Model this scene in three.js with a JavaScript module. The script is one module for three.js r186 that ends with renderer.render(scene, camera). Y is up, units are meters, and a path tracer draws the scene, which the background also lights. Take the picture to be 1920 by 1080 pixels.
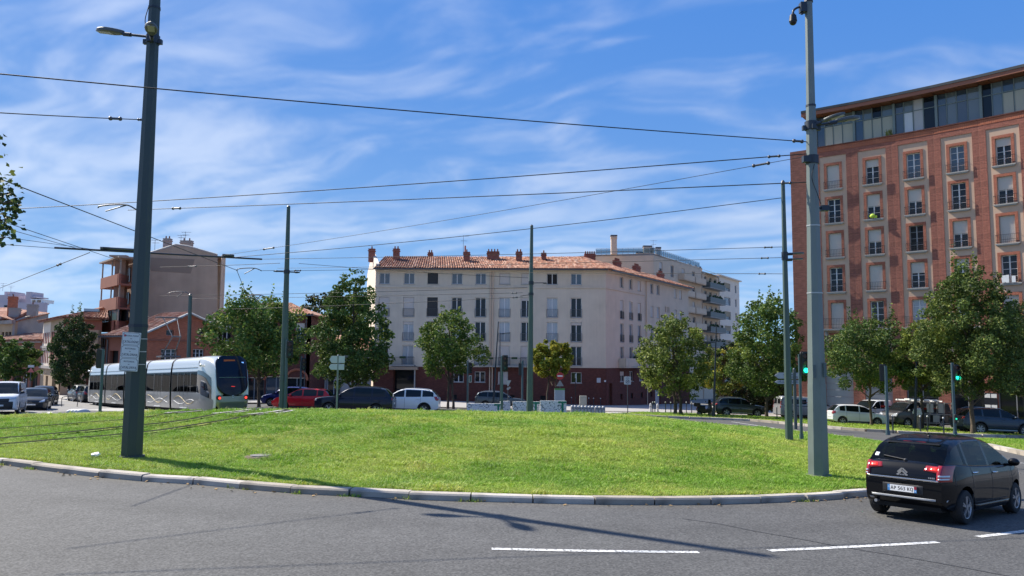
import * as THREE from 'three';
import { mergeGeometries, toCreasedNormals } from 'three/addons/utils/BufferGeometryUtils.js';
import { ImprovedNoise } from 'three/addons/math/ImprovedNoise.js';
import { MarchingCubes } from 'three/addons/objects/MarchingCubes.js';

// ---------------------------------------------------------------- camera, sky, sun, exposure
const scene = new THREE.Scene();
const camera = new THREE.PerspectiveCamera(40.85, 16 / 9, 0.1, 3000);
camera.rotation.order = 'YXZ';
camera.position.set(0, 2.6, 0);
camera.rotation.set(5.27 * Math.PI / 180, 0, 0.43 * Math.PI / 180);
camera.updateMatrixWorld(true);
const renderer = new THREE.WebGLRenderer({ antialias: true });
renderer.setSize(1024, 576);
renderer.toneMapping = THREE.LinearToneMapping;
renderer.toneMappingExposure = 1.95;
renderer.shadowMap.enabled = true;
const SUN = new THREE.Vector3(-0.600, 0.70, -0.408).normalize();
const sun = new THREE.DirectionalLight(new THREE.Color(1, 0.93, 0.82), 4.4);
sun.position.copy(SUN).multiplyScalar(200); sun.castShadow = true;
sun.shadow.mapSize.set(4096, 4096);
Object.assign(sun.shadow.camera, { left: -110, right: 110, top: 110, bottom: -110, near: 1, far: 450 });
sun.target.position.set(0, 0, -50); sun.position.add(sun.target.position);
scene.add(sun, sun.target);

// ---------------------------------------------------------------- random numbers and noise
let seed = 12345;
const rnd = () => { seed = (seed * 1664525 + 1013904223) >>> 0; return seed / 4294967296; };
const rr = (a, b) => a + (b - a) * rnd();
const reseed = (s) => { seed = s >>> 0; for (let i = 0; i < 4; i++) rnd(); };
const hash2 = (x, y) => { let h = Math.imul(x | 0, 374761393) ^ Math.imul(y | 0, 668265263); h = Math.imul(h ^ (h >>> 13), 1274126177); return ((h ^ (h >>> 16)) >>> 0) / 4294967296; };
function vnoise(x, y, px = 0, py = 0) {            // value noise, optionally periodic
  const x0 = Math.floor(x), y0 = Math.floor(y), fx = x - x0, fy = y - y0;
  const w = (a, p) => p ? ((a % p) + p) % p : a;
  const u = fx * fx * (3 - 2 * fx), v = fy * fy * (3 - 2 * fy);
  const a = hash2(w(x0, px), w(y0, py)), b = hash2(w(x0 + 1, px), w(y0, py)), c = hash2(w(x0, px), w(y0 + 1, py)), d = hash2(w(x0 + 1, px), w(y0 + 1, py));
  return a + (b - a) * u + (c - a) * v + (a - b - c + d) * u * v;
}
function fbm(x, y, oct = 4, px = 0, py = 0) { let s = 0, a = 0.5, t = 0; for (let i = 0; i < oct; i++) { s += a * vnoise(x, y, px, py); t += a; a *= 0.5; x *= 2; y *= 2; px *= 2; py *= 2; } return s / t; }
const clamp = (x, a = 0, b = 1) => Math.min(b, Math.max(a, x));
const sstep = (a, b, x) => { const t = clamp((x - a) / (b - a)); return t * t * (3 - 2 * t); };
const lerp = (a, b, t) => a + (b - a) * t;
const V = (x, y, z) => new THREE.Vector3(x, y, z);

// the sky: clear blue paling towards the horizon and the sun, with thin streaks of cirrus on a layer 9 km up
{
  const W = 3072, H = 1536, data = new Float32Array(W * H * 4), perlin = new ImprovedNoise();
  const pn = (x, y, z) => perlin.noise(x, y, z);
  const pf = (x, y, z, o) => { let s = 0, a = 1, t = 0; for (let i = 0; i < o; i++) { s += a * pn(x, y, z); t += a; a *= 0.52; x *= 2.03; y *= 2.03; z += 7.1; } return s / t; };
  for (let j = 0; j < H; j++) {
    const el = ((j + 0.5) / H - 0.5) * Math.PI, sy = Math.sin(el), cy = Math.cos(el);
    for (let i = 0; i < W; i++) {
      const az = ((i + 0.5) / W - 0.5) * 2 * Math.PI, dx = Math.cos(az) * cy, dz = Math.sin(az) * cy, k = (j * W + i) * 4;
      const up = Math.max(sy, 0.0), mu = dx * SUN.x + sy * SUN.y + dz * SUN.z, ang = Math.acos(clamp(mu, -1, 1));
      const hz = Math.exp(-up * 4.9), glow = Math.exp(-ang * 2.1);
      let r = lerp(0.015, 0.205, hz) + 0.09 * glow, g = lerp(0.104, 0.355, hz) + 0.10 * glow, b = lerp(0.362, 0.515, hz) + 0.09 * glow;
      if (sy > 0.0) {
        const t = 1 / (sy + 0.10), X = dx * t, Z = dz * t;               // on the cloud layer
        const ca = Math.cos(0.45), sa = Math.sin(0.45), U = X * ca + Z * sa, Q = -X * sa + Z * ca;
        const wx = 0.62 * pf(U * 0.9 + 3.1, Q * 0.9, 1.3, 3), wy = 0.62 * pf(U * 0.9, Q * 0.9 + 8.7, 4.2, 3);
        const streak = pf((U + wx) * 0.85, (Q + wy) * 1.75, 2.7, 6), patch = pf(X * 0.62 + 1.4, Z * 0.62 - 0.3, 9.2, 3), fine = pf((U + wx * 0.8) * 3.2, (Q + wy * 0.8) * 7.0, 5.5, 6);
        let c = sstep(-0.24, 0.76, streak * 0.74 + patch * 0.70 + fine * 0.68 + 0.12 - 0.07 * dx);
        c *= sstep(0.0, 0.10, sy) * 0.85;
        const cl = 0.42 + 0.35 * glow;
        r = lerp(r, cl * 1.08, c * 0.52); g = lerp(g, cl * 1.14, c * 0.52); b = lerp(b, cl * 1.16 + 0.04, c * 0.52);
      } else { const q = sstep(0, -0.12, sy); r = lerp(r, 0.12, q); g = lerp(g, 0.125, q); b = lerp(b, 0.12, q); }
      data[k] = r; data[k + 1] = g; data[k + 2] = b; data[k + 3] = 1;
    }
  }
  const sky = new THREE.DataTexture(data, W, H, THREE.RGBAFormat, THREE.FloatType);
  sky.mapping = THREE.EquirectangularReflectionMapping; sky.magFilter = sky.minFilter = THREE.LinearFilter; sky.wrapS = THREE.RepeatWrapping;
  sky.colorSpace = THREE.LinearSRGBColorSpace; sky.needsUpdate = true;
  scene.background = sky; scene.environment = sky;
}

// ---------------------------------------------------------------- finding places: a pixel of the 1920x1080 photograph and a distance give a point
const tanV = Math.tan(40.85 / 2 * Math.PI / 180);
function ray(px, py) {                             // direction with z = -1
  const d = V((px - 960) / 540 * tanV, (540 - py) / 540 * tanV, -1).applyQuaternion(camera.quaternion);
  return d.multiplyScalar(-1 / d.z);
}
const at = (px, py, D) => ray(px, py).multiplyScalar(D).add(camera.position);
function gy(x, z) {                                // the ground falls away gently to the back and to the right
  const D = clamp(-z, -20, 150), X = clamp(x, -80, 80);
  const far = D > 100 ? 100 + (D - 100) * 0.6 : D;
  return 2.6 - (2.2 + 0.032 * far + 0.022 * X + 0.0003 * Math.max(0, Math.min(X, 40) - 10) ** 2 + Math.min(0.5, 0.002 * Math.max(0, -15 - X) ** 2));
}
function hit(px, py, f = gy, near = 6, far = 200) {
  const r = ray(px, py); let lo = near, prev = near;
  for (let D = near; D < far; D *= 1.01) {
    const y = camera.position.y + r.y * D;
    if (y < f(r.x * D, -D)) { let a = prev, b = D; for (let i = 0; i < 30; i++) { const m = (a + b) / 2; if (camera.position.y + r.y * m < f(r.x * m, -m)) b = m; else a = m; } lo = (a + b) / 2; return V(r.x * lo, f(r.x * lo, -lo), -lo); }
    prev = D;
  }
  return at(px, py, far);
}
function onG(px, D, f = gy) { let py = 760, p; for (let i = 0; i < 4; i++) { const r = ray(px, py); p = V(r.x * D, f(r.x * D, -D), -D); py = toPx(p)[1]; } return p; }
function toPx(p) { const q = p.clone().sub(camera.position).applyQuaternion(camera.quaternion.clone().invert()); return [960 + q.x / -q.z / tanV * 540, 540 - q.y / -q.z / tanV * 540]; }
// ---------------------------------------------------------------- helpers: names, things, parts, geometry
const used = {};
const numbered = (n) => { used[n] = (used[n] || 0) + 1; return used[n] === 1 ? n : `${n}_${String(used[n] - 1).padStart(3, '0')}`; };
function tag(o, label, category, group, kind) { if (label) o.userData.label = label; if (category) o.userData.category = category; if (group) o.userData.group = group; if (kind) o.userData.kind = kind; return o; }
function thing(name, label, category, p = V(0, 0, 0), turn = 0, group) { const o = new THREE.Group(); o.name = numbered(name); o.position.copy(p); o.rotation.y = turn; scene.add(o); return tag(o, label, category, group); }
function flat(g) {
  let q = g.index ? g.toNonIndexed() : g;
  if (!q.attributes.normal) q.computeVertexNormals();
  if (!q.attributes.uv) { const p = q.attributes.position, a = new Float32Array(p.count * 2); for (let i = 0; i < p.count; i++) { a[2 * i] = p.getX(i) + p.getZ(i); a[2 * i + 1] = p.getY(i); } q.setAttribute('uv', new THREE.BufferAttribute(a, 2)); }
  for (const k of Object.keys(q.attributes)) if (!['position', 'normal', 'uv'].includes(k)) q.deleteAttribute(k);
  q.morphAttributes = {}; return q;
}
const merge = (gs) => { gs = [gs].flat(9); return gs.length === 1 ? gs[0] : mergeGeometries(gs.map(flat)); };
function part(name, gs, m, parent, label) { const o = new THREE.Mesh(merge(gs), m); o.name = name; o.castShadow = o.receiveShadow = true; parent.add(o); if (label) o.userData.label = label; return o; }
function solo(name, gs, m, label, category, group) { const o = part(numbered(name), gs, m, scene); return tag(o, label, category, group); }
function struct(name, gs, m) { const o = part(numbered(name), gs, m, scene); o.userData.kind = 'structure'; return o; }
const move = (g, x = 0, y = 0, z = 0, rx = 0, ry = 0, rz = 0) => { if (rx) g.rotateX(rx); if (rz) g.rotateZ(rz); if (ry) g.rotateY(ry); return g.translate(x, y, z); };
function box(w, h, d, x = 0, y = 0, z = 0, rx = 0, ry = 0, rz = 0) {          // centred; uv in metres
  const g = new THREE.BoxGeometry(w, h, d), u = g.attributes.uv, s = [[d, h], [d, h], [w, d], [w, d], [w, h], [w, h]];
  for (let i = 0; i < 24; i++) u.setXY(i, u.getX(i) * s[i >> 2][0] + x * 0.37, u.getY(i) * s[i >> 2][1] + y);
  return move(g, x, y, z, rx, ry, rz);
}
const cyl = (r0, r1, h, x = 0, y = 0, z = 0, n = 12, rx = 0, ry = 0, rz = 0) => move(new THREE.CylinderGeometry(r1, r0, h, n), x, y, z, rx, ry, rz);   // r0 below, r1 above
const ball = (r, x, y, z, sx = 1, sy = 1, sz = 1, n = 10) => new THREE.SphereGeometry(r, n, Math.ceil(n * 0.7)).scale(sx, sy, sz).translate(x, y, z);
function rod(a, b, r, n = 6, r2 = r) { const d = b.clone().sub(a), g = new THREE.CylinderGeometry(r2, r, d.length(), n); g.applyQuaternion(new THREE.Quaternion().setFromUnitVectors(V(0, 1, 0), d.normalize())); return g.translate((a.x + b.x) / 2, (a.y + b.y) / 2, (a.z + b.z) / 2); }
const tube = (pts, r, seg = 24, n = 6, closed = false) => new THREE.TubeGeometry(new THREE.CatmullRomCurve3(pts, closed, 'centripetal'), seg, r, n, closed);
function shape(pts, holes = []) { const s = new THREE.Shape(pts.map(([x, y]) => new THREE.Vector2(x, y))); for (const h of holes) s.holes.push(new THREE.Path(h.map(([x, y]) => new THREE.Vector2(x, y)))); return s; }
function prism(pts, d, bevel = 0, holes = []) { return new THREE.ExtrudeGeometry(shape(pts, holes), { depth: d - 2 * bevel, bevelEnabled: bevel > 0, bevelSize: bevel, bevelThickness: bevel, bevelOffset: -bevel, bevelSegments: 2, curveSegments: 8 }).translate(0, 0, bevel); }
const rect = (x0, y0, x1, y1) => [[x0, y0], [x1, y0], [x1, y1], [x0, y1]];
const roundRect = (x0, y0, x1, y1, r, n = 5) => { const p = []; for (const [cx, cy, a] of [[x1 - r, y0 + r, -90], [x1 - r, y1 - r, 0], [x0 + r, y1 - r, 90], [x0 + r, y0 + r, 180]]) for (let i = 0; i <= n; i++) { const t = (a + 90 * i / n) * Math.PI / 180; p.push([cx + r * Math.cos(t), cy + r * Math.sin(t)]); } return p; };
function polys(list, uvf) {                       // flat polygons given by corner points in space (convex), as one geometry
  const pos = [], uv = [];
  for (const q of list) {
    const n = V(0, 0, 0); for (let i = 1; i < q.length - 1; i++) n.add(q[i].clone().sub(q[0]).cross(q[i + 1].clone().sub(q[0]))); n.normalize();
    const ux = Math.abs(n.y) > 0.97 ? V(1, 0, 0) : V(0, 1, 0).cross(n).normalize(), uy = n.clone().cross(ux);
    for (let i = 1; i < q.length - 1; i++) for (const p of [q[0], q[i], q[i + 1]]) { pos.push(p.x, p.y, p.z); uv.push(p.dot(ux), p.dot(uy)); }
  }
  const g = new THREE.BufferGeometry(); g.setAttribute('position', new THREE.Float32BufferAttribute(pos, 3)); g.setAttribute('uv', new THREE.Float32BufferAttribute(uv, 2)); g.computeVertexNormals(); return g;
}
function slab(corners, th) {                       // a flat polygon in space with thickness, extending against its normal
  const n = V(0, 0, 0); for (let i = 1; i < corners.length - 1; i++) n.add(corners[i].clone().sub(corners[0]).cross(corners[i + 1].clone().sub(corners[0]))); n.normalize().multiplyScalar(-th);
  const b = corners.map((c) => c.clone().add(n)), N = corners.length, list = [corners, b.slice().reverse()];
  for (let i = 0; i < N; i++) { const j = (i + 1) % N; list.push([corners[i], b[i], b[j], corners[j]]); }
  return polys(list);
}
function refine(tris, L) {                          // splits triangles (arrays of three [x, z]) until no edge is longer than L
  const long = (a, b) => Math.hypot(a[0] - b[0], a[1] - b[1]) > L, mid = (a, b) => [(a[0] + b[0]) / 2, (a[1] + b[1]) / 2];
  for (let k = 0; k < 12; k++) {
    let any = false; const out = [];
    for (const [a, b, c] of tris) {
      const ab = long(a, b), bc = long(b, c), ca = long(c, a), n = ab + bc + ca;
      if (!n) { out.push([a, b, c]); continue; }
      any = true; const p = mid(a, b), q = mid(b, c), r = mid(c, a);
      if (n === 3) out.push([a, p, r], [p, b, q], [r, q, c], [p, q, r]);
      else if (n === 1) { if (ab) out.push([a, p, c], [p, b, c]); else if (bc) out.push([b, q, a], [q, c, a]); else out.push([c, r, b], [r, a, b]); }
      else if (!ab) out.push([c, r, q], [r, a, q], [a, b, q]);
      else if (!bc) out.push([a, p, r], [p, b, r], [b, c, r]);
      else out.push([b, q, p], [q, c, p], [c, a, p]);
    }
    tris = out; if (!any) break;
  }
  return tris;
}
function drape(pts, f, off = 0, L = 3, holes = []) {   // a sheet over the ground; pts are [x, z]
  const vs = pts.map(([x, z]) => new THREE.Vector2(x, -z)), hs = holes.map((h) => h.map(([x, z]) => new THREE.Vector2(x, -z)));
  if (THREE.ShapeUtils.isClockWise(vs)) vs.reverse();
  for (const h of hs) if (!THREE.ShapeUtils.isClockWise(h)) h.reverse();
  const all = [...vs, ...hs.flat()];
  const tris = refine(THREE.ShapeUtils.triangulateShape(vs, hs).map((t) => t.map((i) => [all[i].x, -all[i].y])), L), pos = [], uv = [], nor = [];
  for (const t of tris) for (const [x, z] of t) {
    const e = 0.25, y = f(x, z); pos.push(x, y + off, z); uv.push(x, -z);
    const n = V(f(x - e, z) - f(x + e, z), 2 * e, f(x, z - e) - f(x, z + e)).normalize(); nor.push(n.x, n.y, n.z);
  }
  const g = new THREE.BufferGeometry(); g.setAttribute('position', new THREE.Float32BufferAttribute(pos, 3)); g.setAttribute('normal', new THREE.Float32BufferAttribute(nor, 3)); g.setAttribute('uv', new THREE.Float32BufferAttribute(uv, 2)); return g;
}
function ribbon(pts, w, f, off, step = 0.5) {       // a strip of width w along pts ([x, z]) lying on the ground
  const c = new THREE.CatmullRomCurve3(pts.map(([x, z]) => V(x, 0, z)), false, 'centripetal'), n = Math.max(2, Math.ceil(c.getLength() / step)), pos = [], uv = [], idx = [];
  for (let i = 0; i <= n; i++) { const p = c.getPointAt(i / n), t = c.getTangentAt(i / n), s = V(-t.z, 0, t.x).normalize(); for (const k of [-1, 1]) { const x = p.x + s.x * k * w / 2, z = p.z + s.z * k * w / 2; pos.push(x, f(x, z) + off, z); uv.push(k * w / 2, i * step); } if (i) { const a = 2 * i - 2; idx.push(a, a + 1, a + 2, a + 1, a + 3, a + 2); } }
  const g = new THREE.BufferGeometry(); g.setAttribute('position', new THREE.Float32BufferAttribute(pos, 3)); g.setAttribute('uv', new THREE.Float32BufferAttribute(uv, 2)); g.setIndex(idx); g.computeVertexNormals();
  if (g.attributes.normal.getY(0) < 0) { for (let i = 0; i < idx.length; i += 3) [idx[i], idx[i + 1]] = [idx[i + 1], idx[i]]; g.setIndex(idx); g.computeVertexNormals(); }
  return g;
}

// ---------------------------------------------------------------- materials
const lin = (r, g, b) => new THREE.Color().setRGB(r, g, b);
const mats = {};
function mat(r, g, b, rough = 0.8, metal = 0, extra = {}) { const k = [r, g, b, rough, metal, JSON.stringify(extra)].join(); return mats[k] ||= new THREE.MeshPhysicalMaterial({ color: lin(r, g, b), roughness: rough, metalness: metal, ...extra }); }
const toS = (c) => { c = clamp(c); return 255 * (c <= 0.0031308 ? c * 12.92 : 1.055 * c ** (1 / 2.4) - 0.055); };
function tex(w, h, f, srgb = true, repeat = 1) {   // f(i, j) -> [r, g, b] linear, or one number
  const d = new Uint8Array(w * h * 4);
  for (let j = 0; j < h; j++) for (let i = 0; i < w; i++) { const c = f(i, j), k = (j * w + i) * 4; if (srgb) { d[k] = toS(c[0]); d[k + 1] = toS(c[1]); d[k + 2] = toS(c[2]); } else d[k] = d[k + 1] = d[k + 2] = clamp(c) * 255; d[k + 3] = 255; }
  const t = new THREE.DataTexture(d, w, h); t.wrapS = t.wrapT = THREE.RepeatWrapping; t.magFilter = t.minFilter = THREE.LinearFilter; if (srgb) t.colorSpace = THREE.SRGBColorSpace; t.repeat.set(repeat, repeat); t.needsUpdate = true; return t;
}
function canvasTex(w, h, draw) { const c = document.createElement('canvas'); c.width = w; c.height = h; const x = c.getContext('2d'); draw(x, w, h); const t = new THREE.CanvasTexture(c); t.colorSpace = THREE.SRGBColorSpace; return t; }
const surf = (o) => new THREE.MeshPhysicalMaterial({ roughness: 0.9, ...o });

const M = {};
{ // asphalt: 1024 texels over 2.5 m of aggregate, and a coarse map of wear on top through the ground's own colour
  const N = 1024, spk = new Float32Array(N * N);
  for (let j = 0; j < N; j++) for (let i = 0; i < N; i++) { const a = hash2((i >> 2) + 7, (j >> 2) + 3), b = hash2(i, j + 999); spk[j * N + i] = 0.55 * vnoise(i / 8, j / 8, 128, 128) + 0.35 * vnoise(i / 4 + 50, j / 4, 256, 256) + 0.10 * b; }
  const wear = (i, j) => fbm(i / 128, j / 128, 4, 8, 8);
  M.asphalt = surf({ map: tex(N, N, (i, j) => { const s = spk[j * N + i], c = 0.085 * (0.36 + 1.28 * s ** 1.4 + 0.25 * (wear(i, j) - 0.5)); return [c * 1.01, c * 1.0, c * 0.965]; }, true, 1 / 3.2), bumpMap: tex(N, N, (i, j) => spk[j * N + i], false, 1 / 3.2), bumpScale: 0.006, roughness: 0.86, vertexColors: true });
  M.asphaltPale = surf({ map: tex(512, 512, (i, j) => { const c = 0.21 * (0.75 + 0.3 * hash2(i, j) + 0.35 * (fbm(i / 64, j / 64, 4, 8, 8) - 0.5)); return [c * 1.03, c, c * 0.95]; }, true, 1 / 3), roughness: 0.9 });
  const grain = (r, g, b, amp, fine, rep, sz = 512) => tex(sz, sz, (i, j) => { const k = 1 + amp * (fbm(i / 64, j / 64, 5, sz / 64, sz / 64) - 0.5) + fine * (hash2(i, j) - 0.5); return [r * k, g * k, b * k]; }, true, 1 / rep);
  M.kerb = [0, 1, 2].map((k) => surf({ map: grain(0.45 - k * 0.06, 0.41 - k * 0.06, 0.355 - k * 0.06, 0.95, 0.3, 1.3, 256), roughness: 0.92 }));
  M.concrete = surf({ map: grain(0.36, 0.35, 0.33, 0.5, 0.15, 2, 256) });
  M.paving = surf({ map: grain(0.34, 0.325, 0.30, 0.4, 0.2, 3, 256) });
  M.redPaving = surf({ map: grain(0.20, 0.105, 0.095, 0.4, 0.2, 3, 256) });
  M.paint = surf({ map: tex(256, 256, (i, j) => { const w = fbm(i / 12, j / 12, 3, 21, 21), c = w > 0.61 ? 0.22 : 0.64 - 0.28 * hash2(i, j) * w; return [c, c, c * 0.97]; }, true, 1 / 0.8), roughness: 0.75 });
  const stained = (r, g, b) => surf({ map: tex(512, 512, (i, j) => { const st = fbm(i / 10, j / 170, 4, 51, 3), k = 0.90 + 0.20 * (fbm(i / 64, j / 64, 5, 8, 8) - 0.4) + 0.10 * (st - 0.5) + 0.03 * (hash2(i, j) - 0.5); return [r * k, g * k, b * k]; }, true, 1 / 9) });
  M.pinkPlaster = stained(0.66, 0.575, 0.455);
  M.pinkPlaster2 = stained(0.69, 0.555, 0.43);
  M.beigePlaster = surf({ map: grain(0.64, 0.49, 0.355, 0.2, 0.05, 5, 256) });
  M.blindWall = surf({ map: tex(512, 512, (i, j) => { const st = fbm(i / 16, j / 190, 4, 32, 0), k = 0.84 + 0.3 * (fbm(i / 64, j / 64, 5, 8, 8) - 0.4) + 0.10 * (st - 0.5); return [0.50 * k, 0.385 * k, 0.275 * k]; }, true, 1 / 12) });
  M.ochreWall = surf({ map: grain(0.43, 0.31, 0.20, 0.4, 0.1, 4, 256) });
  M.greyRender = surf({ map: grain(0.33, 0.30, 0.28, 0.5, 0.1, 4, 256) });
  M.whiteRender = surf({ map: grain(0.75, 0.645, 0.53, 0.15, 0.05, 4, 256) });
  M.brickRender = surf({ map: grain(0.30, 0.115, 0.075, 0.22, 0.06, 4, 256) });
  const brick = (c1, c2, mortar, bw, bh) => { // flat bricks in stretcher bond; 32 courses a tile
    const S = 512, rows = 32, cols = 8, f = (i, j) => { const row = (j * rows / S) | 0, fy = (j * rows / S) % 1, x = i * cols / S + (row % 2) * 0.5, col = Math.floor(x) % cols, fx = x % 1; return [row, col, fx < 0.03 || fy < 0.16]; };
    return { map: tex(S, S, (i, j) => { const [r, c, m] = f(i, j), h = hash2(r * 31 + 5, c * 17 + 3), w = 0.86 + 0.28 * fbm(i / 64, j / 64, 4, 8, 8); return m ? mortar.map((v) => v * w) : c1.map((v, q) => lerp(v, c2[q], h) * (0.9 + 0.2 * hash2(c * 7, r * 13)) * w); }), bumpMap: tex(S, S, (i, j) => (f(i, j)[2] ? 0.1 : 0.75 + 0.25 * hash2(i >> 2, j >> 2)), false), bumpScale: 0.012, uv: [1 / (bw * cols), 1 / (bh * rows)] };
  };
  const brickMat = (...a) => { const b = brick(...a); for (const t of [b.map, b.bumpMap]) t.repeat.set(...b.uv); return surf({ map: b.map, bumpMap: b.bumpMap, bumpScale: b.bumpScale, roughness: 0.93 }); };
  M.brick = brickMat([0.385, 0.132, 0.088], [0.25, 0.082, 0.058], [0.33, 0.175, 0.125], 0.36, 0.065);
  M.brickTrim = brickMat([0.44, 0.145, 0.085], [0.34, 0.105, 0.06], [0.34, 0.17, 0.12], 0.22, 0.065);
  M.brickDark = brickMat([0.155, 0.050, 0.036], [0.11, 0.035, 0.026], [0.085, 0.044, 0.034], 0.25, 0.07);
  M.brickOrange = brickMat([0.52, 0.165, 0.085], [0.41, 0.12, 0.06], [0.36, 0.18, 0.12], 0.30, 0.065);
  M.recess = surf({ map: grain(0.60, 0.405, 0.285, 0.28, 0.08, 4, 256) });
  M.tile = [[0.29, 0.122, 0.074], [0.36, 0.18, 0.115], [0.20, 0.078, 0.05]].map(([r, g, b], k) => surf({ map: tex(256, 256, (i, j) => { const q = 0.68 + 0.6 * hash2(i >> 4, (j >> 5) + k * 9) + 0.35 * (fbm(i / 32, j / 32, 4, 8, 8) - 0.5), l = hash2((i >> 4) + 91, (j >> 5) + k) > 0.82 ? 0.10 : 0; return [r * q + l, g * q + l, b * q + l * 0.9]; }, true, 1 / 2.4), roughness: 0.92 }));
  M.bark = surf({ map: tex(128, 256, (i, j) => { const k = 0.5 + 0.9 * fbm(i / 8, j / 32, 4, 16, 8); return [0.10 * k, 0.075 * k, 0.055 * k]; }, true, 1), roughness: 0.95 });
  M.lawnBase = surf({ map: tex(1024, 1024, (i, j) => { const p = fbm(i / 128, j / 128, 5, 8, 8), f = hash2(i, j), k = 0.55 + 0.6 * f, y = sstep(0.42, 0.68, p); return [lerp(0.15, 0.26, y) * k, lerp(0.24, 0.28, y) * k, lerp(0.02, 0.05, y) * k]; }, true, 1 / 14), roughness: 1 });
}
M.white = mat(0.78, 0.78, 0.76, 0.5); M.black = mat(0.012, 0.012, 0.014, 0.5); M.rubber = mat(0.018, 0.018, 0.019, 0.85); M.steel = mat(0.55, 0.55, 0.56, 0.35, 0.9); M.steelDark = mat(0.10, 0.10, 0.11, 0.5, 0.6);
M.poleGreen = surf({ map: tex(128, 512, (i, j) => { const k = 0.86 + 0.30 * fbm(i / 16, j / 64, 4, 8, 8); return [0.165 * k, 0.195 * k, 0.180 * k]; }, true, 1), roughness: 0.36, metalness: 0.1 });
M.poleDeep = mat(0.034, 0.052, 0.050, 0.45, 0.1);
M.poleDark = mat(0.028, 0.037, 0.05, 0.45, 0.2); M.glassDark = mat(0.014, 0.018, 0.022, 0.04, 0, { ior: 1.42 }); M.glassSky = mat(0.05, 0.075, 0.10, 0.05, 0, { ior: 1.75 });
M.glassCurtain = mat(0.36, 0.38, 0.40, 0.25, 0, { clearcoat: 1, clearcoatRoughness: 0.03 }); M.shutter = mat(0.58, 0.54, 0.50, 0.75); M.shutterDark = mat(0.035, 0.04, 0.045, 0.7); M.sill = mat(0.36, 0.34, 0.31, 0.85); M.iron = mat(0.03, 0.033, 0.035, 0.55, 0.3); M.wire = mat(0.02, 0.02, 0.022, 0.6, 0.3);
// ---------------------------------------------------------------- the setting: ground, roads, lawn, kerbs, markings
const px2 = (list, f = gy) => list.map(([x, y]) => { const p = hit(x, y, f); return [p.x, p.z]; });
const near = px2([[0, 872], [78, 882], [167, 893], [263, 902], [368, 909], [477, 919], [585, 927], [698, 932], [812, 938], [922, 941], [1032, 944], [1137, 946], [1233, 946.5], [1322, 946], [1403, 944], [1477, 941], [1543, 938], [1623, 931]]);
const lawnCurve = new THREE.CatmullRomCurve3([...near, [10.9, -18.6], [13.6, -21.5], [15.9, -26], [17, -31], [17.2, -37], [16.2, -43], [13.6, -48.5], [8.5, -51.4], [2, -50.6], [-5, -47.6], [-11, -45.2], [-17, -42.8], [-22.5, -40.2], [-27, -37], [-30.5, -32], [-30, -26.5], [-26, -23], [-20, -20.6], [-15.5, -18.8]].map(([x, z]) => V(x, 0, z)), true, 'centripetal');
const lawnLen = lawnCurve.getLength(); lawnCurve.arcLengthDivisions = 600;
const lawnPts = lawnCurve.getSpacedPoints(150).slice(0, -1).map((p) => [p.x, p.z]);
function inPoly(x, z, P) { let c = false; for (let i = 0, j = P.length - 1; i < P.length; j = i++) if ((P[i][1] > z) !== (P[j][1] > z) && x < (P[j][0] - P[i][0]) * (z - P[i][1]) / (P[j][1] - P[i][1]) + P[i][0]) c = !c; return c; }
function edgeDist(x, z, P) { let b = 1e9; for (let i = 0, j = P.length - 1; i < P.length; j = i++) { const ax = P[j][0], az = P[j][1], dx = P[i][0] - ax, dz = P[i][1] - az, t = clamp(((x - ax) * dx + (z - az) * dz) / (dx * dx + dz * dz)), ex = x - ax - t * dx, ez = z - az - t * dz; b = Math.min(b, ex * ex + ez * ez); } return Math.sqrt(b); }
function ly(x, z) { if (!inPoly(x, z, lawnPts)) return gy(x, z); const d = edgeDist(x, z, lawnPts); return gy(x, z) + 0.125 + 0.765 * sstep(1.2, 13, d) * (1 - 0.55 * sstep(-8, -22, x)) - 0.012 + 0.03 * (fbm(x * 0.8 + 40, z * 0.8 + 90, 3) - 0.5) * sstep(0, 1.2, d); }

struct('ground', drape([[-900, 20], [900, 20], [900, -1400], [-900, -1400]].map(([x, z]) => [x, z]), (x, z) => gy(x, z), -0.03, 45), M.asphaltPale);
const roadMesh = struct('road', drape([[-75, 12], [75, 12], [75, -62], [40, -74], [16, -75], [-40, -62], [-75, -62]], gy, 0, 1.0), M.asphalt);
const lawnIn = lawnCurve.getSpacedPoints(150).slice(0, -1).map((p, i) => { const t = lawnCurve.getTangentAt(i / 150); return [p.x + t.z * 0.16, p.z - t.x * 0.16]; }).map(([x, z], i) => inPoly(x, z, lawnPts) ? [x, z] : [2 * lawnPts[i][0] - x, 2 * lawnPts[i][1] - z]);
struct('lawn', drape(lawnIn, ly, 0, 0.9), M.lawnBase);

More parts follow.
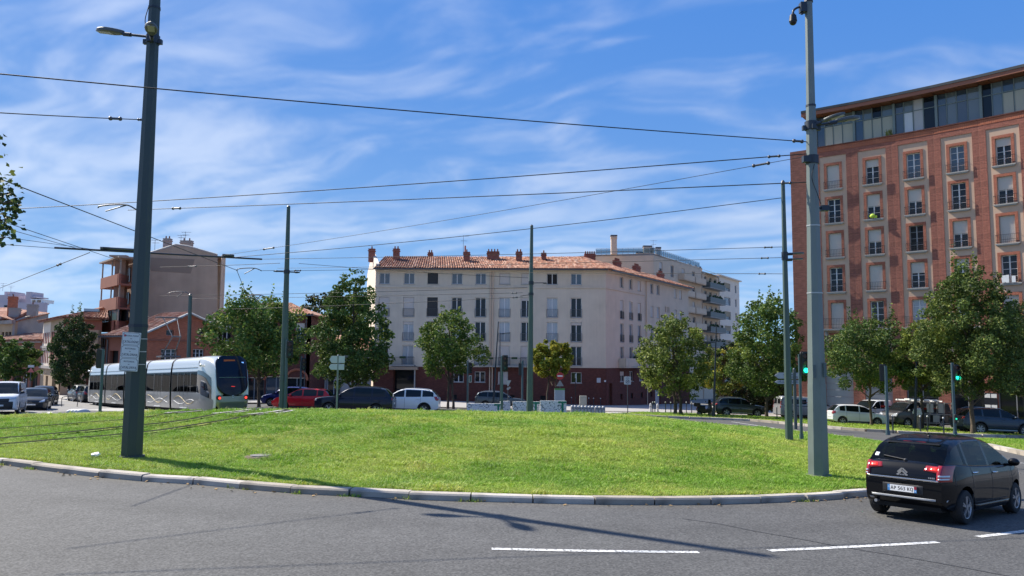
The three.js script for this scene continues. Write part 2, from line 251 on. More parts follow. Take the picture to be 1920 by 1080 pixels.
{ // dusty gutter, polished wheel tracks and old patches, as tints of the asphalt itself
  const p = roadMesh.geometry.attributes.position, c = new Float32Array(p.count * 3);
  for (let i = 0; i < p.count; i++) { const x = p.getX(i), z = p.getZ(i); let k = 1, w = 0; if (z > -60) { const d = edgeDist(x, z, lawnPts); k += 0.10 * (Math.exp(-(((d - 1.7) / 0.5) ** 2)) + Math.exp(-(((d - 3.3) / 0.5) ** 2)) + Math.exp(-(((d - 6.4) / 0.5) ** 2))) - 0.10 * Math.exp(-(((d - 2.5) / 0.45) ** 2)); w = Math.exp(-((d / 0.45) ** 2)) * 0.5; } k *= 0.86 + 0.28 * fbm(x * 0.35 + 30, z * 0.35, 4); c[3 * i] = k * (1 + 0.25 * w); c[3 * i + 1] = k * (1 + 0.12 * w); c[3 * i + 2] = k * (1 - 0.1 * w); }
  roadMesh.geometry.setAttribute('color', new THREE.BufferAttribute(c, 3));
  reseed(19); const tar = (a, n) => struct('tar_seam', ribbon(Array.from({ length: n }, (_, i) => [a[0] + (a[2] - a[0]) * i / (n - 1) + rr(-0.06, 0.06), a[1] + (a[3] - a[1]) * i / (n - 1) + rr(-0.06, 0.06)]), 0.035, gy, 0.004, 0.25), mat(0.035, 0.035, 0.036, 0.7));
  tar([3, -13.6, 6.8, -9.4], 9);
}
// kerb stones: a chamfered profile swept a little over a metre, laid one by one
function kerbGeo(L, w = 0.24, h = 0.125) { const c = 0.03, g = prism([[-w, -0.12], [0, -0.12], [0.0, h - c], [-c, h], [-w, h]], L - 0.026, 0); g.translate(0, 0, -(L - 0.026) / 2); return g; }   // outer face towards +x
const kerbGeos = [kerbGeo(1.17), kerbGeo(1.17, 0.24, 0.132), kerbGeo(1.17, 0.25, 0.12)];
function kerbLine(parent, curve, from, to, step, side, f, geos) {
  const n = Math.round((to - from) / step);
  for (let i = 0; i < n; i++) {
    const len = curve.getLength(), u = (from + (i + 0.5) * step) / len, p = curve.getPointAt(((u % 1) + 1) % 1), t = curve.getTangentAt(((u % 1) + 1) % 1);
    const o = new THREE.Mesh(geos[(i * 7 + 3) % geos.length], M.kerb[(i * 5 + (i >> 1)) % 3]); o.name = 'kerb_stone'; o.castShadow = o.receiveShadow = true;
    const a = Math.atan2(t.x, t.z), e = 0.5, sl = Math.atan2(f(p.x + t.x * e, p.z + t.z * e) - f(p.x - t.x * e, p.z - t.z * e), 2 * e);
    o.rotation.order = 'YXZ'; o.rotation.set(-sl + rr(-0.006, 0.006), a + (side < 0 ? Math.PI : 0), rr(-0.02, 0.02)); if (side < 0) o.rotation.x *= -1;
    o.position.set(p.x, f(p.x, p.z) + rr(-0.008, 0.008), p.z); parent.add(o);
  }
}
{
  const g = new THREE.Group(); g.name = numbered('kerb'); g.userData.kind = 'structure'; scene.add(g);
  reseed(5); kerbLine(g, lawnCurve, -7 * 1.17, 62 * 1.17, 1.17, -1, gy, kerbGeos);
}
// traffic islands on the right, each a grassed sheet inside kerb stones
function island(nearPx, farPx, name, step) {
  const a = px2(nearPx), b = px2(farPx), h = 0.16, f = (x, z) => gy(x, z) + h;
  const sheet = struct('grass_verge', drape([...a, ...b], f, -0.03, 2.5), M.lawnBase);
  const c = new THREE.CatmullRomCurve3(a.map(([x, z]) => V(x, 0, z)), false, 'centripetal'); c.arcLengthDivisions = 400;
  const g = new THREE.Group(); g.name = numbered('kerb'); g.userData.kind = 'structure'; scene.add(g);
  kerbLine(g, c, 0, c.getLength(), step, 1, gy, [kerbGeo(step, 0.3, 0.165), kerbGeo(step, 0.3, 0.17)]);
  return [...a, ...b];
}
reseed(9);
const isleA = island([[1150, 778], [1250, 783.5], [1397, 789], [1459, 794], [1552, 803], [1659, 811], [1827, 818.5], [1985, 823.5]], [[1985, 820.5], [1920, 816.5], [1797, 808], [1738, 802], [1667, 796], [1552, 790], [1440, 784], [1330, 779], [1200, 775]], 'far', 1.6);
const isleB = island([[1790, 826.5], [1800, 830], [1858, 838.5], [1920, 852], [1985, 866]], [[1985, 830], [1920, 828.5], [1843, 827]], 'right', 1.2);
// the strip of grass behind the cars in front of the cream building, pavements and the red cycle track
struct('grass_verge', drape(px2([[780, 774], [905, 774.5], [905, 770], [780, 769]]), gy, 0.05, 3), M.lawnBase);
struct('pavement', drape([[-19, -68], [2, -68], [14, -72], [19, -78], [30, -101], [22, -120], [10, -91.5], [-40, -91.5], [-40, -72]], gy, 0.07, 3), M.paving);
struct('pavement', drape(px2([[1090, 777], [1260, 776], [1500, 785], [1700, 793], [1950, 806], [1950, 790], [1700, 782], [1500, 775], [1340, 769], [1090, 769]]), gy, 0.03, 3), M.paving);
struct('cycle_track', drape(px2([[1100, 773], [1240, 771.5], [1300, 769], [1300, 765.5], [1200, 767], [1100, 769.5]]), gy, 0.05, 2), M.redPaving);
struct('pavement', drape(px2([[60, 752], [130, 757], [300, 757], [300, 744], [120, 742], [60, 742]]), gy, 0.06, 3), M.paving);
struct('tram_crossing', drape(px2([[85, 767], [230, 772], [520, 772], [560, 769], [520, 766], [300, 764], [85, 762]]), gy, 0.02, 2), M.concrete);
// painted lines
const mark = (px, w) => struct('road_marking', ribbon(px2(px), w, gy, 0.006, 0.4), M.paint);
mark([[922, 1029.5], [1050, 1032.5], [1180, 1034.5], [1310, 1036]], 0.13);
mark([[1442, 1033], [1550, 1028], [1650, 1023], [1758, 1017]], 0.13);
mark([[1833, 1007], [1880, 1001.5], [1960, 991]], 0.13);
mark([[1372, 791], [1420, 798], [1470, 806], [1520, 817]], 0.16);
mark([[1573, 826], [1598, 826.8]], 0.16); mark([[1612, 827.2], [1634, 828]], 0.16);
mark([[1893, 866], [1930, 870]], 0.12); mark([[92, 775], [94, 771]], 0.3);
// tram rails let into the turf
{
  const onLawn = (list) => px2(list, ly);
  const tr = [
    ['near the pole', [[-40, 842], [0, 837], [110, 827], [227, 817], [300, 809.5], [380, 797], [433, 788.5], [478, 779.5]]],
    ['middle', [[-40, 829], [0, 825], [133, 813], [220, 804], [300, 796.5], [360, 788], [412, 778]]],
    ['far', [[-40, 812], [0, 807], [110, 799], [230, 789.5], [290, 782.5], [322, 776.5]]],
  ];
  for (const [w, pts] of tr) {
    const t = new THREE.Group(); t.name = numbered('tram_rail'); t.userData.kind = 'structure'; scene.add(t);
    const p = onLawn(pts), e = p[p.length - 1]; p.push([e[0] + 0.5, e[1] - 1.2], [e[0] + 0.45, e[1] - 2.6], [e[0] - 0.5, e[1] - 4.2]);
    part('rail_groove', ribbon(p, 0.24, ly, 0.06, 0.3), mat(0.035, 0.040, 0.022, 1, 0, { specularIntensity: 0.1 }), t); part('rail_head', ribbon(p, 0.06, ly, 0.066, 0.3), mat(0.035, 0.032, 0.03, 1, 0, { specularIntensity: 0.1 }), t);
    part('rail_concrete', ribbon([[e[0] - 0.15, e[1] - 0.05], [e[0] + 0.35, e[1] - 0.8], [e[0] + 0.52, e[1] - 1.6], [e[0] + 0.3, e[1] - 3.0]], 0.62, ly, 0.052, 0.3), M.concrete, t);
  }
}
// grass: blades in small tufts, thinning out with distance
{
  const blade = []; reseed(77);
  for (let k = 0; k < 7; k++) { const a = rr(0, 6.28), l = rr(0.035, 0.085), w = rr(0.004, 0.0075), tx = Math.cos(a) * rr(0.3, 0.9) * l, tz = Math.sin(a) * rr(0.3, 0.9) * l, ox = rr(-0.05, 0.05), oz = rr(-0.05, 0.05), sx = -Math.sin(a) * w, sz = Math.cos(a) * w; blade.push(ox - sx, 0, oz - sz, ox + sx, 0, oz + sz, ox + tx * 0.45 + sx * 0.7, l * 0.66, oz + tz * 0.45 + sz * 0.7, ox - sx, 0, oz - sz, ox + tx * 0.45 + sx * 0.7, l * 0.66, oz + tz * 0.45 + sz * 0.7, ox + tx * 0.45 - sx * 0.7, l * 0.66, oz + tz * 0.45 - sz * 0.7, ox + tx * 0.45 - sx * 0.7, l * 0.66, oz + tz * 0.45 - sz * 0.7, ox + tx * 0.45 + sx * 0.7, l * 0.66, oz + tz * 0.45 + sz * 0.7, ox + tx, l, oz + tz); }
  const g = new THREE.BufferGeometry(); g.setAttribute('position', new THREE.Float32BufferAttribute(blade, 3)); g.computeVertexNormals();
  const m = new THREE.MeshPhysicalMaterial({ color: lin(1, 1, 1), roughness: 0.7, transmission: 0.45, thickness: 0, side: THREE.DoubleSide, specularIntensity: 0.5 });
  const spots = [];
  const put = (x, z, f, s) => spots.push([x, f(x, z) - 0.005, z, s]);
  const rails = []; scene.children.filter((o) => o.name.startsWith('tram_rail')).forEach((o) => { const p = o.children[0].geometry.attributes.position; for (let i = 0; i < p.count; i += 2) rails.push([(p.getX(i) + p.getX(i + 1)) / 2, (p.getZ(i) + p.getZ(i + 1)) / 2]); });
  const cell = new Set(rails.flatMap(([x, z]) => { const o = []; for (let a = -1; a < 2; a++) for (let b = -1; b < 2; b++) o.push(`${Math.round(x * 8) + a},${Math.round(z * 8) + b}`); return o; }));
  for (let n = 0; n < 520000 && spots.length < 250000; n++) {
    const D = 14.5 + 37 * rnd() ** 1.6, x = (rr(-0.70, 0.68)) * D; if (!inPoly(x, -D, lawnPts) || edgeDist(x, -D, lawnPts) < 0.27 + 0.12 * rnd()) continue;
    if (cell.has(`${Math.round(x * 8)},${Math.round(-D * 8)}`) && rnd() < 0.9) continue;
    put(x, -D, ly, (0.42 + 0.5 * fbm(x * 0.9, D * 0.9, 3) + 0.35 * sstep(0.62, 0.8, vnoise(x * 1.7 + 9, D * 1.7))) * (D > 26 ? 1.25 : 1) * (rnd() < 0.04 ? 1.7 : 1));
  }
  for (const isle of [isleA, isleB]) { const xs = isle.map((p) => p[0]), zs = isle.map((p) => p[1]); for (let n = 0; n < 14000; n++) { const x = rr(Math.min(...xs), Math.max(...xs)), z = rr(Math.min(...zs), Math.max(...zs)); if (inPoly(x, z, isle) && edgeDist(x, z, isle) > 0.3) put(x, z, (a, b) => gy(a, b) + 0.13, 1.3); } }
  for (let q = 0; q < 12; q++) { const u = (rr(-5, 20) | 0) * 1.17 / lawnLen, P = lawnCurve.getPointAt((u + 1) % 1), T = lawnCurve.getTangentAt((u + 1) % 1), m = rr(3, 16) | 0; for (let i = 0; i < m; i++) { const s = rr(-0.25, 0.25), e = rr(0.0, 0.09); put(P.x + T.x * s - T.z * e, P.z + T.z * s + T.x * e, gy, rr(0.4, 1.1)); } }
  const im = new THREE.InstancedMesh(g, m, spots.length), d = new THREE.Object3D(), c = new THREE.Color();
  spots.forEach(([x, y, z, s], i) => {
    d.position.set(x, y, z); d.rotation.set(0, rr(0, 6.28), 0); d.scale.set(s * 1.3, s * rr(0.7, 1.25), s * 1.3); d.updateMatrix(); im.setMatrixAt(i, d.matrix);
    const p = fbm(x * 0.33 + 11, z * 0.33 + 5, 4), yl = sstep(0.40, 0.66, p + rr(-0.16, 0.16)), k = rr(0.68, 1.22) * (0.9 + 0.2 * vnoise(x * 2.2, z * 2.2)), dp = sstep(0.66, 0.8, vnoise(x * 0.9 + 70, z * 0.9)), dry = rnd() < 0.05 + 0.4 * dp + (i < 250000 && z > -24 && edgeDist(x, z, lawnPts) < 0.5 ? 0.3 : 0) ? 1 : 0;
    c.setRGB((lerp(0.245, 0.45, yl) + dry * 0.12) * k, (lerp(0.43, 0.55, yl) + dry * 0.02) * k, (lerp(0.030, 0.085, yl) + dry * 0.05) * k); im.setColorAt(i, c);
  });
  im.name = numbered('grass'); im.receiveShadow = true; scene.add(im); tag(im, 'short sunlit mown grass covering the roundabout mound', 'grass', null, 'stuff');
}
// small things on the turf: an inspection cover, a litter scrap, dry leaves in the gutter
{
  const p = hit(488, 858, ly), t = thing('manhole_cover', 'small worn inspection cover in a bare patch of the lawn right of the left pole', 'manhole cover', V(p.x, ly(p.x, p.z) + 0.02, p.z));
  part('bare_soil', cyl(0.42, 0.36, 0.05, 0, 0, 0, 14), mat(0.13, 0.10, 0.06, 0.95), t); part('lid', cyl(0.26, 0.25, 0.05, 0, 0.022, 0, 12), mat(0.17, 0.16, 0.15, 0.8), t);
  const q = hit(178, 858, ly); solo('paper_scrap', [box(0.16, 0.05, 0.10, q.x, q.y + 0.08, q.z, 0.3, 0.4, 0.2), box(0.10, 0.04, 0.08, q.x + 0.08, q.y + 0.07, q.z + 0.03, -0.3, 1.2, 0.4)], M.white, 'crumpled white paper scrap lying in the grass left of the lamp pole', 'litter');
  const s = hit(545, 768, ly); solo('paper_scrap', [ball(0.16, s.x, s.y + 0.12, s.z, 1, 0.7, 0.8, 7), ball(0.11, s.x + 0.2, s.y + 0.1, s.z, 1.3, 0.7, 1, 6)], mat(0.6, 0.6, 0.6, 0.7), 'crumpled grey plastic bag on the turf at the foot of the second green pole', 'litter');
  reseed(31); const leaves = []; for (let i = 0; i < 150; i++) { const u = rr(-5, 32) * 1.17 / lawnLen, P = lawnCurve.getPointAt((u + 1) % 1), T = lawnCurve.getTangentAt((u + 1) % 1), o = Math.abs(rr(0, 1) * rr(0, 1)) * 0.5 + 0.02, x = P.x + T.z * o * -1, z = P.z + T.x * o; const sgn = inPoly(x, z, lawnPts) ? -1 : 1, X = P.x - sgn * T.z * o, Z = P.z + sgn * T.x * o; leaves.push(box(rr(0.03, 0.07), 0.006, rr(0.02, 0.05), X, gy(X, Z) + 0.02, Z, rr(-0.4, 0.4), rr(0, 6), rr(-0.4, 0.4))); }
  const lf = solo('dry_leaves', leaves, mat(0.30, 0.19, 0.08, 0.9), 'scattered dry brown leaves in the gutter along the kerb', 'leaves'); lf.userData.kind = 'stuff';
}
// ---------------------------------------------------------------- buildings: facade frames, walls with openings, windows
// a facade runs from plan point a to b ([x, z]); x along it, y up (world height), z outwards towards the viewer's side
function facade(o, a, b) { const dx = b[0] - a[0], dz = b[1] - a[1]; return { o, a, b, L: Math.hypot(dx, dz), yaw: Math.atan2(-dz, dx) }; }
const facPx = (o, pa, Da, pb, Db) => { const A = onG(pa, Da), B = onG(pb, Db); return facade(o, [A.x, A.z], [B.x, B.z]); };
function facHit(F, px, py) { const r = ray(px, py), nx = Math.sin(F.yaw), nz = Math.cos(F.yaw), D = (nx * F.a[0] + nz * F.a[1]) / (nx * r.x - nz), x = r.x * D, z = -D; return [(x - F.a[0]) * Math.cos(F.yaw) - (z - F.a[1]) * Math.sin(F.yaw), camera.position.y + r.y * D]; }
const facPt = (F, x, y, z = 0) => V(F.a[0] + x * Math.cos(F.yaw) + z * Math.sin(F.yaw), y, F.a[1] - x * Math.sin(F.yaw) + z * Math.cos(F.yaw));
function put(o, F, x = 0, y = 0, z = 0) { const p = facPt(F, x, y, z).sub(F.o.position); o.position.copy(p); o.rotation.y = F.yaw; return o; }
function wall(F, m, y0, y1, holes, depth = 0.35, x0 = 0, x1 = F.L, z = 0, name = 'wall') { return put(part(name, prism(rect(x0, y0, x1, y1), depth, 0, holes.map((h) => rect(...h))).translate(0, 0, -depth), m, F.o), F, 0, 0, z); }
function onFac(F, name, geos, m, x = 0, y = 0, z = 0, label) { return put(part(name, geos, m, F.o, label), F, x, y, z); }
const gcache = {}; const cached = (k, f) => (gcache[k] ||= f());
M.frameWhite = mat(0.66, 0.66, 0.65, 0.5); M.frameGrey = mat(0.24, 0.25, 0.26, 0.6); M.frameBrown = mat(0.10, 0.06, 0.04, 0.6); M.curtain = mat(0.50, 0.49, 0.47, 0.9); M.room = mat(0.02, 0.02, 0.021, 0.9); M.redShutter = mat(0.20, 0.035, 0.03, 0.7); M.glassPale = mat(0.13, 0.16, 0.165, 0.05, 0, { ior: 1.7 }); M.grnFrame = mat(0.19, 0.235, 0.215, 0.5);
// window: frame, leaves, panes; "shut" is how far the roller shutter is down; set back into its opening
function windowAt(F, x, y, w, h, q = {}) {
  const { z = -0.2, frame = M.frameWhite, pane = M.glassDark, shut = 0, shutM = M.shutter, bars = 0, rail = 0, sill = 0, leaves = 2, open = false, railM = M.iron, sub = [] } = q, t = 0.055;
  const k = [w.toFixed(2), h.toFixed(2), bars, leaves].join(), c = cached('w' + k, () => {
    const f = [box(t, h, 0.07, -w / 2 + t / 2, h / 2, 0), box(t, h, 0.07, w / 2 - t / 2, h / 2, 0), box(w - 2 * t, t, 0.07, 0, t / 2, 0), box(w - 2 * t, t, 0.07, 0, h - t / 2, 0)];
    for (let i = 1; i < leaves; i++) f.push(box(t * 1.7, h - 2 * t, 0.075, -w / 2 + w * i / leaves, h / 2, 0));
    for (let i = 1; i <= bars; i++) f.push(box(w - 2 * t, 0.035, 0.06, 0, h * i / (bars + 1), 0));
    return [merge(f), merge(Array.from({ length: leaves }, (_, i) => box(w / leaves - 0.03, h - 0.04, 0.02, -w / 2 + w * (i + 0.5) / leaves, h / 2, -0.02)))];
  });
  const o = put(part('window', c[0], frame, F.o), F, x, y, z);
  part('pane', c[1], open ? M.room : pane, o);
  if (shut > 0) { const sh = h * shut, n = Math.max(2, Math.round(sh / 0.11)); part('shutter', cached('s' + [w.toFixed(2), sh.toFixed(2)].join(), () => merge(Array.from({ length: n }, (_, i) => box(w - 0.04, sh / n - 0.012, 0.03, 0, h - sh * (i + 0.5) / n, 0.075, 0.18)).concat(box(w - 0.02, sh, 0.012, 0, h - sh / 2, 0.062)))), shutM, o); }
  if (rail) part('railing', cached('r' + [w.toFixed(2), rail, -z].join(), () => { const g = [box(w + 0.1, 0.035, 0.035, 0, rail, -z + 0.05), box(w + 0.1, 0.03, 0.03, 0, 0.08, -z + 0.05)]; const n = Math.round(w / 0.12); for (let i = 0; i <= n; i++) g.push(box(0.016, rail - 0.08, 0.016, -w / 2 + w * i / n, rail / 2 + 0.04, -z + 0.05)); for (const s of [-1, 1]) g.push(box(0.03, rail, 0.03, s * (w / 2 + 0.05), rail / 2 + 0.04, -z + 0.05)); return merge(g); }), railM, o);
  if (sill) part('sill', cached('l' + [w.toFixed(2), sill, -z].join(), () => box(w + 0.16, 0.07, sill - z, 0, -0.036, (sill - z) / 2)), M.sill, o);
  return o;
}
// canal tiles laid in courses over a roof plane p0-p1 (eave, left to right) and q0-q1 (ridge)
function tiledRoof(o, p0, p1, q1, q0, cw = 0.3, ch = 0.42, k = 0, th = 0.16) {
  const P = o.position, sub = (v) => v.clone().sub(P), W = p0.distanceTo(p1), H = p0.clone().lerp(p1, 0.5).distanceTo(q0.clone().lerp(q1, 0.5)), nx = Math.max(2, Math.round(W / cw)), ny = Math.max(2, Math.round(H / ch));
  part('roof', slab([p0, p1, q1, q0].map(sub), th), M.tile[2], o);
  const up = p1.clone().sub(p0).cross(q0.clone().sub(p0)).normalize(), gs = [[], [], []], R = W / nx / 2;
  const pt = (u, v) => p0.clone().lerp(p1, u).lerp(q0.clone().lerp(q1, u), v);
  for (let i = 0; i < nx; i++) for (let j = 0; j < ny; j++) {
    const u0 = (i + 0.06) / nx, u1 = (i + 0.94) / nx, v0 = j / ny - 0.02, v1 = (j + 1.12) / ny, jx = (hash2(i + k, j) - 0.5) * 0.03, rings = [];
    for (const [v, lift] of [[v0, 0.05], [v1, 0.015]]) { const r = []; for (let a = 0; a <= 4; a++) { const s = a / 4, w = Math.sin(Math.PI * s); r.push(pt(lerp(u0, u1, s), v).addScaledVector(up, lift * 0.8 + w * R * 0.7 + jx)); } rings.push(r); }
    const pos = [], uv = [];
    for (let a = 0; a < 4; a++) { const [A, B, C, D] = [rings[0][a], rings[0][a + 1], rings[1][a + 1], rings[1][a]]; for (const q of [A, B, C, A, C, D]) { pos.push(q.x - P.x, q.y - P.y, q.z - P.z); uv.push(i * 0.31 + a * 0.02, j * 0.43); } }
    const g = new THREE.BufferGeometry(); g.setAttribute('position', new THREE.Float32BufferAttribute(pos, 3)); g.setAttribute('uv', new THREE.Float32BufferAttribute(uv, 2)); g.computeVertexNormals(); gs[(hash2(i * 3 + k, j * 7) * 3) | 0].push(g);
  }
  gs.forEach((g, q) => { if (g.length) { const r = part('roof_tiles', mergeGeometries(g), M.tile[q], o); r.userData.kind = 'stuff'; } });
}
function chimney(o, p, w, h, d, pots = 2, yaw = 0, m = M.brickDark) { // stands at world point p
  const c = part('chimney', [box(w, h, d, 0, h / 2, 0), box(w + 0.14, 0.12, d + 0.14, 0, h - 0.2, 0), box(w + 0.08, 0.08, d + 0.08, 0, h + 0.04, 0)], m, o); c.position.copy(p).sub(o.position); c.rotation.y = yaw;
  for (let i = 0; i < pots; i++) part('chimney_pot', cyl(0.1, 0.075, 0.35, (i - (pots - 1) / 2) * w / Math.max(1, pots), h + 0.24, 0, 8), M.tile[2], c); return c;
}
function antenna(o, p, h) { const g = [cyl(0.025, 0.02, h, 0, h / 2, 0, 6)]; for (const [y, l] of [[0.95, 1.1], [0.7, 0.8]]) { g.push(box(l, 0.025, 0.025, 0.1, h * y, 0)); for (let i = 0; i < 6; i++) g.push(box(0.02, 0.02, 0.5 - i * 0.04, -l / 2 + 0.1 + i * l / 5, h * y, 0)); } const a = part('antenna', g, M.steelDark, o); a.position.copy(p).sub(o.position); return a; }

// ---- the cream apartment house: a long front and a wing running back on the right
{
  const A = onG(699, 93), C = onG(1136.5, 92), dir = [0.538, -0.843], E = [C.x + dir[0] * 28.6, C.z + dir[1] * 28.6];
  const o = thing('apartment_building', 'long cream apartment house with tiled roof and dark brick ground floor', 'building', V(C.x, C.y, C.z));
  const F = facade(o, [A.x, A.z], [C.x, C.z]), G = facade(o, [C.x, C.z], E), yB = facHit(F, 1000, 689)[1], yE = facHit(F, 900, 504)[1], y0 = C.y - 0.8;
  const cols = [719.3, 765.7, 810.3, 856, 900.7, 946, 987, 1035.3, 1080.5].map((p) => facHit(F, p, 600)[0]), rowY = (a) => facHit(F, 950, a)[1], W = 1.28;
  const rows = [[512.5, 533], [558, 594.5], [603.5, 640], [648.5, 685]].map(([a, b]) => [rowY(b), rowY(a) - rowY(b)]), holes = [], wins = [];
  // what each opening shows: s shutter down, d dark shutter, g glass, b blue glass, c curtain, o open
  ['bbdbbssob', 'ssdggcgcg', 'gcdcgcgcg', 'gcggcsscg'].forEach((line, r) => [...line].forEach((ch, i) => { const [y, h] = rows[r]; holes.push([cols[i] - W / 2, y, cols[i] + W / 2, y + h]); wins.push([cols[i], y, h, ch, r]); }));
  wall(F, M.pinkPlaster, yB, yE, holes, 0.4);
  for (const [x, y, h, ch, r] of wins) windowAt(F, x, y, W - 0.02, h - 0.02, { shut: ch === 's' || ch === 'd' ? 0.97 : hash2(x * 9, r) > 0.75 ? 0.15 : 0, shutM: ch === 'd' ? M.shutterDark : M.shutter, pane: ch === 'b' ? M.glassSky : ch === 'c' ? M.glassCurtain : M.glassDark, open: ch === 'o', rail: r ? 0.95 : 0, sill: 0.05, z: -0.17, railM: mat(0.10, 0.11, 0.12, 0.6) });
  // brick ground floor with its own windows and the entrance
  const base = [[900, 697, 717, 1.25], [943, 697, 720, 1.2], [1080.5, 697, 717, 1.25], [860, 697, 717, 1.2]].map(([p, a, b, w]) => { const x = facHit(F, p, a)[0], y = rowY(b); return [x, y, w, rowY(a) - y]; }), vents = [[852, 741, 750], [1018, 741, 751], [806, 741, 750], [960, 741, 750]].map(([p, a, b]) => { const x = facHit(F, p, a)[0], y = rowY(b); return [x, y, 0.6, rowY(a) - y]; });
  const door = [facHit(F, 737, 700)[0], facHit(F, 780, 700)[0]];
  wall(F, M.brickDark, y0, yB - 0.02, [...base.map(([x, y, w, h]) => [x - w / 2, y, x + w / 2, y + h]), ...vents.map(([x, y, w, h]) => [x - w / 2, y, x + w / 2, y + h]), [door[0], y0 + 0.3, door[1], rowY(695)]], 0.5, 0, F.L, 0.05, 'brick_base');
  base.forEach(([x, y, w, h], i) => windowAt(F, x, y, w - 0.02, h - 0.02, { sill: 0.09, z: -0.12, shut: i === 1 ? 0.95 : 0 })); vents.forEach(([x, y, w, h]) => windowAt(F, x, y, w, h, { frame: M.iron, pane: M.room, leaves: 1, bars: 2, z: -0.15 }));
  onFac(F, 'entrance', [box(door[1] - door[0], rowY(695) - y0, 0.05, 0, (rowY(695) - y0) / 2, 0)], M.glassDark, (door[0] + door[1]) / 2, y0, -1.2); onFac(F, 'entrance_side', [box(0.1, rowY(695) - y0, 1.2, door[0] - (door[0] + door[1]) / 2, (rowY(695) - y0) / 2, 0), box(0.1, rowY(695) - y0, 1.2, door[1] - (door[0] + door[1]) / 2, (rowY(695) - y0) / 2, 0)], M.brickDark, (door[0] + door[1]) / 2, y0, -0.65);
  onFac(F, 'canopy', [box(door[1] - door[0] + 0.6, 0.35, 1.3, 0, 0, 0.4)], mat(0.33, 0.25, 0.18, 0.8), (door[0] + door[1]) / 2, rowY(692)); onFac(F, 'pillar', box(0.14, rowY(695) - y0, 0.14, 0, (rowY(695) - y0) / 2, 0), M.sill, door[1], y0, 0.9);
  for (const [pa, pb] of [[718, 779], [905, 987]]) { const xa = facHit(F, pa, 685)[0], xb = facHit(F, pb, 685)[0], y = rowY(687), g = [box(xb - xa, 0.14, 0.9, (xa + xb) / 2, 0, 0.45)]; const b = onFac(F, 'balcony', g, M.sill, 0, y); const r = [box(xb - xa, 0.04, 0.04, (xa + xb) / 2, 1.0, 0.86)]; for (let x = xa; x <= xb; x += 0.13) r.push(box(0.018, 0.95, 0.018, x, 0.53, 0.86)); part('railing', r, M.iron, b); part('planter', [box(0.8, 0.22, 0.2, xa + 0.9, 0.95, 0.98), box(0.7, 0.25, 0.3, xb - 1.4, 0.98, 0.95)], mat(0.03, 0.06, 0.025, 0.9), b); }
  const yl = rowY(538.5); onFac(F, 'string_course', box(F.L + 0.05, 0.2, 0.09, F.L / 2, 0, 0.047), M.pinkPlaster, 0, yl); onFac(F, 'cornice', box(F.L, 0.3, 0.34, F.L / 2, 0, 0.17), M.pinkPlaster, 0, yE - 0.17);
  for (const dx of [-0.14, 0.16]) onFac(F, 'downpipe', [cyl(0.075, 0.075, yE - 0.3 - y0, 0, (yE - y0 - 0.3) / 2, 0, 8)], M.beigePlaster, facHit(F, 921.5, 600)[0] + dx, y0, 0.16);
  onFac(F, 'wall_plate', box(0.45, 0.55, 0.03, 0, 0, 0.07), mat(0.5, 0.52, 0.53, 0.5), ...facHit(F, 1122.5, 713)); onFac(F, 'wall_lamp', box(0.2, 0.2, 0.16, 0, 0, 0.08), M.white, F.L - 0.12, facHit(F, 1137, 714.5)[1], 0.05);
  // wing
  const gy0 = gy(...E) - 0.8, wcols = [1166, 1183, 1199, 1222.5, 1234.5, 1266.5, 1276.5].map((p) => facHit(G, p, 600)[0]), gh = [], gw = [], Wg = 1.05;
  const add = (x, ytop, ybot, ch, w = Wg, rail = 0) => { gh.push([x - w / 2, ybot, x + w / 2, ytop]); gw.push([x, ybot, w, ytop - ybot, ch, rail]); };
  const hy = (p) => facHit(F, 1135, p)[1];
  wcols.forEach((x, i) => { add(x, hy(512.5), hy(533), i === 2 || i > 4 ? 's' : 'b'); if (i < 3) { add(x, hy(558), hy(594.5), i === 1 ? 'c' : 'h', Wg, 0.9); add(x, hy(603.5), hy(640), 'b', Wg, 0.9); add(x, hy(648.5), hy(685), 'g', Wg); } else { add(x, hy(560), hy(583), i % 2 ? 's' : 'c'); add(x, hy(607), hy(630), 'b'); add(x, hy(652), hy(674), 'g'); } });
  const sx = [1247.5, 1250.8, 1254].map((p) => facHit(G, p, 565)[0]); for (const yy of [[556, 569], [603, 615]]) for (const x of sx) gh.push([x - 0.16, hy(yy[1]), x + 0.16, hy(yy[0])]);
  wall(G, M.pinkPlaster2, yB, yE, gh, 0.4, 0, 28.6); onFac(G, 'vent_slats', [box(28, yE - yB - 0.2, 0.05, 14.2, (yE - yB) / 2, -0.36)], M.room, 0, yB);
  for (const [x, y, w, h, ch, rail] of gw) windowAt(G, x, y, w - 0.02, h - 0.02, { shut: ch === 's' ? 0.96 : ch === 'h' ? 0.55 : 0, pane: ch === 'b' ? M.glassSky : ch === 'c' ? M.glassCurtain : M.glassDark, rail, sill: 0.05, z: -0.17 });
  const gb = [[1166, 697, 717, 1.3, 's'], [1183, 697, 717, 1.3, 'g'], [1201, 697, 717, 1.1, 'g']].map(([p, a, b, w, c]) => [facHit(G, p, 705)[0], hy(b), w, hy(a) - hy(b), c]), gv = [1164.5, 1184.5, 1203, 1221, 1262].map((p) => [facHit(G, p, 745)[0], hy(752), 0.7, hy(741) - hy(752)]), dx = [facHit(G, 1141, 740)[0], facHit(G, 1147.5, 740)[0]], gx = [facHit(G, 1228, 740)[0], facHit(G, 1238, 740)[0]];
  wall(G, M.brickDark, gy0, yB - 0.02, [...gb, ...gv].map(([x, y, w, h]) => [x - w / 2, y, x + w / 2, y + h]).concat([[dx[0], gy0 + 0.5, dx[1], hy(719)], [gx[0], gy0 + 0.2, gx[1], hy(724)]]), 0.5, 0, 28.6, 0.05, 'brick_base');
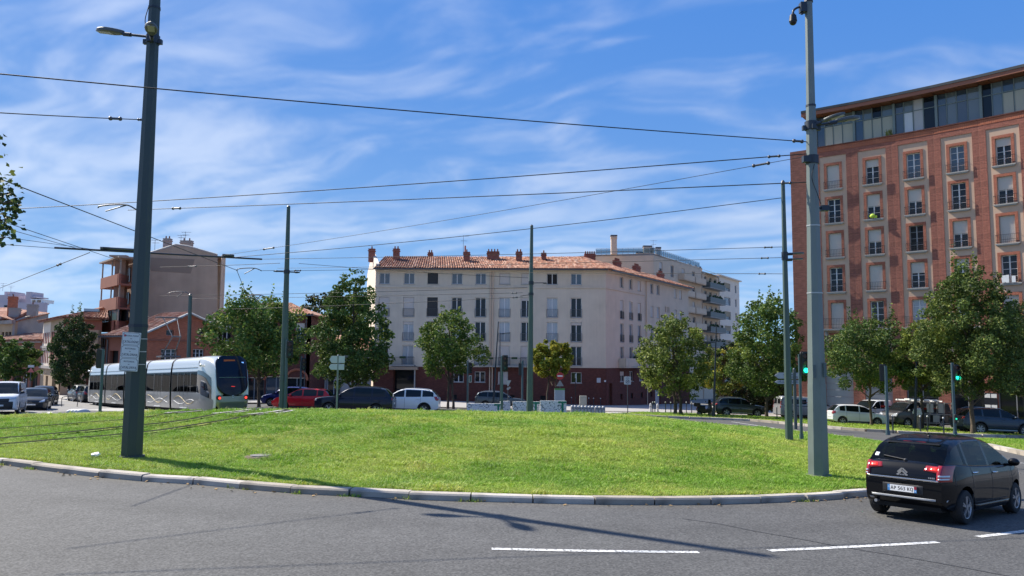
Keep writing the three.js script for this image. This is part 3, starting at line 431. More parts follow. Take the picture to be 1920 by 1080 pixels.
  gb.forEach(([x, y, w, h, c]) => windowAt(G, x, y, w - 0.02, h - 0.02, { sill: 0.1, z: -0.12, shut: c === 's' ? 0.4 : 0 })); gv.forEach(([x, y, w, h]) => windowAt(G, x, y, w, h, { frame: M.iron, pane: M.room, leaves: 1, bars: 2, z: -0.15 }));
  onFac(G, 'door', box(dx[1] - dx[0], hy(719) - gy0, 0.06, (dx[1] + dx[0]) / 2, (hy(719) - gy0) / 2, -0.3), M.frameBrown, 0, gy0); onFac(G, 'garage_door', Array.from({ length: 10 }, (_, i) => box(gx[1] - gx[0], 0.3, 0.05, (gx[1] + gx[0]) / 2, 0.16 + 0.32 * i, -0.2)), M.shutter, 0, gy0);
  { const xa = facHit(G, 1160, 680)[0], xb = facHit(G, 1196, 680)[0], b = onFac(G, 'balcony', [box(xb - xa, 0.2, 1.0, (xa + xb) / 2, -0.1, 0.5), box(xb - xa - 2.0, 1.05, 0.1, (xa + xb) / 2 - 1.0, 0.45, 0.95), box(0.1, 1.05, 0.95, xa + 0.05, 0.45, 0.5), box(0.9, 1.05, 0.1, xb - 0.45, 0.45, 0.95)], M.pinkPlaster, 0, hy(687)); part('balcony_plants', Array.from({ length: 26 }, (_, i) => ball(0.28, xb - 1.6 + rr(-0.8, 0.9), 0.7 + rr(-0.3, 0.8), 0.8 + rr(-0.2, 0.3), 1, rr(0.6, 1.2), 1, 5)), mat(0.025, 0.05, 0.02, 0.9), b); }
  onFac(G, 'string_course', box(facHit(G, 1209, 550)[0], 0.2, 0.09, facHit(G, 1209, 550)[0] / 2, 0, 0.047), M.pinkPlaster2, 0, yl); onFac(G, 'cornice', box(28.6, 0.3, 0.34, 14.3, 0, 0.17), M.pinkPlaster2, 0, yE - 0.17); onFac(G, 'downpipe', cyl(0.075, 0.075, yE - 0.3 - gy0, 0, (yE - 0.3 - gy0) / 2, 0, 8), M.beigePlaster, facHit(G, 1210.5, 600)[0], gy0, 0.16);
  // roof: front slope, hip, wing slope, the back, and the white gable on the left
  const ov = 0.65, eL = facPt(F, -0.1, yE, ov), eC = facPt(F, F.L + 0.30, yE, ov), eE = facPt(G, 29, yE, ov), rise = 2.15, dp = 5.4, rL = facPt(F, -0.1, yE + rise, -dp), rC = facPt(F, F.L - 2.6, yE + rise, -dp), rE = facPt(G, 29, yE + rise, -dp), bL = facPt(F, -0.1, yE - 0.2, -dp * 2 - ov), bE = facPt(G, 29, yE - 0.2, -dp * 2 - ov);
  tiledRoof(o, eL, eC, rC, rL, 0.30, 0.42, 3); tiledRoof(o, eC, eE, rE, rC, 0.34, 0.5, 11); const bC = facPt(F, F.L - 6, yE - 0.2, -dp * 2 - ov);
  part('back_roof', [slab([rL, rC, bC, bL].map((p) => p.clone().sub(o.position)), 0.16), slab([rC, rE, bE, bC].map((p) => p.clone().sub(o.position)), 0.16)], M.tile[2], o);
  onFac(F, 'gutter', box(F.L + 0.4, 0.14, 0.16, F.L / 2, -0.12, ov + 0.06), M.steelDark, 0, yE); onFac(G, 'gutter', box(28.6, 0.14, 0.16, 14.6, -0.12, ov + 0.06), M.steelDark, 0, yE);
  const gbk = onG(683, 105), GL = facade(o, [gbk.x, gbk.z], [A.x, A.z]); wall(GL, M.whiteRender, y0, yE + 0.4, [], 0.4, 0, GL.L, 0, 'gable_wall');
  onFac(GL, 'gable_top', prism([[0, yE + 0.35], [GL.L, yE + 0.35], [GL.L, yE + 0.6], [GL.L * 0.52, yE + rise + 0.55], [0, yE + 0.6]], 0.4).translate(0, 0, -0.4), M.whiteRender);
  wall(facade(o, E, [E[0] - 10, E[1] - 6]), M.pinkPlaster2, gy0, yE, [], 0.3); const bk = [facPt(F, 0, 0, -11.5), facPt(F, F.L - 6, 0, -11.5), facPt(G, 28.6, 0, -11.5)].map((p) => [p.x, p.z]); wall(facade(o, bk[1], bk[0]), M.pinkPlaster2, y0, yE, [], 0.3, 0, undefined, 0, 'back_wall'); wall(facade(o, bk[2], bk[1]), M.pinkPlaster2, gy0, yE, [], 0.3, 0, undefined, 0, 'back_wall');
  const up = (px, py, D) => at(px, py, D);
  for (const [px, py, D, w, h, pots] of [[697, 484, 97, 0.75, 1.1, 1], [743, 487, 96.5, 0.75, 1.3, 2], [807, 482, 99, 0.6, 0.5, 2], [875, 491, 95.5, 0.75, 1.15, 1], [924.5, 487, 96.5, 1.5, 0.95, 4], [973, 492, 95.5, 0.75, 1.25, 2], [1019.5, 489, 96, 0.6, 0.9, 1], [1106, 490, 99.5, 1.4, 0.9, 5], [1157, 505, 104, 1.5, 1.1, 5], [1193.5, 513, 109, 1.5, 1.0, 5], [1238.5, 525, 116, 1.6, 1.0, 5]]) { const p = up(px, py, D); p.y -= 0.5; chimney(o, p, w, h + 0.5, 0.6, pots, px > 1130 ? G.yaw : F.yaw, M.brick); }
  antenna(o, up(868.5, 476, 98), 2.4); part('vent_pipe', cyl(0.1, 0.1, 1.5, 0, 0.7, 0, 8), M.brickOrange, o).position.copy(up(872, 482, 97)).sub(o.position);
}
// ---- three taller blocks with balconies along the same street behind it
{
  const d = [0.538, -0.843], P0 = onG(1228, 128), at2 = (t) => [P0.x + d[0] * t, P0.z + d[1] * t];
  const mk = (label, t0, t1, topPx, m) => { const o = thing('apartment_building', label, 'building', V(at2(t0)[0], gy(...at2(t0)), at2(t0)[1])), F = facade(o, at2(t0), at2(t1)); return { o, F, top: facHit(F, topPx[0], topPx[1])[1], m, y0: gy(...at2(t1)) - 1 }; };
  const flH = 2.85;
  { // A: set-back top floor, roof terrace, pale balconies
    const { o, F, top, y0 } = mk('beige block with a roof terrace railing and stepped top floor behind the cream house', 0, 24, [1228, 476]); const Fl = facPx(o, 1118, 130, 1228, 128);
    const wh = [], ww = []; for (let f = 0; f < 4; f++) for (const x of [3.2, 8.5, 14, 19.5]) { const y = top - 3.2 - f * flH; wh.push([x - 0.75, y, x + 0.75, y + 2.1]); ww.push([x, y, f]); }
    wall(F, M.beigePlaster, y0, top, wh, 0.4); wall(Fl, M.beigePlaster, y0, top, [], 0.4, 0, Fl.L - 0.02, 0, 'end_wall');
    ww.forEach(([x, y, f]) => windowAt(F, x, y, 1.48, 2.08, { shut: hash2(x * 3, f) > 0.5 ? 0.5 : 0, z: -0.2 }));
    part('roof', [slab([facPt(F, 0, top, 0), facPt(F, 24, top, 0), facPt(F, 24, top, -12), facPt(F, -3, top, -14), facPt(Fl, 0, top, 0)].map((p) => p.clone().sub(o.position)), 0.3)], M.concrete, o);
    for (let f = 0; f < 4; f++) for (const [xa, xb] of [[11.5, 17], [17.6, 23.4]]) onFac(F, 'balcony', [box(xb - xa, 0.16, 1.1, (xa + xb) / 2, 0, 0.55), box(xb - xa, 0.95, 0.1, (xa + xb) / 2, 0.55, 1.1), box(0.1, 0.95, 1.05, xa, 0.55, 0.55)], M.beigePlaster, 0, top - 3.35 - f * flH);
    const rail = (G2, xa, xb, z) => { const g = [box(xb - xa, 0.05, 0.05, (xa + xb) / 2, 1.0, z)]; for (let x = xa; x <= xb; x += 0.9) g.push(box(0.05, 1.0, 0.05, x, 0.5, z)); g.push(box(xb - xa, 0.03, 0.03, (xa + xb) / 2, 0.5, z)); onFac(G2, 'terrace_railing', g, mat(0.33, 0.37, 0.40, 0.4), 0, top); onFac(G2, 'railing_glass', box(xb - xa, 0.8, 0.015, (xa + xb) / 2, 0.5, z - 0.04), mat(0.5, 0.58, 0.62, 0.1, 0, { transmission: 1, thickness: 0 }), 0, top); }; rail(Fl, 0, Fl.L, -0.1); rail(F, 0.3, 23.5, -0.1);
    for (const [px, py, D, w, h] of [[1151, 495, 128, 0.95, 2.9], [1214, 482, 131, 1.4, 1.6], [1223, 480, 131, 0.5, 1.2], [1234, 484, 132, 0.8, 1.5], [1199, 484, 131, 1.0, 0.5]]) { const p = at(px, py, D); p.y = top - 0.2; chimney(o, p, w, h, 0.8, 0, 0, M.beigePlaster); part('chimney_cap', box(w + 0.15, 0.25, 0.9, 0, h + 0.2, 0), M.steelDark, o).position.copy(p).sub(o.position); }
    antenna(o, at(1225, 478, 132), 2.6);
  }
  { // B: dark balconies with plants
    const { o, F, top, y0 } = mk('narrow block with stacked dark balconies in the street behind', 24.3, 34.5, [1330, 513]); const wh = [], ww = []; for (let f = 0; f < 5; f++) for (const x of [2, 5, 8.2]) { const y = top - 2.9 - f * flH; wh.push([x - 0.7, y, x + 0.7, y + 2.1]); ww.push([x, y, f]); }
    wall(F, M.beigePlaster, y0, top, wh, 0.4); ww.forEach(([x, y, f]) => windowAt(F, x, y, 1.38, 2.08, { shut: hash2(x, f * 5) > 0.6 ? 0.6 : 0 })); part('roof', slab([facPt(F, 0, top, 0.2), facPt(F, 10.2, top, 0.2), facPt(F, 10.2, top, -12), facPt(F, 0, top, -12)].map((p) => p.clone().sub(o.position)), 0.3), M.concrete, o); wall(facade(o, [facPt(F, 0, 0, -12).x, facPt(F, 0, 0, -12).z], at2(24.3)), M.beigePlaster, y0, top, [], 0.3, 0, undefined, 0, 'end_wall');
    reseed(41); for (let f = 0; f < 5; f++) { const b = onFac(F, 'balcony', [box(9.6, 0.2, 1.5, 5.1, 0, 0.75)], M.concrete, 0, top - 3.1 - f * flH); part('parapet', [box(9.6, 0.95, 0.1, 5.1, 0.55, 1.48), box(0.1, 0.95, 1.4, 0.3, 0.55, 0.75)], mat(0.085, 0.10, 0.095, 0.5), b); part('balcony_plants', Array.from({ length: 12 }, () => ball(0.3, rr(0.6, 9.4), rr(1.0, 1.4), 1.3, 1.2, 0.9, 0.8, 5)), mat(0.03, 0.055, 0.02, 0.9), b); }
    for (const x of [1.5, 5, 7.5]) { chimney(o, facPt(F, x, top - 0.1, -3), 0.8, 1.6, 0.8, 0, F.yaw, M.beigePlaster); part('chimney_cap', cyl(0.5, 0.3, 0.5, 0, 1.75, 0, 8), M.steelDark, o).position.copy(facPt(F, x, top - 0.1, -3)).sub(o.position); }
    onFac(F, 'awning', box(7, 0.06, 2.2, 5, 0, 0.9, 0.35), M.beigePlaster, 0, top + 0.1);
  }
  { // C: whitish block at the end
    const { o, F, top, y0 } = mk('whitish block with wide shuttered windows at the end of the street', 34.8, 49, [1357, 520]); const wh = [], ww = []; for (let f = 0; f < 6; f++) { const y = top - 2.7 - f * 3.0; for (const [x, w] of [[0.9, 0.9], [5.5, 4.4], [11.6, 1.1]]) { wh.push([x - w / 2, y, x + w / 2, y + 1.7]); ww.push([x, y, w, f]); } }
    wall(F, M.whiteRender, y0, top, wh, 0.4); ww.forEach(([x, y, w, f]) => windowAt(F, x, y, w - 0.02, 1.68, { leaves: w > 3 ? 5 : 1, pane: f === 1 ? M.glassSky : M.glassDark, shut: w > 3 && f !== 1 ? 0.6 : 0, shutM: mat(0.33, 0.28, 0.2, 0.8) })); part('roof', slab([facPt(F, -0.3, top + 0.25, 0.5), facPt(F, 14.6, top + 0.25, 0.5), facPt(F, 14.6, top + 0.25, -11), facPt(F, -0.3, top + 0.25, -11)].map((p) => p.clone().sub(o.position)), 0.25), M.whiteRender, o); wall(facade(o, [facPt(F, 0, 0, -11).x, facPt(F, 0, 0, -11).z], at2(34.8)), M.whiteRender, y0, top, [], 0.3, 0, undefined, 0, 'end_wall');
  }
}
// ---- the big brick apartment house on the right, its front gently curved around the roundabout
{
  const o = thing('brick_building', 'tall red brick apartment house with glazed top floor and wide eaves', 'building', V(30, gy(30, -66), -66));
  const deg = Math.PI / 180, w = 3.275, yP = 21.9, yR = 21.0, yb = gy(30, -66) - 1.2, yr0 = 3.3, pts = [], cols = [];
  let c = [at(1566.5, 480, 68).x, -68]; const step = (p, ang, s) => [p[0] + Math.sin(ang * deg) * s, p[1] + Math.cos(ang * deg) * s];
  pts.push(step(c, 53.5, -3.72)); pts.push(step(c, 53.5, -w / 2)); // left end and first bay edge
  { let p = pts[1]; for (let i = 0; i < 7; i++) { p = step(p, 52.25 - 2.5 * i, w); pts.push(p); } }
  reseed(61);
  const pierM = M.brick, kinds = ['sgspg9p', '9htpgsg', '9hoghh9', 'ghhhggg', 'hghgshg', 'hs9gsgg'];   // per column from the left: rows top to bottom below
  const looks = [['s', 'g', 's', 'g', 's', 't'], ['h1', 'h2', 'h2', 's', 'g', 't'], ['b', 'h2', 'o', 'h3', 'c', 't'], ['b', 'g', 'h2', 'h4', 'c', 'g'], ['h1', 'h2', 's', 'g', 'w', 'g'], ['h1', 'g', 'h2', 's', 'g', 'g'], ['g', 'h1', 'g', 's', 'g', 'g']];
  { const F = facade(o, pts[0], pts[1]); wall(F, pierM, yb, yP, [], 0.5, 0, F.L + 0.03, 0, 'brick_pier'); const e = facade(o, [facPt(F, 0, 0, -12).x, facPt(F, 0, 0, -12).z], pts[0]); wall(e, pierM, yb, yP, [], 0.4, 0, e.L - 0.02, 0, 'end_wall'); }
  for (let i = 0; i < 7; i++) {
    const F = facade(o, pts[i + 1], pts[i + 2]), m = F.L / 2, hw = 1.15, shop = i === 0 ? [[m - 1.15, yb + 0.9, m + 1.15, 1.9]] : i === 1 ? [[m - 1.2, yb + 1, m + 1.0, 1.4]] : [[m - 1.2, yb + 0.9, m + 1.2, 1.6]];
    wall(F, pierM, yb, yP, [[m - hw, yr0, m + hw, yR], ...shop], 0.42, 0, F.L + 0.012, 0, 'brick_pier');
    const sills = [18.0, 14.93, 11.84, 8.76, 5.5, 3.5], hs = [2.15, 2.15, 2.15, 2.15, 2.3, 1.5], holes = sills.slice(0, 5).map((y, r) => [m - 0.54, y, m + 0.54, y + hs[r]]).concat([[m - 0.54, 3.42, m + 0.54, 4.9]]);
    wall(F, M.recess, yr0 - 0.02, yR + 0.02, holes, 0.3, m - hw - 0.05, m + hw + 0.05, -0.06, 'recess_wall');
    onFac(F, 'soldier_course', Array.from({ length: 24 }, (_, k) => box(0.118, 0.42, 0.02, 0.07 + k * (F.L - 0.02) / 24, yP - 0.24, 0.009)), M.brickOrange);
    onFac(F, 'coping', box(F.L, 0.09, 0.5, F.L / 2, yP + 0.046, -0.17), M.brickDark);
    sills.forEach((y, r) => {
      const k = looks[i][r] || 'g', h = hs[r], yy = r === 5 ? 3.42 : y, W = 1.06;
      const win = windowAt(F, m, yy, W, h - 0.01, { z: -0.29, bars: k[0] === 's' ? 1 : 3, pane: k === 'b' ? M.glassSky : k === 'c' || k === 'w' ? M.glassCurtain : M.glassDark, open: k === 'o', shut: { s: 0.98, h1: 0.3, h2: 0.48, h3: 0.42, h4: 0.32, t: 0.6, w: 0.5 }[k] || 0, frame: k === 'o' ? M.frameGrey : M.frameWhite });
      part('surround', cached('sur' + r, () => merge([box(0.22, h + 0.23, 0.06, -0.655, (h + 0.23) / 2, 0.235), box(0.22, h + 0.23, 0.06, 0.655, (h + 0.23) / 2, 0.235), box(1.09, 0.23, 0.06, 0, h + 0.115, 0.235)])), M.brickTrim, win);
      if (r < 5) {
        part('sill', cached('bs' + (r === 4), () => merge(r === 4 ? [box(2.5, 0.14, 0.46, 0, -0.09, 0.38), ...[-0.95, 0.95].map((s) => box(0.22, 0.5, 0.24, s, -0.4, 0.34))] : [box(1.66, 0.1, 0.22, 0, -0.06, 0.30), box(1.5, 0.09, 0.17, 0, -0.155, 0.29)])), M.sill, win);
        part('railing', cached('br' + (r === 4), () => { const W2 = r === 4 ? 2.4 : 1.56, g = [], zf = r === 4 ? 0.58 : 0.40; for (const y2 of [0.10, 0.30, 0.74]) g.push(box(W2, 0.022, 0.022, 0, y2 * (r === 4 ? 1.2 : 0.9), zf)); const n = r === 4 ? 18 : 12; for (let q = 0; q <= n; q++) g.push(box(0.016, r === 4 ? 0.86 : 0.64, 0.016, -W2 / 2 + W2 * q / n, r === 4 ? 0.44 : 0.33, zf)); for (const s of [-1, 1]) for (const y2 of [0.10, 0.74]) g.push(box(0.022, 0.022, zf - 0.16, s * W2 / 2, y2 * (r === 4 ? 1.2 : 0.9), zf / 2 + 0.08)); return merge(g); }), M.iron, win);
      } else part('sill', cached('bs5', () => box(1.3, 0.08, 0.3, 0, -0.05, 0.3)), M.sill, win);
    });
    if (i === 1) onFac(F, 'balcony_clutter', [ball(0.2, m - 0.05, 15.15, 0.12, 1.2, 1, 0.7, 8), box(0.2, 0.2, 0.12, m + 0.2, 15.05, 0.1)], mat(0.45, 0.62, 0.05, 0.6), 0, 0, 0, 'bright yellow green bundle on a sill');
    if (i === 4) onFac(F, 'balcony_clutter', [box(0.3, 0.55, 0.12, m - 0.35, 9.05, 0.1, 0, 0, 0.1), box(0.25, 0.5, 0.12, m + 0.3, 9.0, 0.1), box(0.2, 0.6, 0.1, m - 0.1, 9.05, 0.12)], M.white, 0, 0, 0, 'white chairs stacked behind a railing');
    // ground floor fronts
    if (i < 2) { const [x0, ya, x1, yt] = shop[0]; onFac(F, i ? 'house_door' : 'garage_door', Array.from({ length: 8 }, (_, k) => box(x1 - x0, (yt - ya) / 8 - 0.02, 0.05, (x0 + x1) / 2, ya + (yt - ya) * (k + 0.5) / 8, -0.25)), i ? M.frameGrey : mat(0.42, 0.43, 0.43, 0.6)); }
    else { const [x0, ya, x1, yt] = shop[0]; onFac(F, 'shop_window', [box(x1 - x0, yt - ya, 0.05, (x0 + x1) / 2, (ya + yt) / 2, -0.3)], i > 4 ? mat(0.012, 0.02, 0.05, 0.3) : M.glassDark); onFac(F, 'shop_frame', [box(0.08, yt - ya, 0.1, x0 + 0.04, (ya + yt) / 2, -0.24), box(0.08, yt - ya, 0.1, x1 - 0.04, (ya + yt) / 2, -0.24), box(0.06, yt - ya, 0.1, m, (ya + yt) / 2, -0.24)], M.frameGrey); }
    onFac(F, 'plinth', box(0.75, 1.9, 0.1, F.L, yb + 1.6, 0.052), mat(0.46, 0.42, 0.34, 0.85));
    // glazed top floor set back behind the parapet
    const z = -1.05, y0 = yP - 0.2, y1 = 25.0, px = [0.0, 0.75, 1.5, 2.3, F.L], gm = [M.glassSky, M.glassPale, i === 2 ? M.curtain : M.glassSky, M.glassPale];
    for (let q = 0; q < 4; q++) { const xa = px[q], xb = px[q + 1], wdt = xb - xa, blind = (i < 2 && q && q < 4) || (i === 4 && q > 1) || (i === 2 && q === 1); const pn = onFac(F, 'top_floor_glazing', [box(0.055, y1 - y0, 0.09, xa + 0.03, (y0 + y1) / 2, z), box(wdt - 0.06, 0.06, 0.08, (xa + xb) / 2, y0 + 0.1, z), box(wdt - 0.06, 0.06, 0.08, (xa + xb) / 2, y1 - 0.95, z)], M.grnFrame); part('pane', box(wdt - 0.05, y1 - y0, 0.03, (xa + xb) / 2, (y0 + y1) / 2, z - 0.03), (i * 4 + q) % 5 === 1 ? M.glassDark : gm[q], pn); if (blind) part('blind', box(wdt - 0.07, 1.9, 0.02, (xa + xb) / 2, y1 - 1.98, z + 0.0), i === 2 ? mat(0.62, 0.64, 0.64, 0.7) : mat(0.42, 0.41, 0.32, 0.8), pn); }
    onFac(F, 'top_floor_post', box(0.2, y1 - y0, 0.2, 0.0, (y0 + y1) / 2, z + 0.06), M.grnFrame);
  }
  const Fs = Array.from({ length: 7 }, (_, i) => facade(o, pts[i + 1], pts[i + 2])), P = (v) => v.clone().sub(o.position), L0 = facade(o, pts[0], pts[1]);
  const line = (y, z) => [facPt(L0, 1.15, y, z), ...Fs.map((F) => facPt(F, 0, y, z)).slice(1), facPt(Fs[6], w, y, z)];
  // roof slab: dark top edge, copper fascia, boarded soffit
  const rb = (name, m, zo, zi, ya, yb2) => { const A = line(ya, zo), B = line(ya, zi), A2 = line(yb2, zo), B2 = line(yb2, zi), q = []; for (let i = 0; i < A.length - 1; i++) q.push([A[i], B[i], B[i + 1], A[i + 1]], [A2[i], A2[i + 1], B2[i + 1], B2[i]], [A[i], A[i + 1], A2[i + 1], A2[i]]); q.push([A[0], A2[0], B2[0], B[0]]); part(name, polys(q.map((f) => f.map(P))), m, o); };
  rb('roof', mat(0.05, 0.055, 0.06, 0.7), 0.28, -11, 25.30, 25.52); rb('fascia', mat(0.30, 0.11, 0.06, 0.5, 0.2), 0.22, 0.05, 24.98, 25.295); rb('soffit', mat(0.20, 0.075, 0.03, 0.6), 0.045, -1.4, 25.06, 25.14);
  const soff = []; Fs.forEach((F) => { for (let x = 0; x < w; x += 0.8) { const b = box(0.03, 0.03, 1.2, x, 25.05, -0.6); b.rotateY(F.yaw); const q = facPt(F, 0, 0).sub(o.position); b.translate(q.x, -o.position.y, q.z); soff.push(b); } }); part('soffit_ribs', soff, mat(0.12, 0.04, 0.02, 0.6), o);
  { const A = line(yP - 0.12, -0.05), B = line(yP - 0.12, -1.6), q = []; for (let i = 0; i < A.length - 1; i++) q.push([A[i], A[i + 1], B[i + 1], B[i]]); part('terrace', polys(q.map((f) => f.map(P))), M.concrete, o); const A2 = line(yb, -11), A3 = line(25.3, -11), q2 = []; for (let i = 0; i < A2.length - 1; i++) q2.push([A2[i], A2[i + 1], A3[i + 1], A3[i]]); part('back_wall', polys(q2.map((f) => f.map(P))), M.brick, o); part('top_floor_end', slab([facPt(Fs[0], -0.02, yP - 0.2, -1.0), facPt(Fs[0], -0.02, 25.05, -1.0), facPt(Fs[0], -0.02, 25.05, -11), facPt(Fs[0], -0.02, yP - 0.2, -11)].map(P), 0.1), M.grnFrame, o); }
  { const p = facPt(Fs[1], 3.0, yP + 0.1, -0.5), gs = []; reseed(8); for (let k = 0; k < 40; k++) { const a2 = rr(0, 6.28), l = rr(0.3, 0.75); gs.push(box(0.05, l, 0.01, Math.cos(a2) * 0.2, l / 2, Math.sin(a2) * 0.2, rr(-0.7, 0.7), a2, rr(-0.7, 0.7))); } gs.push(rod(V(0, 0, 0), V(1.1, 0.4, 0), 0.03)); part('terrace_plant', gs, mat(0.18, 0.20, 0.03, 0.8), o).position.copy(p.sub(o.position)); }
  const nb = facade(o, pts[5], pts[6]); onFac(nb, 'notice_case', box(0.9, 1.3, 0.06, -0.0, 0, 0.085), mat(0.02, 0.02, 0.03, 0.3), 0, -0.35, 0.06); onFac(nb, 'notice', [[-0.22, 0.42], [0.22, 0.42], [-0.22, -0.42], [0.22, -0.42]].map(([x, y]) => box(0.38, 0.3, 0.01, x, y, 0.185)), M.white, 0, -0.35);
}
// ---------------------------------------------------------------- the old houses and the apartment tower on the left
const W3 = (o, list) => list.map((p) => p.clone().sub(o.position));
const ymatch = (px, py, D) => at(px, py, D).y;
function winRow(F, list, q) { return list.map(([p, a, b, w]) => { const [x] = facHit(F, p, a), y = facHit(F, p, b)[1], h = facHit(F, p, a)[1] - y; return { x, y, w, h, hole: [x - w / 2, y, x + w / 2, y + h] }; }); }
{ // apartment tower: blind wall, loggias at the corner
  const D = 96, o = thing('apartment_building', 'brown apartment block with stacked loggias and a huge blind side wall', 'building', onG(240, D)), F = facPx(o, 238, 91, 408, 98), yT = facHit(F, 408, 478)[1], y0 = o.position.y - 1;
  const xs = [0, F.L], top = [[250, 487], [283, 474], [330, 459], [352, 462], [408, 478]].map(([p, y]) => facHit(F, p, y));
  onFac(F, 'blind_wall', prism([[0, y0], [F.L, y0], ...top.slice().reverse(), [0, top[0][1]]], 0.4).translate(0, 0, -0.4), M.blindWall);
  onFac(F, 'wall_edge', box(0.25, yT - y0, 0.2, F.L - 0.12, (yT + y0) / 2, 0.0), M.beigePlaster); const cp = []; for (let i = 0; i < top.length - 1; i++) cp.push(rod(V(...top[i], -0.1), V(...top[i + 1], -0.1), 0.16, 4)); onFac(F, 'coping', cp, M.sill);
  onFac(F, 'patch', prism([[1.3, top[1][1] - 0.6], [7.0, top[2][1] - 1.6], [6.6, top[2][1] - 3.4], [2.0, top[1][1] - 2.2]], 0.02), mat(0.27, 0.21, 0.155, 0.9), 0, 0, 0.0);
  const R = facade(o, [facPt(F, F.L, 0, -14).x, facPt(F, F.L, 0, -14).z], F.b); wall(R, M.beigePlaster, y0, yT, [], 0.3, 0, R.L - 0.02, 0, 'side_wall');
  part('roof', slab(W3(o, [facPt(F, 1, top[1][1] - 0.2, -0.4), facPt(F, F.L, yT - 0.1, -0.4), facPt(F, F.L, yT - 0.1, -14), facPt(F, 1, top[1][1] - 0.2, -14)]), 0.3), M.tile[2], o);
  for (const [px, py, w, h] of [[313.5, 466, 0.85, 0.95], [349.5, 467, 1.4, 0.75]]) chimney(o, at(px, py + 4, D + 1), w, h + 0.5, 0.7, 2, 0, M.greyRender); antenna(o, at(347, 455, D + 1), 1.4); antenna(o, at(339, 458, D + 1), 1.2); antenna(o, at(290, 470, D), 1.4);
  // loggia stack: corner at px 218, window side running back to the left
  const C = [at(218.5, 600, 88).x, -88], Lw = at(184.5, 600, 94), L = facade(o, [Lw.x, Lw.z], C), Rt = at(237.5, 600, 90.8), S = facade(o, C, [Rt.x, Rt.z]), hy = (p) => facHit(L, 218, p)[1];
  const fl = [[484.5, 518, 536], [539, 559, 579], [579, 605, 619]], yb = hy(760), dx = L.L, w2 = S.L;
  const bands = [[514, 535], [557, 579.5], [601, 620], [664, 668]].map(([a, b]) => [hy(b), hy(a)]);
  bands.forEach(([a, b], k) => { onFac(L, 'loggia_band', box(dx, b - a, 0.25, dx / 2, (a + b) / 2, -0.125), M.brickRender); onFac(S, 'loggia_band', box(w2 - 0.26, b - a, 0.25, w2 / 2 + 0.13, (a + b) / 2, -0.125), M.brickRender); onFac(L, 'loggia_floor', box(dx - 0.3, 0.2, 2.2, dx / 2 - 0.1, a + 0.1, -1.36), M.brickRender); });
  onFac(L, 'back_wall', box(dx + 2, hy(484) - yb, 0.25, dx / 2 - 0.5, (hy(484) + yb) / 2, -2.8), mat(0.22, 0.14, 0.10, 0.9)); wall(S, M.brickRender, yb, hy(600.5), [], 0.25, 0.3, w2, -0.4, 'pier_wall'); onFac(S, 'side_pier', box(0.8, hy(476) - yb, 1.2, w2 - 0.1, (hy(476) + yb) / 2, -0.85), mat(0.26, 0.165, 0.12, 0.9));
  for (const x of [0.05, dx * 0.55, dx - 0.1]) onFac(L, 'loggia_post', box(0.14, hy(482) - yb, 0.14, x, (hy(482) + yb) / 2, -0.16), mat(0.30, 0.24, 0.19, 0.8));
  onFac(L, 'eaves', box(dx + 0.6, 0.18, 2.8, dx / 2, 0, -1.2), mat(0.33, 0.27, 0.22, 0.8), 0, hy(484)); onFac(S, 'eaves', box(w2, 0.18, 1.4, w2 / 2, 0, -0.5), mat(0.33, 0.27, 0.22, 0.8), 0, hy(482));
  for (const [a, b] of [[493, 513], [540, 557]]) for (const x of [dx * 0.25, dx * 0.8]) windowAt(L, x, hy(b) - 0.5, 1.3, hy(a) - hy(b) + 0.5, { z: -2.6, frame: M.frameBrown });
  const gl = [580, 600.5]; [0.17, 0.5, 0.82].forEach((t) => windowAt(L, dx * t, hy(gl[1]), dx * 0.29, hy(gl[0]) - hy(gl[1]), { z: -0.1, pane: mat(0.13, 0.20, 0.20, 0.08), leaves: 1, frame: M.frameBrown })); windowAt(S, w2 * 0.45, hy(gl[1]), w2 * 0.7, hy(gl[0]) - hy(gl[1]), { z: -0.1, frame: M.frameBrown });
  wall(L, M.brickRender, yb, hy(623), [[dx * 0.04, hy(652), dx * 0.46, hy(627)], [dx * 0.5, hy(652), dx * 0.96, hy(627)]], 0.3, 0, dx, -0.02, 'lower_wall'); for (const t of [0.25, 0.73]) windowAt(L, dx * t, hy(651.8), dx * 0.42, hy(627) - hy(652), { z: -0.2, leaves: 3, pane: M.glassSky });
  onFac(L, 'room_wall', box(dx, hy(580) - hy(600), 0.1, dx / 2, hy(590), -1.2), M.room);
}
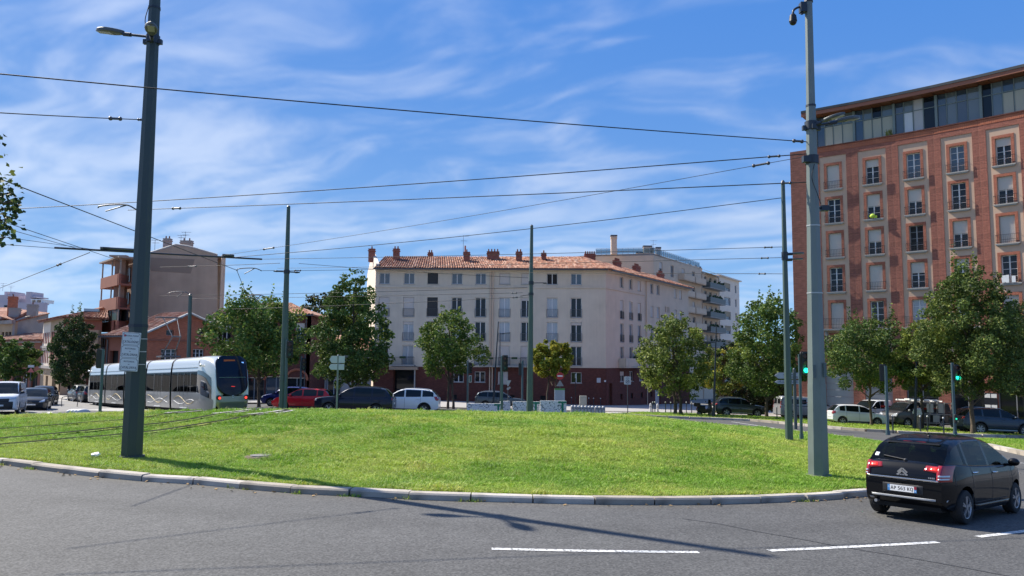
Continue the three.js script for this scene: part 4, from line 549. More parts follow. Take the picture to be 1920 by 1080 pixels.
{ // brick gable house in front of it
  const A = at(262, 700, 73), B = at(403.5, 700, 81.5), o = thing('brick_house', 'orange brick gabled house with a small oculus behind the tram', 'building', V(A.x, gy(A.x, A.z), A.z)), F = facade(o, [A.x, A.z], [B.x, B.z]), y0 = o.position.y - 0.8;
  const ap = facHit(F, 353, 589), eR = facHit(F, 403, 613), eL = [0, facHit(F, 277, 627)[1] - (facHit(F, 277, 627)[0]) * 0.24];
  const ws = winRow(F, [[318, 654, 677, 2.0], [373, 654, 677, 1.5]]), oc = winRow(F, [[319, 618, 629, 0.9], [377, 618, 629, 0.9]]);
  onFac(F, 'gable_wall', prism([[0, y0], [F.L, y0], [F.L, eR[1]], ap, [0, eL[1]]], 0.35, 0, [...ws, ...oc].map((w) => rect(...w.hole))).translate(0, 0, -0.35), M.brickOrange);
  ws.forEach((w) => windowAt(F, w.x, w.y, w.w - 0.04, w.h - 0.04, { bars: 2, leaves: 3, sill: 0.06 })); oc.forEach((w) => windowAt(F, w.x, w.y, w.w - 0.04, w.h - 0.04, { leaves: 1, frame: M.frameGrey }));
  const r1 = F.L + 0.3, vg = (x0, ya, x1, yb) => rod(V(x0, ya + 0.1, 0.25), V(x1, yb + 0.1, 0.25), 0.13, 4); onFac(F, 'verge_board', [vg(-0.4, eL[1] - 0.1, ap[0], ap[1]), vg(ap[0], ap[1], r1, eR[1] - 0.15)], mat(0.42, 0.42, 0.40, 0.7)); onFac(F, 'string_course', box(F.L, 0.14, 0.08, F.L / 2, 0, 0.045), M.brickRender, 0, facHit(F, 340, 639)[1]);
  const bk = 4.8, e0 = facPt(F, -0.5, eL[1], 0.3), e1 = facPt(F, -0.5, eL[1], -bk), p0 = facPt(F, ap[0], ap[1] + 0.12, 0.3), p1 = facPt(F, ap[0], ap[1] + 0.12, -bk + 1.2), q0 = facPt(F, r1, eR[1] + 0.02, 0.3), q1 = facPt(F, r1, eR[1] + 0.02, -bk);
  tiledRoof(o, e1, e0, p0, p1, 0.34, 0.45, 21); part('roof_right', slab(W3(o, [p0, q0, q1, p1].reverse()), -0.14), M.tile[0], o); part('roof_hip', slab(W3(o, [e1, p1, q1]), 0.12), M.tile[1], o);
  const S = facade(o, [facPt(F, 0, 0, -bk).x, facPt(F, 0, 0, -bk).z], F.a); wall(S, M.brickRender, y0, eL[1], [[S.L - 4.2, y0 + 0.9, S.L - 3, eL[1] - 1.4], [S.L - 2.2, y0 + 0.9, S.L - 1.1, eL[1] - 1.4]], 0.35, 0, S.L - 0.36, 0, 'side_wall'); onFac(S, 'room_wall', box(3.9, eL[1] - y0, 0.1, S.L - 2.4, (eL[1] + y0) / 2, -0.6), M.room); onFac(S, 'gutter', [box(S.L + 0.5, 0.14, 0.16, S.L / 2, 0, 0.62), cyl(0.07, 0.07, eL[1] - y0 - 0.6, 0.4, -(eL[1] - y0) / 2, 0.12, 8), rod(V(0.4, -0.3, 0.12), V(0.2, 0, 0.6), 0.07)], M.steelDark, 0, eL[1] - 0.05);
  wall(facade(o, F.b, [facPt(F, F.L, 0, -bk).x, facPt(F, F.L, 0, -bk).z]), M.brickRender, y0, eR[1], [], 0.3, 0, undefined, 0, 'side_wall'); const b0 = facPt(F, F.L, 0, -bk), b1 = facPt(F, 0, 0, -bk); wall(facade(o, [b0.x, b0.z], [b1.x, b1.z]), M.brickRender, y0, Math.min(eL[1], eR[1]), [], 0.3, 0, undefined, 0, 'back_wall');
  onFac(F, 'skylight', box(1.0, 0.08, 0.7, 4.2, 0, -5, 0, 0, 0.4), M.steelDark, 0, lerp(eL[1], ap[1], 0.55) + 0.6);
}
{ // brown corner house with red shutters and a hipped tile roof
  const C = at(114, 700, 86), Lp = at(76, 700, 98), Rp = at(186, 700, 88), o = thing('corner_house', 'old brown corner house with red shutters under a hipped tile roof', 'building', V(C.x, gy(C.x, C.z), C.z)), c = [C.x, C.z], L = facade(o, [Lp.x, Lp.z], c), F = facade(o, c, [Rp.x, Rp.z]), y0 = o.position.y - 0.8, hy = (p) => facHit(L, 114, p)[1], yE = hy(597);
  const wl = [[0.12, 0.09], [0.30, 0.09], [0.55, 0.11], [0.8, 0.11]], hl = []; for (const [t, w] of wl) for (const [a, b] of [[620, 642], [656, 682]]) hl.push([L.L * t - 0.5, hy(b), L.L * t + 0.5, hy(a)]);
  wall(L, M.ochreWall, y0, yE, [...hl, [L.L * 0.62, y0 + 0.4, L.L * 0.8, hy(706)], [L.L * 0.3, y0 + 0.4, L.L * 0.42, hy(708)]], 0.35); onFac(L, 'white_strip', box(L.L * 0.4, hy(599) - hy(688), 0.05, L.L * 0.2, (hy(599) + hy(688)) / 2, 0.0), M.whiteRender);
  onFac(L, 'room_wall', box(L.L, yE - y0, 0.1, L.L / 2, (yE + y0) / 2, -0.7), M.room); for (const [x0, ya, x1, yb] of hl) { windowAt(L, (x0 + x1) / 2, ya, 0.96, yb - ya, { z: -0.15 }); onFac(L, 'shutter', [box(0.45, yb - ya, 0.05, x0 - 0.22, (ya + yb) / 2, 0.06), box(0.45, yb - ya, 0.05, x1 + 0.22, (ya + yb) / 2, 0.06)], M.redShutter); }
  onFac(L, 'string_course', [box(L.L, 0.3, 0.2, L.L / 2, hy(649), 0.1), box(L.L, 0.35, 0.25, L.L / 2, hy(690), 0.12)], M.greyRender); onFac(L, 'shop_lamp', ball(0.22, L.L * 0.28, hy(704), 0.35), M.white);
  const hf = [0.12, 0.35, 0.58, 0.82].map((t) => [F.L * t - 0.6, y0 + 1.2, F.L * t + 0.6, hy(705)]), hu = [0.15, 0.4].map((t) => [F.L * t - 0.5, hy(642), F.L * t + 0.5, hy(618)]); wall(F, M.ochreWall, y0, yE, [...hf, ...hu], 0.35); onFac(F, 'brick_band', box(F.L, hy(600) - hy(618), 0.04, F.L / 2, (hy(600) + hy(618)) / 2, 0.0), M.brickRender); hf.forEach(([x0, a, x1, b]) => windowAt(F, (x0 + x1) / 2, a, 1.18, b - a, { frame: M.frameBrown })); hu.forEach(([x0, a, x1, b]) => windowAt(F, (x0 + x1) / 2, a, 0.98, b - a, {}));
  const pk = facPt(F, F.L + 1, hy(565), -7), pk0 = facPt(F, 4.5, hy(573), -5.5), eL0 = facPt(L, -0.3, yE + 0.05, 0.6), eC = facPt(F, -0.3, yE + 0.05, 0.8), eR = facPt(F, F.L + 0.6, yE + 0.05, 0.8);
  tiledRoof(o, eC, eR, pk, pk0, 0.34, 0.5, 31); tiledRoof(o, eL0, eC, pk0, facPt(L, 0, hy(575), -6), 0.34, 0.5, 37); onFac(F, 'skylight', box(1.6, 0.1, 0.8, F.L * 0.75, 0, -2.4, 0.45), M.glassSky, 0, hy(585) + 0.3);
  const b = facPt(F, F.L, 0, -12); wall(facade(o, F.b, [b.x, b.z]), M.ochreWall, y0, yE, [], 0.3, 0, undefined, 0, 'side_wall');
}
{ // grey-roofed row and the dark old house further left, and the pale block behind them
  const o = thing('old_house', 'low old terrace house with a grey tile roof left of the corner house', 'building', onG(40, 97)), F = facPx(o, -30, 104, 76, 98), y0 = o.position.y - 1, hy = (p) => facHit(F, 60, p)[1], hl = [[22, 648, 680], [40, 648, 680], [58, 648, 680]].map(([p, a, b]) => { const x = facHit(F, p, a)[0]; return [x - 0.5, hy(b), x + 0.5, hy(a)]; }), dl = [10, 28, 46, 64].map((p) => { const x = facHit(F, p, 720)[0]; return [x - 0.65, y0 + 0.5, x + 0.65, hy(700)]; });
  wall(F, M.brickRender, y0, hy(637), [...hl, ...dl], 0.35); hl.forEach(([x0, a, x1, b]) => windowAt(F, (x0 + x1) / 2, a, 0.96, b - a, { frame: M.frameWhite })); dl.forEach(([x0, a, x1, b], i) => windowAt(F, (x0 + x1) / 2, a, 1.26, b - a, { frame: i % 2 ? M.frameBrown : M.frameWhite, pane: M.room }));
  tiledRoof(o, facPt(F, -0.4, hy(638), 0.5), facPt(F, F.L + 0.3, hy(638), 0.5), facPt(F, F.L + 0.3, hy(622), -5), facPt(F, -0.4, hy(622), -5), 0.36, 0.5, 41); onFac(F, 'cornice', box(F.L, 0.35, 0.4, F.L / 2, 0, 0.2), M.greyRender, 0, hy(640)); const bb = facPt(F, F.L, 0, -6); wall(facade(o, F.b, [bb.x, bb.z]), M.greyRender, y0, hy(622), [], 0.3, 0, undefined, 0, 'side_wall');
  const p = thing('old_house', 'taller dark brick and stone old house with chimneys at the far left', 'building', onG(40, 108)), C = at(22, 700, 106), Q = at(84, 700, 112), P0 = at(-40, 700, 112), L = facade(p, [P0.x, P0.z], [C.x, C.z]), G = facade(p, [C.x, C.z], [Q.x, Q.z]), y1 = p.position.y - 1, gy2 = (q) => facHit(L, 22, q)[1];
  const gt = [[0, gy2(602)], [G.L * 0.35, gy2(592)], [G.L, facHit(G, 84, 586)[1]]]; onFac(G, 'side_wall', prism([[0, y1], [G.L, y1], gt[2], gt[1], gt[0]], 0.35).translate(0, 0, -0.35), M.greyRender);
  const hh = [5, 12, 18].map((q) => { const x = facHit(L, q, 630)[0]; return [x - 0.4, gy2(640), x + 0.4, gy2(622)]; }); wall(L, M.ochreWall, y1, gy2(602), hh, 0.35); hh.forEach(([x0, a, x1, b]) => windowAt(L, (x0 + x1) / 2, a, 0.78, b - a, { frame: M.frameBrown })); onFac(L, 'cornice', box(L.L + 0.3, 0.5, 0.5, L.L / 2, 0, 0.25), M.greyRender, 0, gy2(604));
  tiledRoof(p, facPt(L, -0.3, gy2(603), 0.4), facPt(L, L.L + 0.2, gy2(603), 0.4), facPt(G, G.L * 0.5, gy2(584), -1), facPt(L, 0, gy2(586), -6), 0.36, 0.5, 51); part('roof', slab(W3(p, [facPt(G, 0, gt[0][1], 0.2), facPt(G, G.L, gt[2][1], 0.2), facPt(G, G.L, gt[2][1] + 0.8, -7), facPt(G, 0, gt[0][1] + 1.8, -7)]), 0.15), M.tile[0], p);
  for (const [px, py, w, h] of [[22, 600, 1.0, 3.2], [27, 600, 1.3, 1.6], [60.5, 592, 1.2, 1.5]]) chimney(p, at(px, py, 108), w, h, 0.8, 1, 0.2, px === 22 ? M.brickOrange : M.greyRender);
  const q = thing('apartment_building', 'pale flat roofed block standing far behind the old houses', 'building', onG(30, 150)), B = facPx(q, -60, 150, 78, 150), z0 = q.position.y, hb = (t) => facHit(B, 40, t)[1], pw = mat(0.50, 0.44, 0.47, 0.9); wall(B, pw, z0, hb(567), [], 0.4); const bx = (a, b, yt, yb2, dz) => { const x0 = facHit(B, a, 560)[0], x1 = facHit(B, b, 560)[0]; return box(x1 - x0, hb(yt) - hb(yb2), 4, (x0 + x1) / 2, (hb(yt) + hb(yb2)) / 2, -2.2 - (dz || 0)); };
  onFac(B, 'roof_block', [bx(-60, 24, 553, 567.5), bx(0, 6, 546, 553.5, 1), bx(10, 15, 546, 553.5, 1), bx(16, 20, 549, 553.5, 1), bx(41, 51, 546, 567.5, 1), bx(24, 57, 559, 567.5, 2), bx(50, 61, 555, 557, 1)], pw); onFac(B, 'roof_frame', [bx(56, 78, 560.5, 562), bx(57, 58.5, 562, 567), bx(66, 67.5, 562, 567), bx(76, 77.5, 562, 567)], M.white); wall(facade(q, B.b, [B.b[0] - 10, B.b[1] - 14]), pw, z0, hb(567), [], 0.3, 0, undefined, 0, 'side_wall'); antenna(q, at(5, 546, 152), 1.6); antenna(q, at(20, 549, 152), 1.4); windowAt(B, facHit(B, 11, 575)[0], hb(577), 0.7, 0.5, { leaves: 1, z: 0.02, frame: M.frameGrey });
}
{ // dark brick house behind the lime, and the low tiled shop next to the cream house
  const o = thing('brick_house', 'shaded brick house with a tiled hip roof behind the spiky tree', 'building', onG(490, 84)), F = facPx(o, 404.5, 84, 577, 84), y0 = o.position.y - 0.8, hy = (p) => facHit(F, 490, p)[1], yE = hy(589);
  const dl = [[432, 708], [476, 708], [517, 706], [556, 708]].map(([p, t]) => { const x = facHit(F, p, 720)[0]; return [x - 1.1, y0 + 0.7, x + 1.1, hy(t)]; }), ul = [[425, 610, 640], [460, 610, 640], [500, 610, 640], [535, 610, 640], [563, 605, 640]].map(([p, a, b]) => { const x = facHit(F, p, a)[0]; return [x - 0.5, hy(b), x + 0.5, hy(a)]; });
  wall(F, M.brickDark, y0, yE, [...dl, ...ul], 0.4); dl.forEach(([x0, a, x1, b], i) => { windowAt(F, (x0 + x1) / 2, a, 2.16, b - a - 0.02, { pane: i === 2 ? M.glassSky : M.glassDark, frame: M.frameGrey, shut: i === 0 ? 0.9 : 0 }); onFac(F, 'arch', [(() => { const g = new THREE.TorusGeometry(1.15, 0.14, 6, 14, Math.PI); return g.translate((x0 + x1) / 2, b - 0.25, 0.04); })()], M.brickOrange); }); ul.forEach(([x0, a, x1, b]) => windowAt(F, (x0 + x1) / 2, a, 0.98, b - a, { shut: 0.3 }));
  const r0 = facPt(F, F.L * 0.36, hy(563), -5), r1 = facPt(F, F.L * 0.64, hy(563), -5); tiledRoof(o, facPt(F, -0.5, yE, 0.6), facPt(F, F.L + 0.5, yE, 0.6), r1, r0, 0.34, 0.5, 61); part('roof_hip', [slab(W3(o, [facPt(F, F.L + 0.5, yE, 0.6), facPt(F, F.L + 0.5, yE, -10), r1]), 0.15), slab(W3(o, [facPt(F, -0.5, yE, -10), facPt(F, -0.5, yE, 0.6), r0]), 0.15)], M.tile[1], o);
  const b1 = facPt(F, F.L, 0, -10), b0 = facPt(F, 0, 0, -10); wall(facade(o, F.b, [b1.x, b1.z]), M.brickDark, y0, yE, [], 0.3, 0, undefined, 0, 'side_wall'); wall(facade(o, [b0.x, b0.z], F.a), M.brickDark, y0, yE, [], 0.3, 0, undefined, 0, 'side_wall'); onFac(F, 'gutter', [box(F.L + 1, 0.15, 0.15, F.L / 2, 0, 0.65), cyl(0.07, 0.07, yE - y0 - 0.5, F.L - 0.4, -(yE - y0) / 2, 0.1, 8)], M.steelDark, 0, yE - 0.1);
  const s = thing('shop_building', 'low shop front with a red tiled roof between the brick house and the cream house', 'building', onG(640, 90)), G = facPx(s, 584, 91, 695, 92), z0 = s.position.y - 0.8, hs = (p) => facHit(G, 640, p)[1], sl = [600, 626, 652, 678].map((p) => { const x = facHit(G, p, 720)[0]; return [x - 0.75, z0 + 0.7, x + 0.75, hs(712)]; });
  wall(G, M.greyRender, z0, hs(655), sl, 0.3); sl.forEach(([x0, a, x1, b], i) => windowAt(G, (x0 + x1) / 2, a, 1.48, b - a - 0.02, { shut: i % 2 ? 0 : 0.85, pane: M.glassDark })); tiledRoof(s, facPt(G, -0.4, hs(657), 0.5), facPt(G, G.L + 0.2, hs(657), 0.5), facPt(G, G.L + 0.2, hs(628), -5), facPt(G, -0.4, hs(628), -5), 0.34, 0.5, 71); const e = facPt(G, 0, 0, -6); wall(facade(s, [e.x, e.z], G.a), M.greyRender, z0, hs(655), [], 0.3, 0, undefined, 0, 'side_wall');
}
// ---------------------------------------------------------------- trees: trunk, limbs and a crown of single leaves in clumps
const leafMat = new THREE.MeshPhysicalMaterial({ color: lin(1, 1, 1), vertexColors: true, roughness: 0.6, transmission: 0.46, thickness: 0, side: THREE.DoubleSide, specularIntensity: 0.25 });
function leaves(clumps, n, size, col, col2, share2) {
  const pos = new Float32Array(n * 18), cl = new Float32Array(n * 18), tot = clumps.reduce((s, c) => s + c.r ** 2 * (c.w || 1), 0); let k = 0, q = 0;
  const a = V(), b = V(), c = V(), p = V();
  for (const C of clumps) {
    const m = Math.round(n * C.r ** 2 * (C.w || 1) / tot), tint = rr(0.75, 1.25), yel = rnd() < share2 * 0.5 ? 0.5 : 0;
    for (let i = 0; i < m && k < n; i++, k++) {
      const th = rr(0, 6.2832), cz = rr(-1, 1), sz = Math.sqrt(1 - cz * cz), R = C.r * (0.35 + 0.65 * rnd() ** 0.6) * (1 + 0.25 * (rnd() < 0.1 ? 1 : 0));
      p.set(C.p.x + Math.cos(th) * sz * R, C.p.y + cz * R * (C.sy || 0.8), C.p.z + Math.sin(th) * sz * R);
      a.set(Math.cos(th) * sz + rr(-1, 1), cz * 0.4 + rr(-0.9, 0.5), Math.sin(th) * sz + rr(-1, 1)).normalize(); b.set(rr(-1, 1), rr(-0.4, 1), rr(-1, 1)).cross(a).normalize(); const s = size * rr(0.7, 1.35), w = s * 0.40;
      c.crossVectors(a, b).multiplyScalar(s * 0.12);
      const x = p.x, y = p.y, z = p.z, ax = a.x * s / 2, ay = a.y * s / 2, az = a.z * s / 2, bx = b.x * w, by = b.y * w, bz = b.z * w;
      pos.set([x - ax, y - ay, z - az, x + bx + c.x, y + by + c.y, z + bz + c.z, x + ax, y + ay, z + az, x - ax, y - ay, z - az, x + ax, y + ay, z + az, x - bx + c.x, y - by + c.y, z - bz + c.z], k * 18);
      const u = tint * rr(0.65, 1.4), t = clamp((rnd() < share2 ? rr(0.4, 1) : 0) + yel), r0 = lerp(col[0], col2[0], t) * u, g0 = lerp(col[1], col2[1], t) * u, b0 = lerp(col[2], col2[2], t) * u;
      for (let v = 0; v < 6; v++) { cl[k * 18 + v * 3] = r0; cl[k * 18 + v * 3 + 1] = g0; cl[k * 18 + v * 3 + 2] = b0; }
    }
  }
  const g = new THREE.BufferGeometry(); g.setAttribute('position', new THREE.BufferAttribute(pos.slice(0, k * 18), 3)); g.setAttribute('color', new THREE.BufferAttribute(cl.slice(0, k * 18), 3)); g.computeVertexNormals(); return g;
}
const G1 = [0.115, 0.185, 0.042], G2 = [0.36, 0.40, 0.085], DK = [0.06, 0.095, 0.026], YL = [0.48, 0.40, 0.055], LT = [0.15, 0.205, 0.045];
function tree(label, px, D, box4, q = {}) {
  const { n = 9000, size = 0.20, col = G1, col2 = G2, share2 = 0.12, cone = 0.3, trunks = [0], r = 0.13, f = gy, spikes = 0, seedN = 1, lift = 0, dens = 1, sy = 0.8, name = 'street_tree', ragged = 1 } = q;
  reseed(seedN * 977 + 13); const b = onG(px, D, f), o = thing(name, label, 'tree', b), [x0, x1, yt, yb] = box4;
  const cx = at((x0 + x1) / 2, 600, D).x - b.x, W = (at(x1, 600, D).x - at(x0, 600, D).x) / 2, yT = at(px, yt, D).y - b.y, yB = at(px, yb, D).y - b.y, H = yT - yB, clumps = [];
  const rad = (t) => { const e = Math.sqrt(Math.max(0, 1 - (2 * t - 1) ** 2)) ** 0.75, c = t < 0.22 ? Math.sqrt(t / 0.22) : (1 - (t - 0.22) / 0.78) ** 0.8; return W * 0.94 * lerp(e, c, cone); };
  const K = Math.round(96 * dens * clamp(W * H / 14, 0.5, 1.8));
  for (let i = 0; i < K; i++) { const t = 0.03 + 0.94 * ((i + rnd()) / K), a = i * 2.39996 + rr(-0.4, 0.4), R = rad(t), cr = clamp(R * rr(0.16, 0.33), 0.2, 0.72) * (0.75 + 0.45 * ragged * rnd()), d = Math.max(0, R - cr * 0.6) * (rnd() < 0.78 ? rr(0.75, 1.0 + 0.34 * ragged) : rr(0.1, 0.75)); clumps.push({ p: V(cx * (0.3 + 0.7 * t) + Math.cos(a) * d, yB + t * H + rr(-0.35, 0.35) * ragged, Math.sin(a) * d), r: cr, sy }); }
  for (let i = 0; i < spikes; i++) { const a = rr(0, 6.28), d = W * rr(0, 0.65), y = yB + H * rr(0.86, 1.0), h = rr(0.6, 1.9); for (let s = 0; s < 4; s++) clumps.push({ p: V(cx + Math.cos(a) * d, y + h * s / 4, Math.sin(a) * d), r: 0.26 - s * 0.045, sy: 1.8, w: 0.8 }); }
  const tg = []; trunks.forEach((dx) => { let p = V(dx, -0.3, rr(-0.1, 0.1)), rad0 = r / Math.sqrt(trunks.length); const stop = yB + H * 0.72, N = 9; for (let i = 0; i < N; i++) { const np = V(lerp(dx, cx * 0.7 + dx * 0.4, (i + 1) / N) + rr(-0.06, 0.06), lerp(-0.3, stop, (i + 1) / N), rr(-0.08, 0.08)), r1 = rad0 * (1 - 0.085); tg.push(rod(p, np, i ? rad0 : rad0 * 1.35, 9, r1)); p = np; rad0 = r1; } });
  for (let i = 0; i < 22 && i < clumps.length; i++) { const c = clumps[(i * 7) % clumps.length].p, y = clamp(c.y - Math.hypot(c.x, c.z) * rr(0.5, 0.9), Math.max(1.2, yB * 0.75), yB + H * 0.7), s = V(cx * 0.5 * (y / yT), y, 0), m = s.clone().lerp(c, 0.5).add(V(rr(-0.1, 0.1), 0.15, rr(-0.1, 0.1))); tg.push(rod(s, m, 0.05, 5, 0.032), rod(m, c, 0.032, 5, 0.012)); }
  part('trunk', tg, M.bark, o); part('crown', leaves(clumps, n, size, col, col2, share2), leafMat, o); return o;
}
const plane = (label, px, D, b4, q) => tree(label, px, D, b4, q);
plane('broad dark tree with thin upright shoots behind the tram front', 488, 58, [392, 572, 562, 702], { n: 13500, cone: 0.05, spikes: 16, seedN: 1, size: 0.21, col: [0.10, 0.175, 0.042], share2: 0.15, trunks: [-0.1] });
plane('tall cone shaped tree in front of the cream house left gable', 660, 66, [582, 738, 506, 728], { n: 17000, cone: 0.62, seedN: 2, size: 0.22, col: [0.10, 0.165, 0.042], share2: 0.10, r: 0.15 });
plane('young tree before the cream facade right of the entrance', 845, 66, [778, 908, 578, 704], { n: 9500, cone: 0.45, seedN: 3, size: 0.20, share2: 0.16, trunks: [-0.25, 0.22], r: 0.16 });
plane('small yellowing tree behind the white barriers', 1036, 66, [994, 1078, 638, 709], { n: 12000, cone: 0.1, seedN: 4, dens: 1.4, ragged: 0.5, size: 0.19, col: [0.25, 0.29, 0.045], col2: YL, share2: 0.4, trunks: [-0.5, 0.35], r: 0.14 });
plane('twin trunked tree at the corner of the cream house wing', 1271, 66, [1193, 1328, 590, 742], { n: 12500, cone: 0.3, seedN: 5, size: 0.20, col: [0.145, 0.195, 0.045], share2: 0.2, trunks: [-0.25, 0.3], r: 0.22 });
plane('low yellow green tree behind the grey parked car', 1352, 74, [1318, 1402, 652, 742], { n: 6500, cone: 0.0, seedN: 6, col: LT, col2: YL, share2: 0.15, size: 0.22 });
plane('tall ragged tree left of the slim green pole', 1438, 66, [1372, 1512, 556, 742], { n: 14500, cone: 0.3, seedN: 7, spikes: 8, size: 0.21, share2: 0.12, r: 0.14 });
plane('round tree before the brick building left of the grey van', 1632, 55, [1550, 1708, 602, 728], { n: 19000, cone: 0.12, dens: 1.2, seedN: 8, spikes: 5, size: 0.145, share2: 0.14, r: 0.1, col: [0.10, 0.165, 0.042] });
plane('slender tree standing between the two larger ones on the right', 1731, 53, [1674, 1774, 600, 740], { n: 13000, cone: 0.2, dens: 1.2, seedN: 9, size: 0.145, share2: 0.35, r: 0.12, col: LT });
plane('largest tree on the right shading the dark parked car', 1825, 48, [1722, 1914, 498, 742], { n: 36000, cone: 0.42, dens: 1.15, seedN: 10, spikes: 6, size: 0.145, share2: 0.16, r: 0.15, col: [0.105, 0.155, 0.04] });
plane('dark tree cut by the right edge of the frame', 1938, 54, [1868, 2010, 560, 742], { n: 11000, cone: 0.3, seedN: 11, size: 0.19, share2: 0.05, col: DK });
plane('dense dark round tree in front of the brown corner house', 134, 75, [97, 184, 596, 726], { n: 15000, cone: 0.12, seedN: 12, size: 0.17, share2: 0.04, col: [0.05, 0.09, 0.03], dens: 1.5, ragged: 0.4, spikes: 4 });
plane('smaller round tree left of the dense dark one', 38, 78, [4, 76, 636, 714], { n: 9000, cone: 0.2, seedN: 13, size: 0.19, share2: 0.10, col: [0.10, 0.175, 0.042], dens: 1.3 });
plane('tree clipped by the left edge behind the white van', -12, 82, [-50, 20, 628, 708], { n: 7000, cone: 0.1, seedN: 14, size: 0.2, share2: 0.12 });
plane('dark evergreen mass behind the cone shaped tree', 640, 108, [560, 705, 548, 700], { n: 12000, cone: 0.0, seedN: 15, size: 0.36, col: [0.040, 0.058, 0.022], share2: 0.08, name: 'background_tree', r: 0.3 });
plane('distant tree closing the gap between the street and the brick building', 1405, 112, [1330, 1500, 640, 752], { n: 11000, cone: 0.0, seedN: 16, size: 0.34, col: [0.040, 0.060, 0.022], share2: 0.1, name: 'background_tree', r: 0.3 });
plane('leafy tree behind the direction signs', 1495, 84, [1450, 1560, 640, 752], { n: 9000, cone: 0.0, seedN: 17, size: 0.25, col: LT, share2: 0.2, name: 'background_tree', r: 0.2 });
{ // clipped hedge behind the grey car, and the near branch that hangs into the frame at the left
  reseed(400); const a = onG(1348, 82), b = onG(1470, 82), o = thing('hedge', 'tall dark clipped hedge behind the grey parked car', 'hedge', a), cl = []; for (let i = 0; i < 90; i++) cl.push({ p: V(lerp(0, b.x - a.x, rnd()), rr(0.2, 2.9), rr(-0.6, 0.6)), r: rr(0.4, 0.6), sy: 0.9 });
  part('foliage', leaves(cl, 9000, 0.2, [0.025, 0.045, 0.017], G1, 0.08), leafMat, o); part('stems', Array.from({ length: 8 }, (_, i) => cyl(0.05, 0.03, 2.4, (b.x - a.x) * (i + 0.5) / 8, 1.2, 0, 6)), M.bark, o);
  const t0 = V(-8.2, gy(-8.2, -6), -6), t = thing('near_tree', 'branches of a near tree reaching in at the left frame edge', 'tree', t0); reseed(500); const cs = [], tg = [rod(V(0, -0.2, 0), V(0.1, 3.0, 0), 0.2, 10, 0.16), rod(V(0.1, 3, 0), V(0, 7.5, 0), 0.16, 9, 0.05)];
  for (const [px, py, rad] of [[16, 362, 0.13], [22, 378, 0.11], [8, 392, 0.16], [18, 410, 0.12], [4, 430, 0.14], [10, 445, 0.08], [-10, 380, 0.3], [-20, 430, 0.3], [-40, 340, 0.4], [-50, 420, 0.4], [-2, 460, 0.07], [0, 268, 0.05], [-12, 280, 0.12], [-2, 330, 0.05], [-60, 280, 0.4], [-90, 360, 0.6]]) { const p = at(px, py, 8 + rr(-0.3, 0.3)).sub(t0); cs.push({ p, r: rad, sy: 0.9 }); tg.push(rod(V(0.05, clamp(p.y - 1.2, 2, 6), 0), p, 0.03, 5, 0.008)); }
  for (let i = 0; i < 40; i++) { const th = rr(0, 6.28); cs.push({ p: V(-0.9 + Math.cos(th) * rr(0.3, 1.6), rr(3.4, 7.6), 0.9 + Math.sin(th) * rr(0.3, 1.6)), r: rr(0.4, 0.7) }); }
  part('trunk', tg, M.bark, t); part('crown', leaves(cs, 12000, 0.06, [0.04, 0.065, 0.02], G2, 0.1), leafMat, t);
}
const ORD = ['first', 'second', 'third', 'fourth', 'fifth', 'sixth', 'seventh', 'eighth', 'ninth', 'tenth', 'eleventh', 'twelfth', 'thirteenth', 'fourteenth'];
M.poleMid = mat(0.065, 0.098, 0.088, 0.45, 0.1);
// ---------------------------------------------------------------- poles, lamps, signs, signals
const oct = (a, b, r0, r1, n = 8) => { const g = rod(a, b, r0, n, r1).toNonIndexed(); g.computeVertexNormals(); return g; };
function axisPoint(base, top, h) { return base.clone().lerp(top, h / base.distanceTo(top)); }
// lantern: flat rounded head with a pale glass underneath; points along +x, tilted up by "tilt"
function lamp(parent, p, turn, tilt, arm, len, name = 'lamp_head') {
  const g = new THREE.Group(); g.name = name; g.position.copy(p); g.rotation.order = 'YZX'; g.rotation.set(0, turn, tilt); parent.add(g);
  part('arm', [rod(V(0, 0, 0), V(arm, 0, 0), 0.035, 8), rod(V(arm - 0.1, 0, 0), V(arm + 0.12, 0, 0), 0.055, 8)], M.poleDark, g);
  const o = []; for (let i = 0; i <= 20; i++) { const t = i / 20, a = Math.sin(Math.PI * Math.min(1, t * 1.02)) ** 0.55 * (0.9 - 0.25 * Math.abs(t - 0.62)); o.push([arm + 0.1 + t * len, a * len * 0.22]); }
  const pts = [...o, ...o.slice(1, -1).reverse().map(([x, y]) => [x, -y])], body = prism(pts, len * 0.13, len * 0.04); body.rotateX(-Math.PI / 2); body.translate(0, -len * 0.02, 0);
  part('housing', body, mat(0.09, 0.10, 0.10, 0.5, 0.2), g);
  part('lens', box(len * 0.5, 0.012, len * 0.2, arm + 0.14 + len * 0.62, -len * 0.025, 0), mat(0.36, 0.36, 0.33, 0.3), g);
  return g;
}
function bracket(parent, p, r) { part('bracket', [cyl(r * 1.15, r * 1.15, 0.22, p.x, p.y, p.z, 10), box(r * 3.2, 0.12, 0.1, p.x, p.y - 0.06, p.z), box(0.1, 0.12, r * 3.0, p.x, p.y - 0.06, p.z)], M.poleDark, parent); }
const shaft = (name, label, bpx, D, tpx, tpy, f = ly, over = 0) => {
  const b = onG(bpx, D, f), t = at(tpx, tpy, D), dir = t.clone().sub(b); if (over) t.copy(b).addScaledVector(dir, over / dir.length());
  const o = thing(name, label, 'pole', b); return { o, b, top: t.clone().sub(b), h: t.distanceTo(b) };
};
